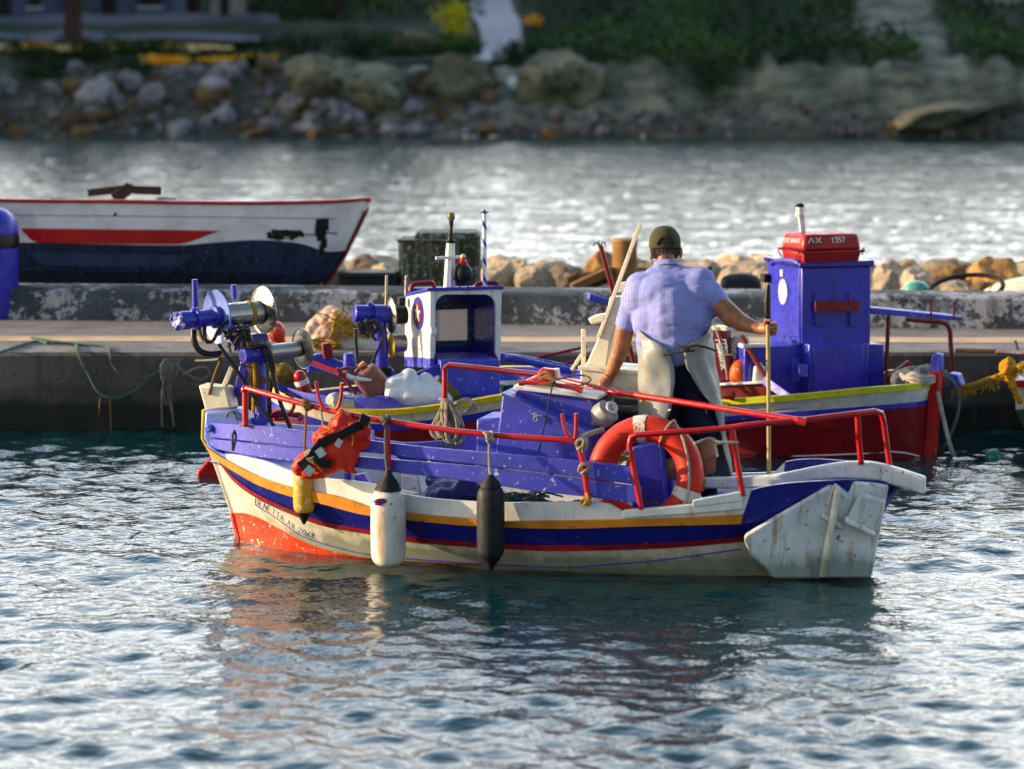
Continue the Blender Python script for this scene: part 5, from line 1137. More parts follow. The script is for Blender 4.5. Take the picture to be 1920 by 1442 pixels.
# shirt
SH = cloth("striped_shirt", (0.15, 0.17, 0.50), (0.28, 0.30, 0.58), stripe=34, rough=0.85, var=0.85, fold=1.0)
s_ = MB()
s_.cap(G(1200, 541, .10), G(1316, 532, .12), .102, .102); s_.cap(G(1208, 560, .06), G(1308, 556, .08), .135, .135); s_.ell(G(1256, 560, .06), .235, .165, .17); s_.cap(G(1262, 580, .04), G(1264, 648, .0), .195, .19); s_.ell(G(1230, 600, .03), .15, .155, .16); s_.ell(G(1292, 600, .04), .15, .155, .16); s_.ell(G(1262, 640, .0), .238, .175, .13)
s_.cap(G(1215, 556, .07), G(1188, 560, .09), .12, .088); s_.cap(G(1300, 550, .08), G(1332, 556, .10), .12, .088); s_.cap(G(1234, 526, .11), G(1270, 523, .12), .088, .088); s_.cap(G(1246, 512, .12), G(1257, 511, .12), .078, .078)
for (a_, c_, r0, r1) in ((G(1200, 541, .10), G(1177, 608, .08), .086, .072), (G(1314, 534, .12), G(1350, 572, .09), .086, .078)):
    s_.cap(a_, a_+(c_-a_)*.55, r0, r1*1.12)
s_.lathe(G(1188, 572, .09), G(1173, 622, .08)-G(1188, 572, .09), [(0, .080), (.09, .076), (.168, .074)], 22); s_.lathe(G(1330, 545, .11), G(1360, 588, .08)-G(1330, 545, .11), [(0, .082), (.09, .080), (.175, .078)], 22)
shirt = s_.build("shirt", SH, pers, remesh=.007, smooth=22, disp=[(.22,.030)])
mb = MB()
rows = []
for i in range(5):
    rows.append([G(1252, 499+[10,2,-4,-6,2][i], hd-.05)+V(math.cos(a)*[.086,.076,.072,.071,.080][i], math.sin(a)*[.10,.088,.082,.080,.095][i], 0) for a in [2*math.pi*q/32 for q in range(32)]])
mb.loft(rows, caps=False); o = mb.build("collar", SH, pers); md = o.modifiers.new("cloth", 'SOLIDIFY'); md.thickness = .006
# dark work trousers, rolled below the knee
TR = cloth("navy_trousers", (0.006, 0.008, 0.030), rough=0.85, var=0.6)
t_ = MB(); t_.ell(G(1268, 690, .0), .19, .15, .17); t_.cap(G(1244, 695, .01), G(1243, 790, -.01), .125, .11); t_.cap(G(1243, 790, -.01), G(1246, 838, -.03), .11, .103); t_.cap(G(1294, 695, .02), G(1308, 780, .0), .122, .112); t_.cap(G(1308, 780, -.0), G(1318, 802, -.02), .112, .104)
t_.build("trousers", TR, pers, remesh=.011, smooth=3, disp=[(.10,.02),(.05,.010)])
# boots
bt = MB(); bt.cap(G(1259, 905, -.01), al, .062, .055); bt.cap(al+V(0,0,-.0), al+V(-.01,.17,-.045), .055, .045); bt.build("boot", M['black'], pers, remesh=.008, smooth=2)
bt = MB(); bt.cap(G(1328, 892, .0), ar, .060, .055); bt.cap(ar, ar+V(.02,.17,-.045), .055, .045); bt.build("boot", M['black'], pers, remesh=.008, smooth=2)
# oilcloth apron wrapping round from the front, open at the back
APM = cloth("pale_oilcloth", (0.25, 0.27, 0.275), rough=0.42, var=0.7, dirt=(0.26, 0.20, 0.09), da=0.56)
ctr = lambda y: G(np.interp(y, [600, 690, 760, 900], [1264, 1268, 1276, 1288]), y, .0)
rows = []
Ys = [612, 626, 645, 670, 700, 730, 760, 800, 840, 880, 905]
for y in Ys:
    c = ctr(y); rx = np.interp(y, [600, 650, 700, 760, 905], [.238, .246, .250, .268, .290]); ry = np.interp(y, [600, 680, 905], [.205, .222, .26])
    a0 = np.interp(y, [612, 634, 650, 700, 760, 800, 905], [-6, 56, 80, 84, 74, 58, 44]); a1 = np.interp(y, [612, 640, 655, 690, 730, 760, 905], [196-180-2, 74, 84, 74, 57, 40, 4])
    # angles measured from the sides towards the back (viewer); left edge a0, right edge a1
    st, en = math.radians(180+a0), math.radians(360-a1)
    row = []
    for k in range(49):
        a = st-(st-(en-2*math.pi))*k/48
        w_ = 1+.030*math.sin(5*a+y*.03)+.022*math.sin(11*a-y*.05)*min(1, (y-600)/100)
        row.append(c+V(math.cos(a)*rx*w_, math.sin(a)*ry*w_, 0))
    rows.append(row)
fine = [[None]*49 for _ in range((len(rows)-1)*4+1)]
for k in range(49):
    col = cr([r_[k] for r_ in rows], 4)
    for i, p in enumerate(col): fine[i][k] = p
mb = MB(); mb.loft(fine, closed=False, caps=False); o = mb.build("apron", APM, pers, sharp=0)
md = o.modifiers.new("cloth", 'SOLIDIFY'); md.thickness = .006; md.offset = 1
tx = bpy.data.textures.new("apron", 'CLOUDS'); tx.noise_scale = .13; md = o.modifiers.new("folds", 'DISPLACE'); md.texture = tx; md.strength = .022; md.mid_level = .5; md.texture_coords = 'LOCAL'
# bib going up the front, and neck strap at the nape
mb = MB(); mb.loft([[G(1205+i*11, 620, .185+.03*math.sin(i*.314)) for i in range(11)], [G(1215+i*8, 540, .33) for i in range(11)]], closed=False, caps=False); o = mb.build("apron_bib", APM, pers); md = o.modifiers.new("cloth", 'SOLIDIFY'); md.thickness = .006
mb = MB(); mb.tube(cr([G(1222, 508, .17), G(1235, 499, .075), G(1252, 496, .055), G(1268, 497, .075), G(1285, 505, .17)], 6), .011, 8, flat=.5); mb.build("neck_strap", APM, pers)
ST = M['ropedark']
mb = MB(); mb.tube(cr([G(1203, 676, -.06), G(1215, 667, -.17), G(1240, 658, -.225), G(1278, 650, -.235)], 6), .0075, 7); mb.tube(cr([G(1278, 644, -.235), G(1300, 640, -.235), G(1325, 647, -.17), G(1341, 656, -.06)], 6), .0075, 7)
mb.tube(cr([G(1268, 640, -.235), G(1280, 646, -.245), G(1292, 650, -.24), G(1298, 649, -.235)], 5), .007, 6); knot(mb, G(1281, 645, -.238), .022, .006, 4); mb.build("apron_string", ST, pers)
# --- the staff in his right hand
sp = lambda x, y: F.pv(x, y, vp)+V(0, -.105, 0)
t = thing("staff", "long pale wooden staff with dark wrapped upper end, held upright by the man", "staff", sp(1439, 890))
mb = MB(); mb.tube([sp(1439, 905), sp(1438.5, 760), sp(1437, 600)], .0135, 12); mb.build("pole", M['wood'], t)
mb = MB(); mb.tube(cr([sp(1437, 605), sp(1436, 570), sp(1437, 545), sp(1438, 529)], 5), [.0135,.016,.020,.022,.021,.022,.021,.022,.019,.020,.018,.018,.017,.016,.014,.012], 12); mb.build("wrapping", M['blackhose'], t)
mb = MB(); mb.tube([sp(1433.5, 598), sp(1433, 560)], .006, 8); mb.build("yellow_tape", M['yellow'], t)
# ================================================================ MOORED BOATS
class Hull:
    """double-ended hull from level lines read along the near side"""
    def __init__(s, F, levels, NS=48):
        s.F = F; s.NS = NS; s.L = {}; s.keys = list(levels)
        for k, (poly, B, pw) in levels.items():
            out = []
            if isinstance(poly, tuple): u0, u1, zc = poly
            else: u0 = F.loc(F.pv(*poly[0], 0))[0]; u1 = F.loc(F.pv(*poly[-1], 0))[0]
            for i in range(NS+1):
                t = 0.5-0.5*math.cos(math.pi*i/NS); t = .6*t+.4*i/NS; u = u0+(u1-u0)*t; v = B*max(0.0, 1-(2*t-1)**2)**pw; z = .4
                if isinstance(poly, tuple): z = zc
                else:
                    for _ in range(4): px, py = proj(F.w(u, v, z)); z = F.loc(F.pv(px, pl(poly, px), v))[2]
                out.append((u, v, z))
            s.L[k] = out
    heel = 0.0
    def side(s, rows, sg, d=0.0): return [s.F.w(u, sg*max(v+d, 0), z-(2*s.heel*v if sg < 0 else 0)) for u, v, z in rows]
    def skin(s, mb, a, b, d=0.0, mi=0):
        for sg in (1, -1): mb.loft([s.side(s.L[a], sg, d), s.side(s.L[b], sg, d)], closed=False, caps=False, mi=mi)
    def moulding(s, a, b, out, name, mat, parent):
        mb = MB()
        for sg in (1, -1): mb.loft([s.side(s.L[a], sg), s.side(s.L[a], sg, out), s.side(s.L[b], sg, out), s.side(s.L[b], sg), s.side(s.L[b], sg, -.04)], closed=False, caps=False)
        return mb.build(name, mat, parent, sharp=30)
    def vz(s, k, u): r_ = s.L[k] if s.L[k][0][0] < s.L[k][-1][0] else s.L[k][::-1]; us = [p[0] for p in r_]; return float(np.interp(u, us, [p[1] for p in r_])), float(np.interp(u, us, [p[2] for p in r_]))
    def pt(s, px, py, off=.004):
        v = .5
        for _ in range(8): u, _, z = s.F.loc(s.F.pv(px, py, v)); q = [s.vz(k, u) for k in s.keys]; v = float(np.interp(z, [a[1] for a in q], [a[0] for a in q]))+off
        return s.F.pv(px, py, v)
    def patch(s, top, bot, name, mat, parent, off=.005, n=24):
        x0, x1 = max(top[0][0], bot[0][0]), min(top[-1][0], bot[-1][0]); rows = []
        for i in range(n+1):
            x = x0+(x1-x0)*i/n; a, b = pl(top, x), pl(bot, x); rows.append([s.pt(x, a+(b-a)*k/4, off) for k in range(5)])
        mb = MB(); mb.loft(rows, closed=False, caps=False); return mb.build(name, mat, parent)
    def floor(s, k, dz, ins, name, mat, parent, far_lining=None):
        us = [p[0] for p in s.L[k]]; um = (us[0]+us[-1])/2; hl_ = abs(us[-1]-us[0])/2; kf = 1-(dz*.75+.03)/hl_
        mb = MB(); q = [(um+(u-um)*kf, max(v-ins, 0), z-dz) for u, v, z in s.L[k]]; mb.loft([s.side(q, 1), s.side(q, -1)], closed=False, caps=False); mb.build(name, mat, parent)
        if far_lining:
            mb = MB(); 
            for sg in (1, -1): mb.loft([s.side(s.L[k], sg, -.04), s.side(q, sg)], closed=False, caps=False)
            mb.build("lining", far_lining, parent)
def shift(poly, d): return [(x, y+d) for x, y in poly]
# ---------------------------------------------------------------- boat with the white wheelhouse
F1 = Frame(P(528, 800, 21.7), P(1130, 800, 22.35))
RL = [(509,724),(530,737),(560,748),(632,766),(714,768),(810,760),(885,749),(941,739),(1050,724),(1150,712)]
L1 = F1.L
H1 = Hull(F1, {'keel': ((-.0, L1, -.35), .15, .8), 'wl': ((-.02, L1+.02, 0), .62, .75), 's0': (shift(RL, 40), .72, .62), 's1': (shift(RL, 27), .74, .62), 'r0': (shift(RL, 10), .78, .60), 'r1': (RL, .79, .60)})
b1 = thing("moored_boat", "moored white hulled fishing boat with yellow rail and small white wheelhouse bearing a star emblem", "boat", F1.w(L1/2, 0, 0))
mb = MB(); H1.skin(mb, 'keel', 'wl', 0, 1); H1.skin(mb, 'wl', 's0', 0, 1); H1.skin(mb, 's0', 's1', .01, 2); H1.skin(mb, 's1', 'r0', 0, 0)
mb.build("hull", [M['hullwhite'], M['darkred'], M['blue']], b1, sharp=50)
H1.moulding('r0', 'r1', .035, "rub_rail", M['yellow'], b1)
H1.floor('r1', .16, .06, "deck", M['blue'], b1, M['lav'])
def st1(T, B, v, name, mat, th=.035, par=None, Fm=None, n=20):
    Fm = Fm or F1; x0, x1 = T[0][0], T[-1][0]; rows = []
    for i in range(n+1):
        px = x0+(x1-x0)*i/n; vv = v(px) if callable(v) else v; a = Fm.pv(px, pl(T, px), vv); b = Fm.pv(px, pl(B, px), vv); k = Fm.ev*th; rows.append([a, b, b-k, a-k])
    mb = MB(); mb.loft(rows); return mb.build(name, mat, par or b1, bevel=.006, sharp=35)
v1 = lambda px: H1.vz('r1', F1.loc(F1.pv(px, 750, .7))[0])[0]-.03
st1([(512,714),(540,727),(580,738),(640,745),(700,745),(722,742),(735,746),(752,757)], [(512,730),(540,744),(580,756),(640,768),(700,770),(722,769),(735,768),(752,766)], v1, "bulwark", M['lav'])
st1([(578,672),(600,663),(640,678),(700,690),(740,694)], [(578,700),(600,694),(640,706),(700,716),(740,720)], -.55, "far_bulwark", M['lav'], .06)
st1([(935,662),(980,667),(1030,677),(1095,690)], [(935,676),(980,682),(1030,691),(1095,703)], -.5, "far_bulwark", M['lav'], .06)
mb = MB(); mb.tube(cr([F1.pv(948,672,-.35), F1.pv(962,672,-.33), F1.pv(1010,683,-.3), F1.pv(1078,697,-.25)], 5), .028, 10); mb.build("spar", M['lav'], b1)
mb = MB(); mb.tube([F1.pv(1000,672,-.6), F1.pv(1100,650,-.6)], .012, 8); mb.tube([F1.pv(1040,690,-.55), F1.pv(1130,660,-.5)], .012, 8); mb.build("red_rail", M['darkred'], b1)
mb = MB(); mb.bar(F1.pv(616,672,-.5), F1.pv(611,643,-.5), .075, .07, F1.ev); mb.build("red_post", M['darkred'], b1, bevel=.01)
mb = MB(); mb.bar(F1.pv(655,700,-.3), F1.pv(655,662,-.3), .09, .08, F1.ev); mb.build("bitt", M['lav'], b1, bevel=.02)
mb = MB()
for k in range(4): mb.torus(F1.pv(655,690+k*3,-.3), V(.1*k-.1,.1,1), .062, .011, 18, 6)
mb.build("bitt_rope", M['ropegrey'], b1)
mb = MB(); mb.prism([F1.pv(x, y, 0) for x, y in ((405,846),(500,838),(510,905),(372,905),(370,886))], F1.ev*-.05); mb.build("rudder", M['red'], b1, bevel=.012)
# wheelhouse
a18 = math.radians(17); o_ = P(805, 673, 21.62); WH = Frame(o_, o_+V(math.cos(a18), math.sin(a18), 0))
wh = thing("wheelhouse", None, None, o_-V(0,0,.0)); wh.parent = b1; wh.location = Vector(o_)-origin(b1)
fp = lambda x, y, v=0.0: WH.pv(x, y, v)
lp = lambda x, y, u=0.0: WH.pu(x, y, u)
def vof(px): return WH.loc(lp(px, 600))[1]
vb_ = vof(760)
N_ = 40; outer = [(805,545),(941,541),(938,676),(805,674)]; inner_ = []
def rrect(x0, y0, x1, y1, r, n):                              # arch: rounded top corners only
    p = []
    segs = [((x0,y1),(x0,y0+r))]
    for k in range(n+1): a = math.pi+math.pi/2*k/n; p.append((x0+r+math.cos(a)*r, y0+r+math.sin(a)*r))
    for k in range(n+1): a = 1.5*math.pi+math.pi/2*k/n; p.append((x1-r+math.cos(a)*r, y0+r+math.sin(a)*r))
    return [(x0, y1)]+p+[(x1, y1)]
arch = rrect(816.5, 552, 930, 664, 22, 8)
outl = []
for (x, y) in arch:
    if y > 663: outl.append((805 if x < 850 else 938, 676))
    else:
        t_ = max(abs(x-873)/57, 1e-6); 
        if y < 560 and abs(x-873) < 36: outl.append((x, 543-(x-805)/136*3))
        elif x < 873: outl.append((805, y if y > 575 else 545+(y-552)*.9))
        else: outl.append((941-(y-541)/135*3, y if y > 575 else 541+(y-552)*.9))
mb = MB(); th = WH.ev*-.04; vs = []; n = len(arch)
for (p, q) in zip(outl, arch): vs += [fp(*p), fp(*q), fp(*p)+th, fp(*q)+th]
fs = []
for i in range(n-1): a = 4*i; c = 4*i+4; fs += [(a, a+1, c+1, c), (a+1, a+3, c+3, c+1), (a+2, c+2, c+3, a+3), (a, c, c+2, a+2)]
mb.add(vs, fs); mb.build("front_frame", M['white'], wh, sharp=30)
mb = MB(); tl, tr = lp(761, 556), fp(805, 545); q = [lp(761,556), lp(806,546), lp(806,674), lp(758,670)]; mb.prism(q, WH.eu*.035); sidep = mb.build("side_panel", M['white'], wh, bevel=.006)
mb = MB(); q = [lp(758,668,-.004), lp(806,672,-.004), lp(806,690,-.004), lp(758,688,-.004)]; mb.prism(q, WH.eu*.04); mb.build("side_base", M['lav'], wh, bevel=.004)
# far side, back wall, floor of the wheelhouse interior
ru = WH.loc(fp(938, 600))[0]; zt = fp(805,556).z; zb = fp(805,690).z
mb = MB(); mb.obox(WH.w(ru-.04, -.045, zb), WH.ev*(vb_+.045), WH.eu*.035, V(0,0,zt-zb)); mb.build("side_panel", M['navy'], wh)
zw0, zw1 = WH.pv(840,640,vb_).z, WH.pv(840,577,vb_).z; uw0, uw1 = WH.loc(WH.pv(812,600,vb_))[0], WH.loc(WH.pv(876,600,vb_))[0]
mb = MB()
for (u0, u1, z0, z1) in ((.036, uw0, zb, zt), (uw1, ru-.041, zb, zt), (uw0, uw1, zb, zw0), (uw0, uw1, zw1, zt)): mb.obox(WH.w(u0, vb_+.035, z0), WH.eu*(u1-u0), WH.ev*-.03, V(0,0,z1-z0))
mb.build("back_wall", M['navy'], wh)
mb = MB()
for (u0, u1, z0, z1) in ((uw0-.03, uw0+.01, zw0-.03, zw1+.03), (uw1-.01, uw1+.035, zw0-.03, zw1+.03), (uw0+.011, uw1-.011, zw0-.04, zw0+.01), (uw0+.011, uw1-.011, zw1-.01, zw1+.035)): mb.obox(WH.w(u0, vb_+.036, z0), WH.eu*(u1-u0), WH.ev*.012, V(0,0,z1-z0))
wf_ = mb.build("window_frame", paint("teal_frame", (0.04, 0.10, 0.12), 0.5, 0.6, wear=(0.3, 0.3, 0.3), wa=.62), wh, bevel=.003)
mb = MB(); mb.obox(WH.w(uw0, vb_+.02, zw0), WH.eu*(uw1-uw0), WH.ev*.006, V(0,0,zw1-zw0)); PX = plain("scratched_plexiglass", (0.55, 0.53, 0.54), 0.25, 0.85, sc=14); N = PX.node_tree.nodes; L = PX.node_tree.links
tr_ = N.new("ShaderNodeBsdfTransparent"); tl_ = N.new("ShaderNodeBsdfTranslucent"); tl_.inputs[0].default_value = (.6, .58, .58, 1); m1 = N.new("ShaderNodeMixShader"); m1.inputs[0].default_value = .45; L.new(N["Principled BSDF"].outputs[0], m1.inputs[1]); L.new(tl_.outputs[0], m1.inputs[2])
L.new(m1.outputs[0], N["Material Output"].inputs[0]); mb.build("pane", PX, wf_)
# roof slab, handles
mb = MB(); q = [fp(802,543,.03), fp(944,539,.03), WH.pv(944,531,vb_-.02), WH.pv(758,553,vb_-.02)]
q = [fp(801,546,.03), fp(945,542,.03), WH.pv(921,551,vb_-.02), WH.pv(757,557,vb_-.02)]; mb.prism(q, V(0,0,.026)); mb.build("roof", M['blue'], wh, bevel=.006)
for (x0, x1, v_) in ((770, 814, vb_*.7), (890, 934, vb_*.5)):
    mb = MB(); A_ = lambda x, y: WH.pv(x, y, v_); mb.tube(cr([A_(x0,545), A_(x0+3,535), A_(x0+10,532), A_(x1-8,530), A_(x1-2,533), A_(x1,543)], 5), .020, 8); mb.build("roof_handle", M['darkred'], wh)
# emblem: blue ring, red field, white star
em = thing("emblem", None, None, lp(784,587)); em.parent = wh; em.location = Vector(lp(784,587))-origin(wh)
ec = lp(784.5, 587, -.003); eu_ = -WH.ev; zz_ = V(0,0,1); k_ = abs(WH.loc(lp(794.5,587))[1]-WH.loc(lp(784.5,587))[1]); kz = 31/FPX*ec.y
def emb(r, off, name, mat, n=36, star=False):
    mb = MB(); q = []
    for i in range(n):
        a = 2*math.pi*i/n+math.pi/2; rr_ = r
        if star: rr_ = r*(1 if i % 2 == 0 else .36)
        q.append(ec+eu_*math.cos(a)*rr_*k_+zz_*math.sin(a)*rr_*kz-WH.eu*off)
    mb.prism(q, -WH.eu*.003); mb.build(name, mat, em)
emb(1.0, 0, "ring", M['blue']); emb(.70, .0035, "field", M['darkred']); emb(.60, .007, "star", M['white'], 10, True)
# small window block at the front edge and black lamp at the side
mb = MB(); mb.obox(fp(808,628,.03), WH.eu*.045, WH.ev*-.03, V(0,0,.055)); mb.obox(fp(806,650,.03), WH.eu*.045, WH.ev*-.03, V(0,0,.07)); mb.build("hinge_block", M['white'], wh, bevel=.004)
mb = MB(); mb.obox(lp(756,572,-.03), -WH.ev*.0+V(-.0,0,0)+WH.eu*-.05, WH.ev*.07, V(0,0,.065)); mb.build("side_lamp", M['black'], wh, bevel=.006)
# companion box below
CB = lambda x, y: WH.pv(x, y, .12)
mb = MB(); mb.prism([CB(x, y) for x, y in ((826,676),(938,674),(938,752),(826,756))], WH.ev*-.5); cb = mb.build("cabin_trunk", M['lav'], b1, bevel=.01)
mb = MB(); mb.prism([WH.pv(x, y, .132) for x, y in ((832,680),(908,678),(908,748),(832,750))], WH.ev*-.011); mb.build("hatch", M['lav'], cb, bevel=.006)
for y in (686, 742):
    mb = MB(); mb.bar(WH.pv(846,y,.14), WH.pv(896,y-2,.14), .008, .008, WH.ev); mb.build("hatch_batten", M['blue'], cb)
mb = MB(); mb.prism([WH.pv(x, y, .1) for x, y in ((745,712),(832,680),(832,700),(745,732))], WH.ev*-.03); mb.build("side_deck", M['blue'], b1, bevel=.005)
# mast with lights
MF = lambda x, y, v=-.2: WH.pv(x, y, v)
ms = thing("mast", None, None, MF(843,541)); ms.parent = b1; ms.location = Vector(MF(843,541))-origin(b1)
mb = MB(); mb.tube([MF(842,545), MF(845,456)], [.047,.034], 8); mb.build("pole", M['white'], ms)
mb = MB(); mb.bar(MF(817,484,-.17), MF(864,482,-.17), .022, .022, WH.ev); mb.build("crossbar", M['white'], ms)
mb = MB(); mb.tube([MF(845,458), MF(845,440), MF(846,428), MF(846,412)], [.03,.018,.012,.02], 10); mb.torus(MF(845,452), V(0,0,1), .036, .008, 16, 6); mb.build("lamp_stem", M['black'], ms)
mb = MB(); mb.lathe(MF(846,414), V(0,0,1), [(0,.022),(.02,.030),(.05,.029),(.066,.018)], 16); mb.build("lamp_glass", plain("smoked_glass", (0.16, 0.15, 0.08), 0.15), ms)
mb = MB(); mb.ell(MF(868,513,-.12), .075, .07, .078, n=18, m=12); mb.torus(MF(868,513,-.12), V(1,-1.2,0), .078, .008, 24, 6); mb.build("searchlight", M['black'], ms)
mb = MB(); mb.lathe(MF(868,497,-.12), V(0,0,1), [(0,.03),(.03,.032),(.035,.022),(.06,.02)], 14); mb.build("red_lamp", M['red'], ms); mb = MB(); mb.lathe(MF(868,484,-.12), V(0,0,1), [(0,.018),(.02,.02),(.03,.008)], 12); mb.build("lamp_cap", M['cream'], ms)
mb = MB(); mb.tube(cr([MF(850,520,-.1), MF(862,538,-.1), MF(872,545,-.1), MF(882,528,-.1), MF(884,510,-.1)], 5), .006, 6); mb.build("cable", M['blackhose'], ms)
# striped pole
m, t, N, L, B = nt("spiral_stripes"); v = tc(N)
sx = N.new("ShaderNodeSeparateXYZ"); L.new(v, sx.inputs[0]); at = N.new("ShaderNodeMath"); at.operation = 'ARCTAN2'; L.new(sx.outputs[1], at.inputs[0]); L.new(sx.outputs[0], at.inputs[1])
ma = N.new("ShaderNodeMath"); ma.operation = 'MULTIPLY_ADD'; L.new(sx.outputs[2], ma.inputs[0]); ma.inputs[1].default_value = 46; L.new(at.outputs[0], ma.inputs[2]); sn = N.new("ShaderNodeMath"); sn.operation = 'SINE'; L.new(ma.outputs[0], sn.inputs[0])
L.new(mix(N, L, ramp(N, L, sn.outputs[0], [(.48, 0.), (.52, 1.)]), (0.72, 0.72, 0.72), BLUE), B.inputs["Base Color"])
sp_ = thing("flag_pole", None, None, MF(908.5,540,-.1)); sp_.parent = b1; sp_.location = Vector(MF(908.5,540,-.1))-origin(b1)
mb = MB(); mb.tube([MF(909,540,-.1), MF(908,398,-.1)], .0165, 12); mb.build("pole", m, sp_); mb = MB(); mb.lathe(MF(908,400,-.1), V(0,0,1), [(0,.02),(.008,.036),(.016,.036),(.022,.014),(.03,.012)], 14); mb.build("truck", M['navy'], sp_)
# second net hauler
nh = thing("net_hauler", None, None, F1.pv(716,700,-.1)); nh.parent = b1; nh.location = Vector(F1.pv(716,700,-.1))-origin(b1)
Q = lambda x, y, v=-.1: F1.pv(x, y, v)
AX = Vector((0.93, 0.36, 0.0)).normalized()
mb = MB(); mb.tube([Q(717,704), Q(716,640), Q(710,600), Q(708,585)], [.052,.05,.055,.06], 12); part(mb, "column", 'blue')
mb = MB(); mb.lathe(Q(718,704), V(0,0,1), [(0,.07),(.06,.07),(.07,.055)], 14); part(mb, "collar", 'black')
mb = MB(); mb.lathe(Q(664,588), Q(722,590)-Q(664,588), [(0,.06),(.005,.068),(.11,.068),(.12,.05),(.15,.05),(.155,.075),(.29,.075),(.295,.05)], 16); mb.ell(Q(694,576), .035,.035,.04); part(mb, "motor", 'blue')
disc(Q(727,592,-.1), .14, "flange", 'steel', -.02)
mb = MB(); mb.lathe(Q(731,592,-.1), AX, [(0,.068),(.13,.068)], 22); part(mb, "drum", 'black')
disc(Q(730,648,-.1), .095, "flange", 'yellow', -.01)
mb = MB(); mb.lathe(Q(734,644,-.1), AX, [(0,.068),(.11,.068)], 22); mb.tube([Q(716,642), Q(734,644)], .02, 8); part(mb, "drum", 'darksteel')
for x0, y0, y1, v_ in ((725,516,575,-.14), (762,517,556,-.3)):
    mb = MB(); mb.tube([Q(x0,y0,v_), Q(x0-1,y1,v_)], .0105, 8); part(mb, "upright", 'steel')
mb = MB(); rr = random.Random(19)
for k in range(14): a = Q(696+rr.uniform(-14,14), 610+rr.uniform(-12,14), 0); mb.tube(cr([a, a+V(rr.uniform(-.06,.06), -.02, rr.uniform(-.06,.04)), a+V(rr.uniform(-.05,.05), 0, rr.uniform(-.09,.03))], 3), .012, 5)
part(mb, "twine_tangle", 'ropedark')
mb = MB(); mb.tube(cr([Q(666,616,.02), Q(668,650,.02), Q(672,690,.02)], 4), .014, 8); part(mb, "hose", 'blackhose')
mb = MB(); mb.tube(cr([Q(712,610,.02), Q(718,632,.05), Q(704,665,.05), Q(694,692,.05)], 5), .013, 8); part(mb, "hose", 'blackhose')
# cargo of that boat
t = thing("jerry_can", "big brown plastic jerry can lying tilted beside the white sack", "jerry can", Q(695,745,.4)); v_ = .38
a_, b_ = Q(680,694,v_), Q(716,738,v_); ax = (b_-a_).normalized(); w_ = ax.cross(V(0,1,0)).normalized()
def can(t, a_, ax, w_, L, W, D, mat):
    mb = MB(); rows = []
    for (f, k) in ((0,.55),(.03,.8),(.10,.97),(.2,1),(.85,1),(.95,.96),(1,.75)):
        row = []
        for q in range(32):
            an = 2*math.pi*q/32; c_, s_ = math.cos(an), math.sin(an); row.append(a_+ax*L*f+w_*W*k*math.copysign(abs(c_)**.5, c_)+V(0,1,0)*D*k*math.copysign(abs(s_)**.5, s_))
        rows.append(row)
    mb.loft(rows); return mb.build("body", mat, t, sharp=0)
can(t, a_, ax, w_, .235, .105, .09, plain("brown_plastic", (0.26, 0.10, 0.07), 0.45, .8))
mb = MB(); mb.lathe(a_-ax*.05+w_*.02, ax, [(0,.03),(.04,.032),(.06,.02)], 14); mb.build("cap", plain("orange_cap", (0.40, 0.17, 0.05), 0.5), t); mb = MB(); mb.tube(cr([a_+w_*-.06+V(0,-.03,0), a_-ax*.03+w_*-.03+V(0,-.04,0), a_-ax*.02+w_*.05+V(0,-.04,0)], 5), .012, 8); mb.build("handle", plain("brown_plastic_handle", (0.22, 0.08, 0.06), 0.45), t)
SK = cloth("woven_white_sack", (0.66, 0.68, 0.72), rough=0.6, var=.85, fold=.8)
mb = MB(); S1 = lambda x, y, v=.5: F1.pv(x, y, v)
mb.ell(S1(775,742), .19,.15,.12); mb.cap(S1(745,740), S1(812,742), .10, .11); mb.cap(S1(762,727), S1(766,708), .10, .07); mb.cap(S1(792,730), S1(798,713), .08, .06); mb.cap(S1(812,735), S1(832,752), .09, .07); mb.cap(S1(738,722), S1(760,712), .07, .06)
tag(mb.build("sack", SK, remesh=.010, smooth=10, disp=[(.16,.018)]), "torn white woven sack leaning in the boat with the wheelhouse", "sack")
mb = MB(); mb.cap(S1(832,728,.42), S1(852,748,.42), .10, .08); mb.ell(S1(842,738,.4), .12,.10,.11); tag(mb.build("net_heap", cloth("olive_net", (0.20, 0.17, 0.015), (0.10, 0.10, 0.01), 30, rough=1), remesh=.012, smooth=1, disp=[(.05,.04)]), "olive yellow net heap directly right of the white sack", "net")
mb = MB(); mb.ell(S1(655,755,.45), .17,.10,.08); mb.ell(S1(630,752,.45), .08,.08,.06); tag(mb.build("cloth_bundle", cloth("grey_sackcloth", (0.40, 0.40, 0.38)), remesh=.012, smooth=2, disp=[(.07,.05)]), "crumpled pale cloth left of the brown jerry can", "cloth")
t = thing("boat_hook", "long red pole with white tip lying across the bow of the wheelhouse boat", "boat hook", S1(560,672,.2))
mb = MB(); mb.tube([S1(555,668,.2), S1(650,704,.45)], .017, 8); mb.build("shaft", M['red'], t); mb = MB(); mb.tube([S1(650,704,.45), S1(668,710,.48)], .016, 8); mb.tube([S1(668,710,.48), S1(697,713,.5)], [.02,.008], 8); mb.build("tip", M['white'], t)
mb = MB(); mb.tube([S1(563,676,.18), S1(664,713,.46)], .012, 8); mb.build("blue_shaft", M['lav'], t)
t = thing("anchor", "dark red anchor leaning against the brown jerry can", "anchor", S1(665,745,.5))
mb = MB(); mb.tube([S1(668,740,.5), S1(640,702,.45), S1(632,690,.45)], .013, 8); mb.build("shank", M['darkred'], t); mb = MB(); mb.tube(cr([S1(634,706,.45), S1(640,693,.45), S1(655,690,.45)], 4), .012, 6); mb.build("fluke", M['darkred'], t)
t = thing("ring_float", "red and white striped float resting in the bow of the wheelhouse boat", "float", S1(570,730,.0))
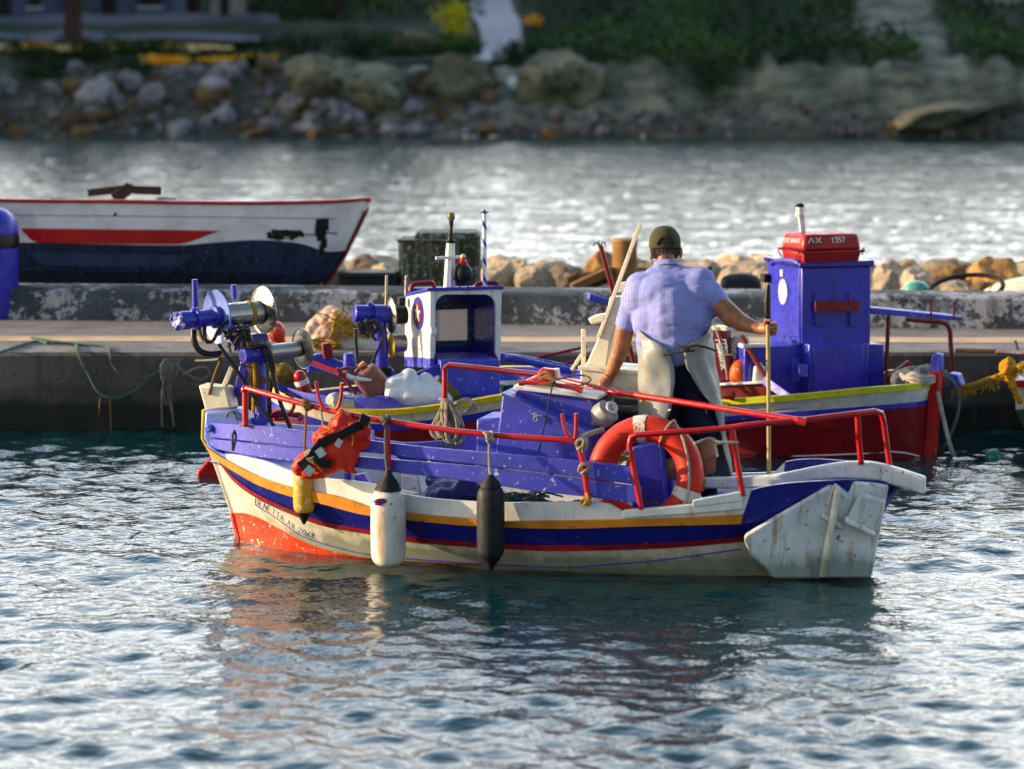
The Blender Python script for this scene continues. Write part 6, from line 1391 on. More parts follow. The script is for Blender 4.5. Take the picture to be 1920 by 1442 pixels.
mb = MB(); mb.cap(S1(562,706,.0), S1(572,735,.0), .05, .055); mb.build("body", M['red'], t); mb = MB(); mb.lathe(S1(564,712,.0), S1(572,735,.0)-S1(564,712,.0), [(0,.056),(.04,.058)], 16); mb.build("band", M['white'], t)
mb = MB(); mb.ell(P(518,622,22.9), .075,.075,.085); mb.cap(P(520,625,22.9), P(530,645,22.9), .06, .03); tag(mb.build("buoy", M['antifoul'], remesh=.01, smooth=2), "bright red round buoy showing just behind the lower winch drum", "buoy")
mb = MB(); mb.ell(S1(527,700,-.1), .09,.08,.08); mb.ell(S1(545,705,-.1), .06,.06,.05); tag(mb.build("net_heap", cloth("mustard_net", (0.26, 0.18, 0.03), (0.10, 0.07, 0.02), 30, rough=1), remesh=.012, disp=[(.04,.04)]), "mustard coloured net heap in the extreme bow of the wheelhouse boat", "net")
# ---------------------------------------------------------------- boat with the blue cabin
F2 = Frame(P(1290, 800, 23.45), PZ(1738, 853, 0)); L2 = F2.L
R2 = [(1290,757),(1330,753),(1367,748),(1484,740),(1628,726),(1719,719),(1748,715)]
S2 = [(1290,790),(1330,787),(1367,783),(1556,770),(1680,760),(1715,757),(1742,752)]
H2 = Hull(F2, {'keel': ((.1, L2-.05, -.35), .12, .7), 'wl': ((0, L2, 0), .52, .55), 's0': (shift(S2, 6), .66, .42), 's1': (shift(S2, -3), .67, .42), 'r0': (shift(R2, 11), .74, .36), 'r1': (R2, .75, .36)})
b2 = thing("moored_boat", "moored boat with dark red and white hull, yellow rail and tall blue cabin", "boat", F2.w(L2/2, 0, 0))
M['hullred'] = paint("dark_red_hull", (0.22, 0.006, 0.012), 0.35, 0.6, wear=(0.06, 0.02, 0.02), wa=.7, coat=.2)
mb = MB(); H2.skin(mb, 'keel', 'wl', 0, 1); H2.skin(mb, 'wl', 's0', 0, 1); H2.skin(mb, 's1', 'r0', 0, 0); mb.build("hull", [M['white'], M['hullred']], b2, sharp=50)
H2.moulding('s0', 's1', .02, "blue_moulding", M['blue'], b2); H2.moulding('r0', 'r1', .035, "rub_rail", M['lime'], b2)
H2.floor('r1', .12, .06, "deck", M['darkred'], b2, M['darkred'])
mb = MB(); mb.tube([H2.pt(x, y, .004) for x, y in ((1420,856),(1500,855),(1560,853),(1607,851),(1672,847),(1697,849),(1734,858))], .006, 6); mb.build("waterline_stripe", M['white'], b2)
c2 = lambda poly, v0, v1, name, mat, bev=.01, par=None: (lambda mb: (mb.prism([F2.pv(x, y, v1) for x, y in poly], F2.ev*-(v1-v0)), mb.build(name, mat, par or b2, bevel=bev))[1])(MB())
c2([(1741,697),(1763,695),(1756,780),(1750,862),(1729,862),(1737,780)], -.055, .055, "stem_post", M['red'])
c2([(1746,668),(1752,663),(1764,665),(1764,698),(1743,698)], -.05, .05, "stem_head", M['lav'], .012)
c2([(1716,706),(1742,703),(1740,730),(1718,732)], -.05, .06, "bow_block", M['red'], .015)
c2([(1777,700),(1795,703),(1803,727),(1783,727)], -.55, -.40, "bow_bitt", M['lav'], .012)
# blue cabin
o_ = P(1504, 645, 22.95); a2 = math.radians(19); CF = Frame(o_, o_+V(math.cos(a2), math.sin(a2), 0))
cf = lambda x, y, v=0.0: CF.pv(x, y, v)
cl_ = lambda x, y, u=0.0: CF.pu(x, y, u)
cab = thing("cabin", None, None, o_); cab.parent = b2; cab.location = Vector(o_)-origin(b2)
def cpart(poly, d, name, mat, bev=.008, v=0.0, par=None):
    mb = MB(); mb.prism([cf(x, y, v) for x, y in poly], CF.ev*-d); return mb.build(name, mat, par or cab, bevel=bev)
vd = CF.loc(cl_(1442, 560))[1]
M['cabblue'] = paint("cabin_blue", (0.030, 0.034, 0.46), 0.3, 0.7, wear=(0.015, 0.015, 0.12), wa=.69, streak=(0.02, 0.02, 0.20), sa=.62, coat=.2)
cpart([(1504,502),(1634,499),(1632,646),(1504,648)], .03-vd-.0, "upper_body", M['cabblue'], .012)
cpart([(1500,494),(1640,488),(1640,500),(1500,503)], .06-vd, "roof", M['navy'], .01, .02)
# left door panel with porthole
q = [cl_(1442,497,-.012), cl_(1498,500,-.012), cl_(1499,647,-.012), cl_(1444,643,-.012)]
mb = MB(); mb.prism(q, CF.eu*.01); door = mb.build("door", M['cabblue'], cab, bevel=.003)
kx = abs(CF.loc(cl_(1477,547))[1]-CF.loc(cl_(1469,547))[1]); kz = 24/FPX*22.9; ec = cl_(1469, 547, -.014)
def oval(rx, rz, off, name, mat, par):
    mb = MB(); mb.prism([ec+CF.ev*math.cos(a)*rx-CF.eu*off+V(0,0,1)*math.sin(a)*rz for a in [2*math.pi*i/32 for i in range(32)]], -CF.eu*.004); return mb.build(name, mat, par)
oval(kx*1.2, kz*1.12, 0, "porthole_rim", M['lav'], door); oval(kx, kz, .0045, "porthole", plain("frosted_glass", (0.55, 0.56, 0.62), .3), door)
mb = MB()
for (x, y) in ((1482,633),(1485,640),(1491,632),(1491,640),(1470,630)): mb.lathe(cl_(x, y, -.013), -CF.eu, [(0,.012),(.004,.012)], 10)
mb.build("vent_holes", M['black'], door)
mb = MB(); mb.obox(cl_(1463,505,-.014), CF.ev*.0+CF.eu*-.003, CF.ev*.05, V(0,0,-.055)); mb.build("label_plate", M['white'], door)
# handle frame on the door top
mb = MB(); mb.tube(cr([cl_(1446,496,-.02), cl_(1450,490,-.02), cl_(1462,488,-.03), cl_(1485,489,-.03), cl_(1496,494,-.02), cl_(1497,500,-.02)], 5), .017, 8); mb.build("top_handle", M['lav'], cab)
mb = MB(); mb.obox(cl_(1435,528,-.02), CF.eu*-.05, CF.ev*.09, V(0,0,.07)); mb.build("side_lamp", M['black'], cab, bevel=.006)
hd_ = cpart([(1529,565),(1613,564),(1613,583),(1529,585)], .02, "step_board", M['darkred'], .004, .05)
for x in (1529, 1594):
    mb = MB(); mb.tube([cf(x,550,.02), cf(x,566,.03)], .008, 6); mb.tube([cf(x,584,.03), cf(x,610,.02), cf(x+13,610,.02)], .009, 6); mb.build("bracket", M['navy'], hd_)
lower = cpart([(1517,646),(1629,644),(1629,737),(1517,742)], .45, "lower_body", M['cabblue'], .01, .10)
cpart([(1525,650),(1620,648),(1620,732),(1525,736)], .012, "panel", M['cabblue'], .006, .113, lower)
cpart([(1629,646),(1658,646),(1658,726),(1629,728)], .35, "side_cupboard", M['cabblue'], .008, .06)
cpart([(1396,652),(1506,648),(1516,650),(1516,742),(1396,738)], .30, "side_locker", M['cabblue'], .01, -.04)
cpart([(1393,646),(1444,645),(1444,651),(1393,653)], .10, "locker_top", M['white'], .004, -.02)
cpart([(1484,672),(1500,671),(1501,714),(1485,718)], .014, "hinge_board", M['lav'], .004, -.024)
cpart([(1499,684),(1515,683),(1515,706),(1499,708)], .05, "latch", M['lav'], .006, .13)
for x, y in ((1632,672),(1632,704)):
    mb = MB(); mb.bar(cf(x,y,.068), cf(x+14,y-7,.068), .008, .008, CF.ev); mb.build("hinge", M['navy'], cab)
mb = MB(); mb.bar(F2.pv(1432,712,.5), F2.pv(1482,748,.62), .07, .02, F2.ev); mb.build("slanting_board", M['lav'], b2, bevel=.004)
st1([(1345,723),(1436,719)], [(1345,760),(1436,752)], .40, "cockpit_board", M['darkred'], .03, b2, F2, 6)
st1([(1342,720),(1432,715)], [(1342,724),(1432,720)], .43, "cockpit_coaming", M['white'], .08, b2, F2, 6)
# shelf and red tubular frame aft of the cabin
sh = MB(); sh.prism([CF.pv(x, y, -.15) for x, y in ((1634,577),(1805,594),(1805,602),(1634,589))], CF.ev*-.28); sh.build("shelf", M['lav'], b2, bevel=.006)
mb = MB(); E = lambda x, y, v=-.12: CF.pv(x, y, v); mb.tube([E(1666,592), E(1664,640), E(1661,696)], .018, 8); mb.build("frame_post", M['darkred'], b2)
mb = MB(); mb.tube(cr([E(1700,599), E(1740,602), E(1768,605), E(1780,616), E(1783,650), E(1787,703)], 5), .020, 8); mb.build("frame_hoop", M['darkred'], b2)
mb = MB(); mb.tube([E(1746,600), E(1746,566)], .008, 6); mb.build("peg", M['darkred'], b2)
mb = MB(); mb.tube([E(1788,600), E(1790,566)], .008, 6); mb.build("peg", M['darkred'], b2)
mb = MB(); mb.bar(E(1662,712,.2), E(1706,680,.2), .05, .05); mb.build("red_chock", M['darkred'], b2, bevel=.008)
mb = MB(); mb.lathe(F2.pv(1356,741,.77), F2.eu, [(0,.03),(.03,.034),(.07,.03),(.075,.04),(.09,.036)], 12); mb.build("pipe_end", M['darkred'], b2)
mb = MB(); mb.tube([F2.pv(1390,630,.36), F2.pv(1440,716,.42)], .020, 8); mb.build("red_stay", M['darkred'], b2)
# lamp on the cabin roof
lm = thing("mast_lamp", None, None, cf(1505,440,-.3)); lm.parent = b2; lm.location = Vector(cf(1505,440,-.3))-origin(b2)
mb = MB(); mb.prism([cf(x, y, -.3) for x, y in ((1498,405),(1508,402),(1512,444),(1503,444))], CF.ev*-.03); mb.build("bracket", M['white'], lm, bevel=.003)
mb = MB(); mb.lathe(cf(1500,405,-.3), V(0,0,1), [(0,.036),(.018,.040),(.022,.034)], 16); mb.build("lamp_base", M['cream'], lm); mb = MB(); mb.lathe(cf(1500,400,-.3), V(0,0,1), [(0,.033),(.05,.033)], 16); mb.build("lamp_lens", plain("lamp_lens", (0.75, 0.74, 0.66), .15), lm); mb = MB(); mb.lathe(cf(1500,388,-.3), V(0,0,1), [(0,.036),(.012,.037),(.03,.02)], 16); mb.build("lamp_hat", M['black'], lm)
# red box on the roof
rb0 = P(1506, 500, 22.95); RF_ = Frame(rb0, rb0+V(math.cos(math.radians(20)), math.sin(math.radians(20)), 0)); rf = lambda x, y, v=0.0: RF_.pv(x, y, v)
rl = lambda x, y, u=0.0: RF_.pu(x, y, u)
t = thing("raft_box", "red plastic box lettered in white, lashed on top of the blue cabin", "box", rb0); REDP = paint("red_plastic", (0.36, 0.008, 0.010), 0.4, .7, wear=(0.5, 0.1, 0.08), wa=.75)
dv = RF_.loc(rl(1464, 470))[1]; zz0, zz1, zz2 = rf(1506,499).z, rf(1506,474).z, rf(1506,441).z; ul = RF_.loc(rf(1616,470))[0]
def frus(z0, z1, i0, i1, name, bev=.02):
    mb = MB(); r_ = []
    for z, i in ((z0, i0), (z1, i1)): r_.append([RF_.w(i, -i, z), RF_.w(ul-i, -i, z), RF_.w(ul-i, dv+i, z), RF_.w(i, dv+i, z)])
    mb.loft(r_); return mb.build(name, REDP, t, bevel=bev)
frus(zz0, zz1-.004, .02, -.002, "tray"); lid = frus(zz1+.004, zz2, -.002, .018, "lid", .03)
mb = MB(); mb.tube([RF_.w(-.012,.012,zz1), RF_.w(ul+.012,.012,zz1), RF_.w(ul+.012,dv-.012,zz1), RF_.w(-.012,dv-.012,zz1)], .011, 8, closed=True); mb.build("rim", REDP, t)
for (a_, b_) in ((rl(1458,470,-.02), rl(1478,498,-.01)), (rl(1500,470,-.02), rl(1488,498,-.01)), (rf(1620,463,.0), rf(1616,478,.0))):
    mb = MB(); mb.tube([a_, b_], .006, 6); mb.build("cord", M['ropedark'], t)
mb = MB(); hx = 10.5/FPX*22.9
def on_front(px, py): 
    q = rf(px, py, .0); f = (q.z-zz1)/(zz2-zz1); return RF_.w(RF_.loc(q)[0], .003+.002-.02*f, q.z)
letters("ΛΧ", lambda x, y: on_front(1517+x*13.5, 456-y*9.5-x*.5), .0046, mb); letters("1357", lambda x, y: on_front(1560+x*6.6, 455.5-y*9.5-x*.35), .0044, mb); mb.build("lettering", M['white'], lid)
def on_left(px, py): q = rl(px, py, 0); f = (q.z-zz1)/(zz2-zz1); return q+RF_.eu*(-.005+.02*f)
mb = MB(); letters("ΓΕΡΟΓΙΑΝΝΑΚΟΣ", lambda x, y: on_left(1467+x*2.95, 455-y*8.5+x*.05), .0028, mb, .92); mb.build("lettering", M['white'], lid)
# gear aboard: lettered maroon case, orange float, white jug, patterned bag
cs = F2.pv(1341, 716, .3); t = thing("maroon_case", "upright maroon case with white vertical lettering, tied with pale cord behind the man", "case", cs)
MC = plain("maroon_plastic", (0.13, 0.006, 0.014), .4, .7)
kp = [(1330,616),(1360,616),(1373,705),(1366,714),(1340,720)]
mb = MB(); mb.prism([F2.pv(x, y, .34) for x, y in kp], F2.ev*-.12); mb.build("body", MC, t, bevel=.012)
mb = MB(); mb.prism([F2.pv(x, y, .345) for x, y in ((1332,612),(1362,614),(1363,621),(1333,619))], F2.ev*-.15); mb.build("lid", M['cream'], t, bevel=.005)
mb = MB(); mb.tube(cr([F2.pv(1338,606,.355), F2.pv(1350,640,.355), F2.pv(1358,670,.355), F2.pv(1364,712,.355)], 4), .006, 6); mb.tube([F2.pv(1352,665,.355), F2.pv(1372,665,.355)], .004, 6); mb.build("cord", M['ropewhite'], t)
mb = MB()   # letters run down the case
letters("ΓΕΡΟ", lambda x, y: F2.pv(1352.5+y*8+x*1.2, 637+x*6.8, .344), .0048, mb); letters("ΓΙΑΝΝΑΚΟΣ", lambda x, y: F2.pv(1341+y*7.5+x*1.55, 638+x*6.9, .344), .0046, mb); mb.build("lettering", M['white'], t)
oc = F2.pv(1388, 703, .32); t = thing("orange_float", "round orange float with faint white figures in the cockpit of the blue cabin boat", "float", oc)
mb = MB(); mb.ell(oc, .088, .08, .125); mb.build("body", plain("orange_plastic", (0.66, 0.085, 0.006), .4, .8), t)
mb = MB(); letters("1357", lambda x, y: F2.pv(1378+y*5.5+x*.6, 689+x*3.4, .32)+V(0,-.079,0), .0028, mb); mb.build("lettering", M['white'], t)
t = thing("jug", "white plastic jug just left of the blue locker, behind the staff", "jug", F2.pv(1424,715,.34)); a_ = F2.pv(1422,716,.34); can(t, a_, V(.08,0,1).normalized(), V(1,0,0), .13, .05, .05, M['white']); mb = MB(); mb.lathe(a_+V(.01,0,.125), V(0,0,1), [(0,.02),(.02,.022),(.03,.01)], 10); mb.build("cap", M['cream'], t)
mb = MB(); mb.ell(F2.pv(1382,660,.22), .085,.06,.13); mb.cap(F2.pv(1370,650,.22), F2.pv(1394,640,.22), .05, .045); tag(mb.build("cloth_bag", cloth("zigzag_cloth", (0.62, 0.58, 0.58), (0.36, 0.22, 0.20), 16, axis='DIAGONAL'), remesh=.01, smooth=2, disp=[(.07,.03)]), "pale bag with reddish zigzag pattern behind the orange float", "bag")
mb = MB(); mb.ell(F2.pv(1716,712,-.05), .20,.18,.10); mb.ell(F2.pv(1740,705,-.2), .16,.14,.09); tag(mb.build("net_heap", cloth("grey_net", (0.13, 0.15, 0.17), (0.05, 0.06, 0.07), 34, rough=1), remesh=.014, disp=[(.04,.05)]), "grey net heap in the bow behind the red stem post", "net")
mb = MB()
for k in range(3): mb.tube(cr([F2.pv(1694-k*3,712-k*6,.2), F2.pv(1712,700+k*8,.25), F2.pv(1735,708+k*6,.22), F2.pv(1748,706+k*5,.12), F2.pv(1755,712,-.05)], 5), .017, 8)
tag(mb.build("mooring_line", M['ropewhite']), "thick white mooring rope wound round the red bow block", "rope")
rope("mooring_line", [F2.pv(1758,735,.06), F2.pv(1768,780,.1), F2.pv(1780,830,.14), PZ(1791,864,-.04)], .017, 'ropewhite', "pale rope hanging from the red stem straight down into the water")
rope("mooring_line", [F2.pv(1756,700,-.1), F2.pv(1782,712,-.15), F2.pv(1797,735,-.2), F2.pv(1796,775,-.2), F2.pv(1780,820,-.2), PZ(1760,852,-.04)], .014, 'ropegrey', "grey rope looping over the yellow rail right of the red stem")
c = PZ(1864, 858, .02); t = thing("buoy", "green ball buoy floating in the water at the right", "buoy", c); mb = MB(); mb.ell(c, .07,.07,.068); mb.build("ball", plain("green_plastic", (0.01, 0.16, 0.10), .3), t); mb = MB(); mb.tube([c+V(-.01,-.055,.035), c+V(.006,-.068,.012), c+V(0.004,-.068,-.02)], .006, 5); mb.build("strap", M['black'], t)
# red pole with hooks standing between the boats
t = thing("gaff", "tall dark red pole with iron hooks at its top, left of the man", "gaff", F1.pv(1200,712,-.3)); g_ = lambda x, y: F1.pv(x, y, -.3)
mb = MB(); mb.tube([g_(1198,714), g_(1172,620), g_(1148,540), g_(1126,461)], [.021,.021,.02,.019], 10); mb.build("pole", M['darkred'], t)
for q in ([(1124,464),(1120,456),(1114,457),(1113,462)], [(1125,462),(1123,454),(1120,452)], [(1127,462),(1129,455),(1134,455),(1135,461)]):
    mb = MB(); mb.tube(cr([g_(*p) for p in q], 4), .006, 6); mb.build("hook", M['darksteel'], t)
mb = MB(); mb.bar(g_(1103,556), g_(1142,567), .05, .07, F1.ev); tag(mb.build("blue_board", M['lav'], bevel=.005), "short blue board sticking out left behind the white mast bracket", "board")
mb = MB(); mb.obox(F1.pv(945,790,.1), F1.eu*.6, F1.ev*-.3, V(0,0,.28)); 
tag(mb.build("green_crate", plain("dark_green_plastic", (0.01, 0.06, 0.045), .5), bevel=.015), "dark green crate behind the engine casing on the wheelhouse boat", "crate")
# ================================================================ ON THE QUAY
# ---- white boat hauled out behind the wall
F3 = Frame(P(-420, 500, 27.85), P(660, 500, 27.75))
T3 = [(-420,372),(-200,374),(0,379),(200,381),(460,384),(600,382),(660,379),(692,376)]
H3 = Hull(F3, {'keel': ([(-380,552),(0,552),(300,552),(480,552),(560,551),(575,548)], .10, .5), 'bil': ([(-400,508),(0,508),(400,510),(560,515),(600,525),(618,520)], .36, .5), 'boot': ([(-410,452),(60,455),(330,460),(400,455),(480,450),(560,456),(620,472),(648,470)], .46, .5), 'sh': (T3, .52, .5)}, 60); H3.heel = .13
b3 = thing("beached_boat", "white wooden boat with dark blue bottom and red flash, hauled out behind the low wall", "boat", F3.w(F3.L/2, 0, .9))
BOT = paint("dark_blue_bottom", (0.012, 0.030, 0.085), .55, .6, wear=(0.10, 0.14, 0.20), wa=.66, streak=(0.004, 0.006, 0.012), sa=.55)
mb = MB(); H3.skin(mb, 'keel', 'bil', 0, 1); H3.skin(mb, 'bil', 'boot', 0, 1); H3.skin(mb, 'boot', 'sh', 0, 0); mb.build("hull", [paint("white_topsides", (0.70, 0.70, 0.74), .35, .9, wear=(.25,.2,.15), wa=.74), BOT], b3, sharp=40)
H3.L['sh2'] = [(u, v, z+.035) for u, v, z in H3.L['sh']]; H3.L['sh1'] = [(u, v, z+.012) for u, v, z in H3.L['sh']]
H3.moulding('sh', 'sh1', .02, "black_line", M['black'], b3); H3.moulding('sh1', 'sh2', .035, "gunwale", M['red'], b3); H3.floor('sh', .2, .06, "deck", M['darkwood'], b3, M['white'])
H3.patch([(40,428),(200,430),(380,432),(410,433)], [(40,430),(66,455),(330,458),(410,434)], "red_flash", M['red'], b3)
H3.patch([(60,474),(80,474),(340,478),(362,476)], [(60,476),(82,498),(330,500),(362,478)], "blue_panel", paint("faded_blue", (0.03, 0.06, 0.14), .5, .7), b3)
rr = random.Random(77)
def daub(x0, x1, y0, y1, n, name="tar_smear"):          # ragged brush strokes of tar paint
    for k in range(n):
        xa = x0+rr.uniform(0, (x1-x0)*.35); xb = x1-rr.uniform(0, (x1-x0)*.35); y = y0+(y1-y0)*(k+.5)/n; h = (y1-y0)/n*rr.uniform(.5, .9); sl = rr.uniform(-3, 2)
        xs = [xa+(xb-xa)*i/8 for i in range(9)]
        H3.patch([(x, y-h+rr.uniform(-1.5,1.5)+sl*i/8) for i, x in enumerate(xs)], [(x, y+h+rr.uniform(-2,2)+sl*i/8) for i, x in enumerate(xs)], name, M['black'], b3, .005+.0015*k, 16)
daub(484, 574, 431, 450, 4); daub(588, 622, 414, 440, 3); daub(594, 614, 440, 474, 3)
mb = MB(); mb.tube([H3.pt(x, 438+math.sin(x*.1)*2, .008) for x in range(572, 634, 4)], .006, 5); mb.build("tar_streak", M['black'], b3)
mb = MB(); mb.tube([H3.pt(x, pl([(0,403),(300,406),(640,410)], x), .003) for x in range(-60, 645, 12)], .004, 5); mb.build("seam", M['grey'], b3)
mb = MB(); mb.lathe(H3.pt(216,402,.002), -V(0,1,0), [(0,.016),(.006,.016)], 12); mb.build("drain_hole", M['black'], b3)
mb = MB(); mb.prism([F3.pv(x, y, .05) for x, y in ((660,378),(668,373),(696,372),(693,384),(684,398),(668,392))], F3.ev*-.1); mb.build("stem_head", M['white'], b3, bevel=.01)
mb = MB(); mb.prism([F3.pv(x, y, .06) for x, y in ((662,378),(668,372),(697,371),(694,380))], F3.ev*-.12); mb.build("stem_cap", M['red'], b3, bevel=.008)
mb = MB(); mb.tube([F3.pv(x, y, .0) for x, y in ((690,388),(670,432),(645,482),(615,525),(590,548))], .020, 8); mb.build("stem", M['darkred'], b3)
for k, (x0, y0, x1, y1, w_, lab) in enumerate(((165,362,250,352,.045, "left dark plank of the loose timber lying across the beached boat"), (215,374,246,350,.07, "short thick dark block propping the planks on the beached boat"), (250,356,302,358,.05, "right dark plank of the loose timber lying across the beached boat"))):
    mb = MB(); mb.bar(F3.pv(x0,y0,.1), F3.pv(x1,y1,.1), w_*1.6, w_, F3.ev); tag(mb.build("plank", M['darkwood'], bevel=.006), lab, "plank")
for x, lab in ((110, "left grey cushion on the gunwale of the beached boat"), (312, "right grey cushion on the gunwale of the beached boat")):
    mb = MB(); mb.cap(F3.pv(x-14,377,.3), F3.pv(x+14,377,.3), .04, .035); tag(mb.build("cushion", plain("grey_vinyl", (0.12, 0.12, 0.15), .6), remesh=.01, smooth=3), lab, "cushion")
# ---- blue litter bin
c = PZ(-6, 596, QZ); t = thing("litter_bin", "blue litter bin with domed top and black band at the left edge", "litter bin", c); R_ = 43/FPX*c.y; hB = (596-388)/FPX*c.y
mb = MB(); mb.lathe(c, V(0,0,1), [(0,R_*.96),(.02,R_),(hB*.64,R_),(hB*.645,R_*.95)], 40); mb.build("drum", M['blue'], t)
mb = MB(); mb.lathe(c+V(0,0,hB*.645), V(0,0,1), [(0,R_*.97),(0,R_*1.05),(.05,R_*1.07),(hB*.12,R_*1.03),(hB*.12,R_*.9)], 40); mb.build("bag_edge", plain("black_bin_liner", (.005,.005,.007), .3), t, disp=[(.05,.02)])
mb = MB(); mb.lathe(c+V(0,0,hB*.765), V(0,0,1), [(0,R_*1.02),(.03,R_*1.03),(hB*.10,R_*.97),(hB*.16,R_*.82),(hB*.21,R_*.55),(hB*.235,R_*.2)], 40); mb.build("dome", M['blue'], t, sharp=60)
for z in (.05, .075): mb = MB(); mb.torus(c+V(0,0,z), V(0,0,1), R_+.001, .004, 40, 6); mb.build("hoop", M['lav'], t)
# ---- green tank, black crate, bollard, timbers
TK = paint("mossy_tank", (0.035, 0.045, 0.018), .6, .5, wear=(.28,.30,.27), wa=.62, streak=(.24,.22,.17), sa=.60)
t = thing("tank", "battered green brown plastic tank standing behind the wall by the mast", "tank", P(823,548,27.3)); Y_ = 27.2
def rbox(p0, p1, z0, d, mat, name, r=.05, par=None):
    a = P(p0[0], p0[1], Y_); b = P(p1[0], p1[1], Y_); mb = MB(); mb.obox((a.x, Y_, z0), (b.x-a.x, 0, 0), (0, d, 0), (0, 0, a.z-z0)); return mb.build(name, mat, par, bevel=r)
rbox((747,450), (860,560), .80, .55, TK, "tub", .035, t); 
mb = MB(); a = P(776,437,Y_+.12); b = P(901,437,Y_+.12); mb.obox((a.x, Y_+.12, .80), (b.x-a.x, 0, 0), (0, .6, 0), (0, 0, a.z-.80)); mb.build("inner_tub", TK, t, bevel=.05)
mb = MB(); mb.bar(P(744,452,Y_-.02), P(862,452,Y_-.02), .03, .03); mb.build("rim", TK, t, bevel=.01)
t = thing("black_crate", "long black plastic crate behind the wall, just right of the beached boat", "crate", P(688,548,27.2)); a = P(633,512,27.15); b = P(745,512,27.15)
mb = MB(); mb.obox((a.x, 27.15, .86), (b.x-a.x, 0, 0), (0, .4, 0), (0, 0, a.z-.86)); mb.build("body", M['black'], t, bevel=.03); mb = MB(); mb.bar((a.x+.01, 27.14, a.z-.03), (b.x-.01, 27.14, a.z-.03), .02, .025); mb.build("rim", M['black'], t, bevel=.005)
c = P(1171, 548, 27.0); t = thing("bollard", "thick brown timber bollard behind the man's left shoulder", "bollard", c); r_ = 24/FPX*27; hh_ = P(1171,452,27.0).z-c.z
mb = MB(); mb.lathe(c-V(0,0,.05), V(0,0,1), [(0,r_*1.03),(.1,r_),(hh_*.95,r_*.98),(hh_+.03,r_*1.0),(hh_+.05,r_*.93)], 14); mb.build("post", M['brownwood'], t, disp=[(.05,.02)]); mb = MB(); mb.lathe(c+V(0,0,hh_-.002), V(0,0,1), [(0,r_*1.05),(.022,r_*1.06),(.03,r_*.8)], 14); mb.build("top", paint("end_grain", (.42,.24,.08), .8, .6), t)
for k, (p, q, w_, lab) in enumerate((((1072,540),(1148,506),.10,"thick orange brown beam leaning on the stones left of the bollard"), ((1078,548),(1150,520),.07,"dark beam below the orange brown one left of the bollard"), ((1060,528),(1084,516),.09,"short broken beam end at the left of the timber heap"), ((1090,546),(1140,543),.08,"lowest beam of the timber heap lying on the wall"))):
    mb = MB(); mb.bar(P(*p, 26.9+.1*k), P(*q, 26.95+.1*k), w_, w_*.8); tag(mb.build("timber", M['brownwood'] if k in (0, 2) else M['darkwood'], bevel=.012), lab, "timber")
c = P(1391, 541, 27.0); mb = MB(); mb.lathe(c-V(.19,0,0), V(1,.1,.02), [(0,.07),(.01,.10),(.05,.125),(.2,.14),(.30,.13),(.36,.10),(.38,.05)], 24); tag(mb.build("drum", M['black'], disp=[(.08,.05)], sub=1), "black drum lying on its side behind the wall, right of the man", "drum")
mb = MB(); mb.tube([P(1331,548,26.9), P(1331,500,26.9)], .02, 8); tag(mb.build("stake", M['darkwood']), "thin brown stake upright behind the wall at the man's right shoulder", "stake")
# ---- float bottle, hoop, upturned dinghy, right end
c = P(1718, 545, 26.75); t = thing("glass_float", "turquoise green bottle shaped float on the wall", "float", c); mb = MB(); mb.ell(c, .125,.10,.095, n=24, m=16); mb.cap(c+V(-.10,0,-.02), c+V(-.15,0,-.03), .06, .03); mb.build("body", plain("turquoise_plastic", (.12,.42,.36), .25, .5), t, remesh=.01, smooth=2); mb = MB(); mb.lathe(c+V(-.16,0,-.03), V(-1,0,-.1), [(0,.025),(.03,.025)], 12); mb.build("neck", M['white'], t)
hc_ = P(1812, 541, 26.6); mb = MB(); mb.torus(hc_, V(-.12,-.48,.85), .34, .022, 48, 10, xdir=V(1,0,.12), ex=.62); tag(mb.build("hoop", M['black']), "large black hoop of pipe lying tilted on the wall at the right", "hoop")
mb = MB(); mb.prism([P(x, y, 26.55) for x, y in ((1779,565),(1788,543),(1794,543),(1786,566))], V(0,.05,0)); tag(mb.build("wedge", M['orange'], bevel=.004), "small yellow wooden wedge standing inside the black hoop", "wedge")
t = thing("upturned_dinghy", "yellow and white upturned dinghy cut by the right edge", "dinghy", P(1960,570,26.9)); rows = []
for i in range(13):
    x = -.55+i*.15; k = math.sqrt(max(.02, 1-((x-.35)/.95)**2)); cc_ = P(1950, 566, 27.1)+V(x, 0, 0)
    rows.append([cc_+V(0, math.cos(a)*.42*k, math.sin(a)*.27*k+.01) for a in [math.pi*(1-q/14) for q in range(15)]])
mb = MB(); mb.loft(rows, closed=False, caps=False); o = mb.build("hull", [M['cream']], t); md = o.modifiers.new("shell", 'SOLIDIFY'); md.thickness = .02
mb = MB(); mb.loft([[p+V(0, -.004, 0) for p in r2[10:15]] for r2 in rows], closed=False, caps=False); o = mb.build("side_band", M['orange'], t); md = o.modifiers.new("shell", 'SOLIDIFY'); md.thickness = .012
mb = MB(); mb.tube(cr([P(1855,545,26.8), P(1872,515,26.8), P(1895,497,26.8), P(1925,488,26.8)], 5), .006, 6); tag(mb.build("wire", M['ropebrown']), "thin bent wire arching over the upturned dinghy", "wire")
t = thing("oar", "oar lying on the quay edge with a faded red blade, at the right edge", "oar", P(1850,657,24.2)); Yo = 24.25
mb = MB(); mb.tube([PZ(1792,657,QZ+.02), PZ(1872,659,QZ+.03)], .018, 8); mb.build("shaft", M['darkwood'], t); mb = MB(); rows = []
for i in range(9):
    f = i/8; w_ = .03+.045*math.sin(math.pi*min(1, f*.75+.15)); p = PZ(1868+f*70, 660+f*3, QZ+.04); rows.append([p+V(0,-w_,0), p+V(0,0,.02), p+V(0,w_,0), p+V(0,0,-.02)])
mb.loft(rows); mb.build("blade", paint("faded_red", (.52,.16,.10), .6, .8, wear=(.6,.45,.35), wa=.6), t)
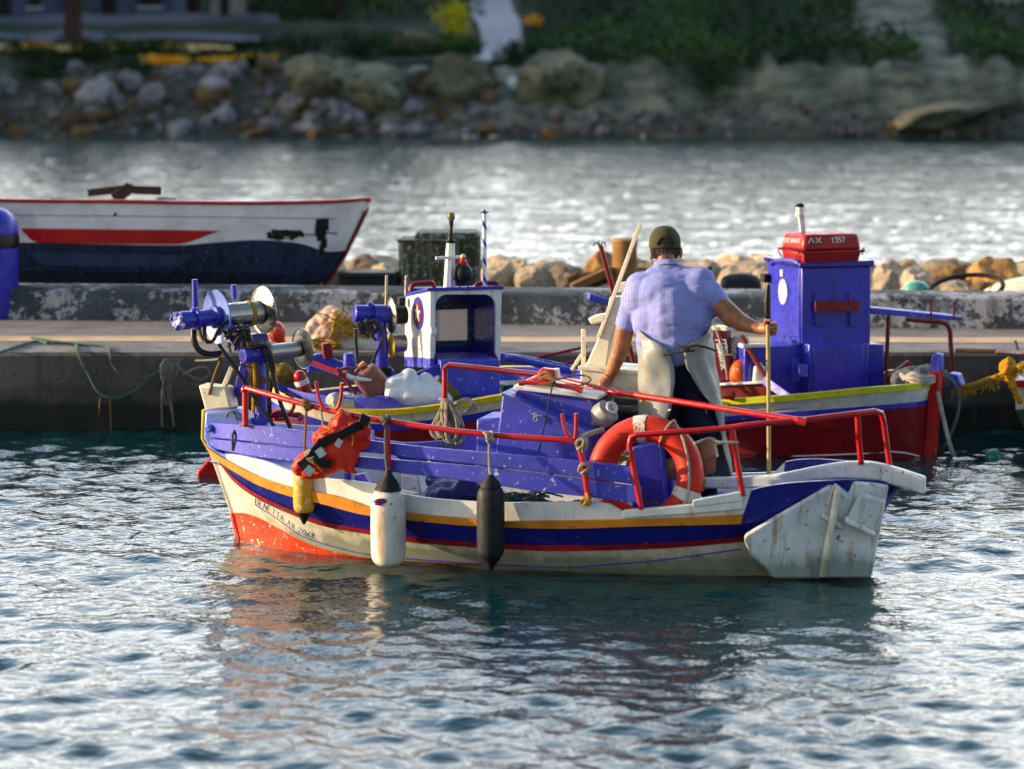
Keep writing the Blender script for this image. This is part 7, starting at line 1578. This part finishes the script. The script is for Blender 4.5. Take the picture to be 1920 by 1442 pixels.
mb = MB(); mb.tube([P(1904,640,23.9), P(1912,668,23.7), P(1918,690,23.6)], .012, 6); tag(mb.build("iron_bar", M['black']), "thin black iron bar leaning above the oar blade", "bar")
# small red rimmed boat cut by the right edge
F4 = Frame(P(2250, 800, 22.9), P(1908, 800, 23.1)); R4 = [(2250,690),(2100,700),(2000,705),(1940,700),(1905,672)]
H4 = Hull(F4, {'keel': ((.1, F4.L-.2, -.3), .1, .6), 'wl': ((.05, F4.L-.12, 0), .45, .55), 'm': (shift(R4, 55), .60, .5), 'r0': (shift(R4, 12), .70, .45), 'r1': (R4, .72, .45)})
t = thing("moored_boat", "small green and white boat with red rim, only its bow inside the right edge", "boat", F4.w(F4.L/2, 0, 0))
mb = MB(); H4.skin(mb, 'keel', 'wl', 0, 1); H4.skin(mb, 'wl', 'm', 0, 1); H4.skin(mb, 'm', 'r0', 0, 0); mb.build("hull", [M['hullwhite'], plain("dull_green_paint", (.05,.12,.09), .5)], t, sharp=50); H4.moulding('r0', 'r1', .035, "rub_rail", M['red'], t); H4.floor('r1', .15, .06, "deck", M['grey'], t, M['white'])
# shaggy orange hawser between the two
hp = cr([F2.pv(1795,727,-.45), P(1825,722,22.9), P(1850,712,22.9), P(1875,704,22.85), P(1890,690,22.8), P(1905,690,22.75), P(1925,680,22.7)], 6)
t = thing("hawser", "shaggy orange hawser tied between the blue cabin boat and the boat at the right edge", "rope", hp[0]); mb = MB(); mb.tube(hp, .022, 8); mb.build("core", M['ropeyellow'], t); mb = MB(); rr = random.Random(31)
for k in range(150):
    i = rr.randrange(len(hp)); p = hp[i]+V(rr.gauss(0,.02), rr.gauss(0,.015), rr.gauss(0,.012)); mb.tube([p, p+V(rr.gauss(0,.02), rr.gauss(0,.01), -.02), p+V(rr.gauss(0,.03), rr.gauss(0,.01), -rr.uniform(.03,.09))], .0045, 4)
mb.build("fibres", M['ropeyellow'], t); mb = MB(); mb.ell(P(1890,690,22.78), .07,.06,.08); mb.cap(P(1890,705,22.78), P(1912,755,22.75), .035, .02); mb.build("knot", cloth("orange_fibre", (.60,.30,.02), (.3,.13,.01), 30, rough=1), t, remesh=.012, disp=[(.03,.04)])
# ---- net pile with yellow rope on the quay
NP = lambda x, y, d=0: P(x, y+3, 24.45+d)
t = thing("net_pile", "pile of pale and brown fishing nets heaped on the quay edge", "net", NP(640,655))
NM = cloth("salmon_net", (.52,.40,.32), (.44,.30,.22), 14, rough=1, var=.6, axis='DIAGONAL'); NB = cloth("brown_net", (.38,.19,.06), (.25,.11,.04), 9, rough=1); NW = cloth("bleached_net", (.60,.55,.45), (.45,.40,.32), 9, rough=1)
NM = cloth("salmon_net", (.62,.50,.42), (.46,.28,.22), 5, rough=1, var=.55, axis='DIAGONAL', fold=1.0)
mb = MB(); mb.ell(NP(622,622), .22,.2,.12)
for (x0, y0, x1, y1, r0, r1, d) in ((575,640,592,604,.05,.06,-.08),(590,606,622,584,.06,.07,-.02),(602,632,632,592,.06,.075,-.12),(622,588,655,604,.07,.055,-.05),(632,622,658,602,.06,.05,-.12),(590,640,620,618,.055,.06,-.14),(612,600,640,606,.07,.06,-.10)): mb.cap(NP(x0,y0,d), NP(x1,y1,d), r0, r1)
mb.build("upper_net", NM, t, remesh=.012, smooth=1, disp=[(.09,.03),(.03,.02)])
mb = MB(); mb.cap(NP(600,640,-.1), NP(690,628,-.05), .08, .07); mb.cap(NP(640,620,-.1), NP(700,610,-.05), .07, .05); mb.build("middle_net", NB, t, remesh=.016, smooth=2, disp=[(.10,.06),(.04,.03)])
mb = MB(); mb.cap(NP(640,648,-.15), NP(720,646,-.1), .07, .08); mb.cap(NP(690,640,0), NP(760,645,0), .09, .07); mb.cap(NP(740,620,.1), NP(762,640,.1), .07, .06); mb.build("lower_net", NW, t, remesh=.016, smooth=2, disp=[(.10,.06),(.04,.03)])
mb = MB(); rr = random.Random(44)
for k in range(26):
    c = NP(606+rr.uniform(-20,32), 646+rr.uniform(-8,8), -.2+rr.uniform(-.06,.03)); mb.torus(c, V(rr.gauss(0,.6),-1,rr.gauss(0,.8)), rr.uniform(.035,.075), .0065, 16, 5, ex=rr.uniform(.5,.9))
for k in range(16):
    c = NP(632+rr.uniform(-12,26), 602+rr.uniform(-18,16), -.2); mb.tube(cr([c, c+V(rr.uniform(-.1,.1), -.03, rr.uniform(-.12,.06)), c+V(rr.uniform(-.12,.12), -.02, rr.uniform(-.15,.1)), c+V(rr.uniform(-.05,.15), 0, rr.uniform(-.1,.1))], 4), .006, 5)
mb.build("yellow_line", M['ropeyellow'], t)
# ---- ropes along the quay face on the left
fy = QY-.05
K = lambda x, y, d=0: P(x, y, fy-d)
rope("quay_rope", [PZ(-20,668,QZ+.012), PZ(60,642,QZ+.015), PZ(90,644,QZ+.02), PZ(60,634,QZ+.02), PZ(95,640,QZ+.02), PZ(140,646,QZ+.012), K(146,662,.02), K(165,700,.02), K(185,735,.03), K(215,746,.03), K(250,735,.03), K(285,705,.04), K(315,690,.05)], .013, 'ropegreen', "green grey rope looping from the quay top down its face at the left", "rope", group=None)
rope("quay_rope", [PZ(100,643,QZ+.03), PZ(160,647,QZ+.012), PZ(200,650,QZ+.012), K(206,664,.02), K(212,685,.03), K(235,708,.03), K(270,708,.04), K(310,696,.05)], .011, 'ropegreen', "thinner rope dropping from the quay edge to the knot at the middle of its face")
rope("hanging_line", [K(188,745,.03), K(186,770,.03), PZ(183,800,0)], .007, 'ropebrown', "left thin line hanging from the rope loop into the water")
rope("hanging_line", [K(206,745,.03), K(207,775,.03), PZ(208,806,0)], .007, 'ropebrown', "right thin line hanging from the rope loop into the water")
t = thing("rope_bundle", "bundle of grey mooring rope knotted on the quay face left of the bow", "rope", K(318,760)); mb = MB(); rr = random.Random(51)
for k in range(9):
    x0 = 316+rr.uniform(-10,12); mb.tube(cr([K(x0,674,.05), K(x0-12+rr.uniform(-6,10),690,.07), K(x0-4,712,.07), K(x0+8,692,.07), K(x0+2,672,.05)], 5), .012, 6)
mb.build("loops", M['ropegrey'], t); mb = MB()
for (x0, x1, yb) in ((312,304,800), (318,322,770), (322,326,800), (308,312,760)): mb.tube(cr([K(x0,705,.05), K((x0+x1)/2-4,735,.06), K(x1,yb,.05)], 5), .010, 6)
mb.build("tails", M['ropegrey'], t); mb = MB()
mb.tube(cr([K(326,680,.06), K(350,700,.08), K(375,712,.08), K(392,704,.08), K(388,690,.08), K(365,692,.08), K(340,706,.08)], 6), .012, 6); mb.tube(cr([K(332,676,.06), K(370,676,.1), F.pv(405,674,.05), F.pv(425,668,.05)], 5), .008, 6); mb.build("bight", M['ropegrey'], t)
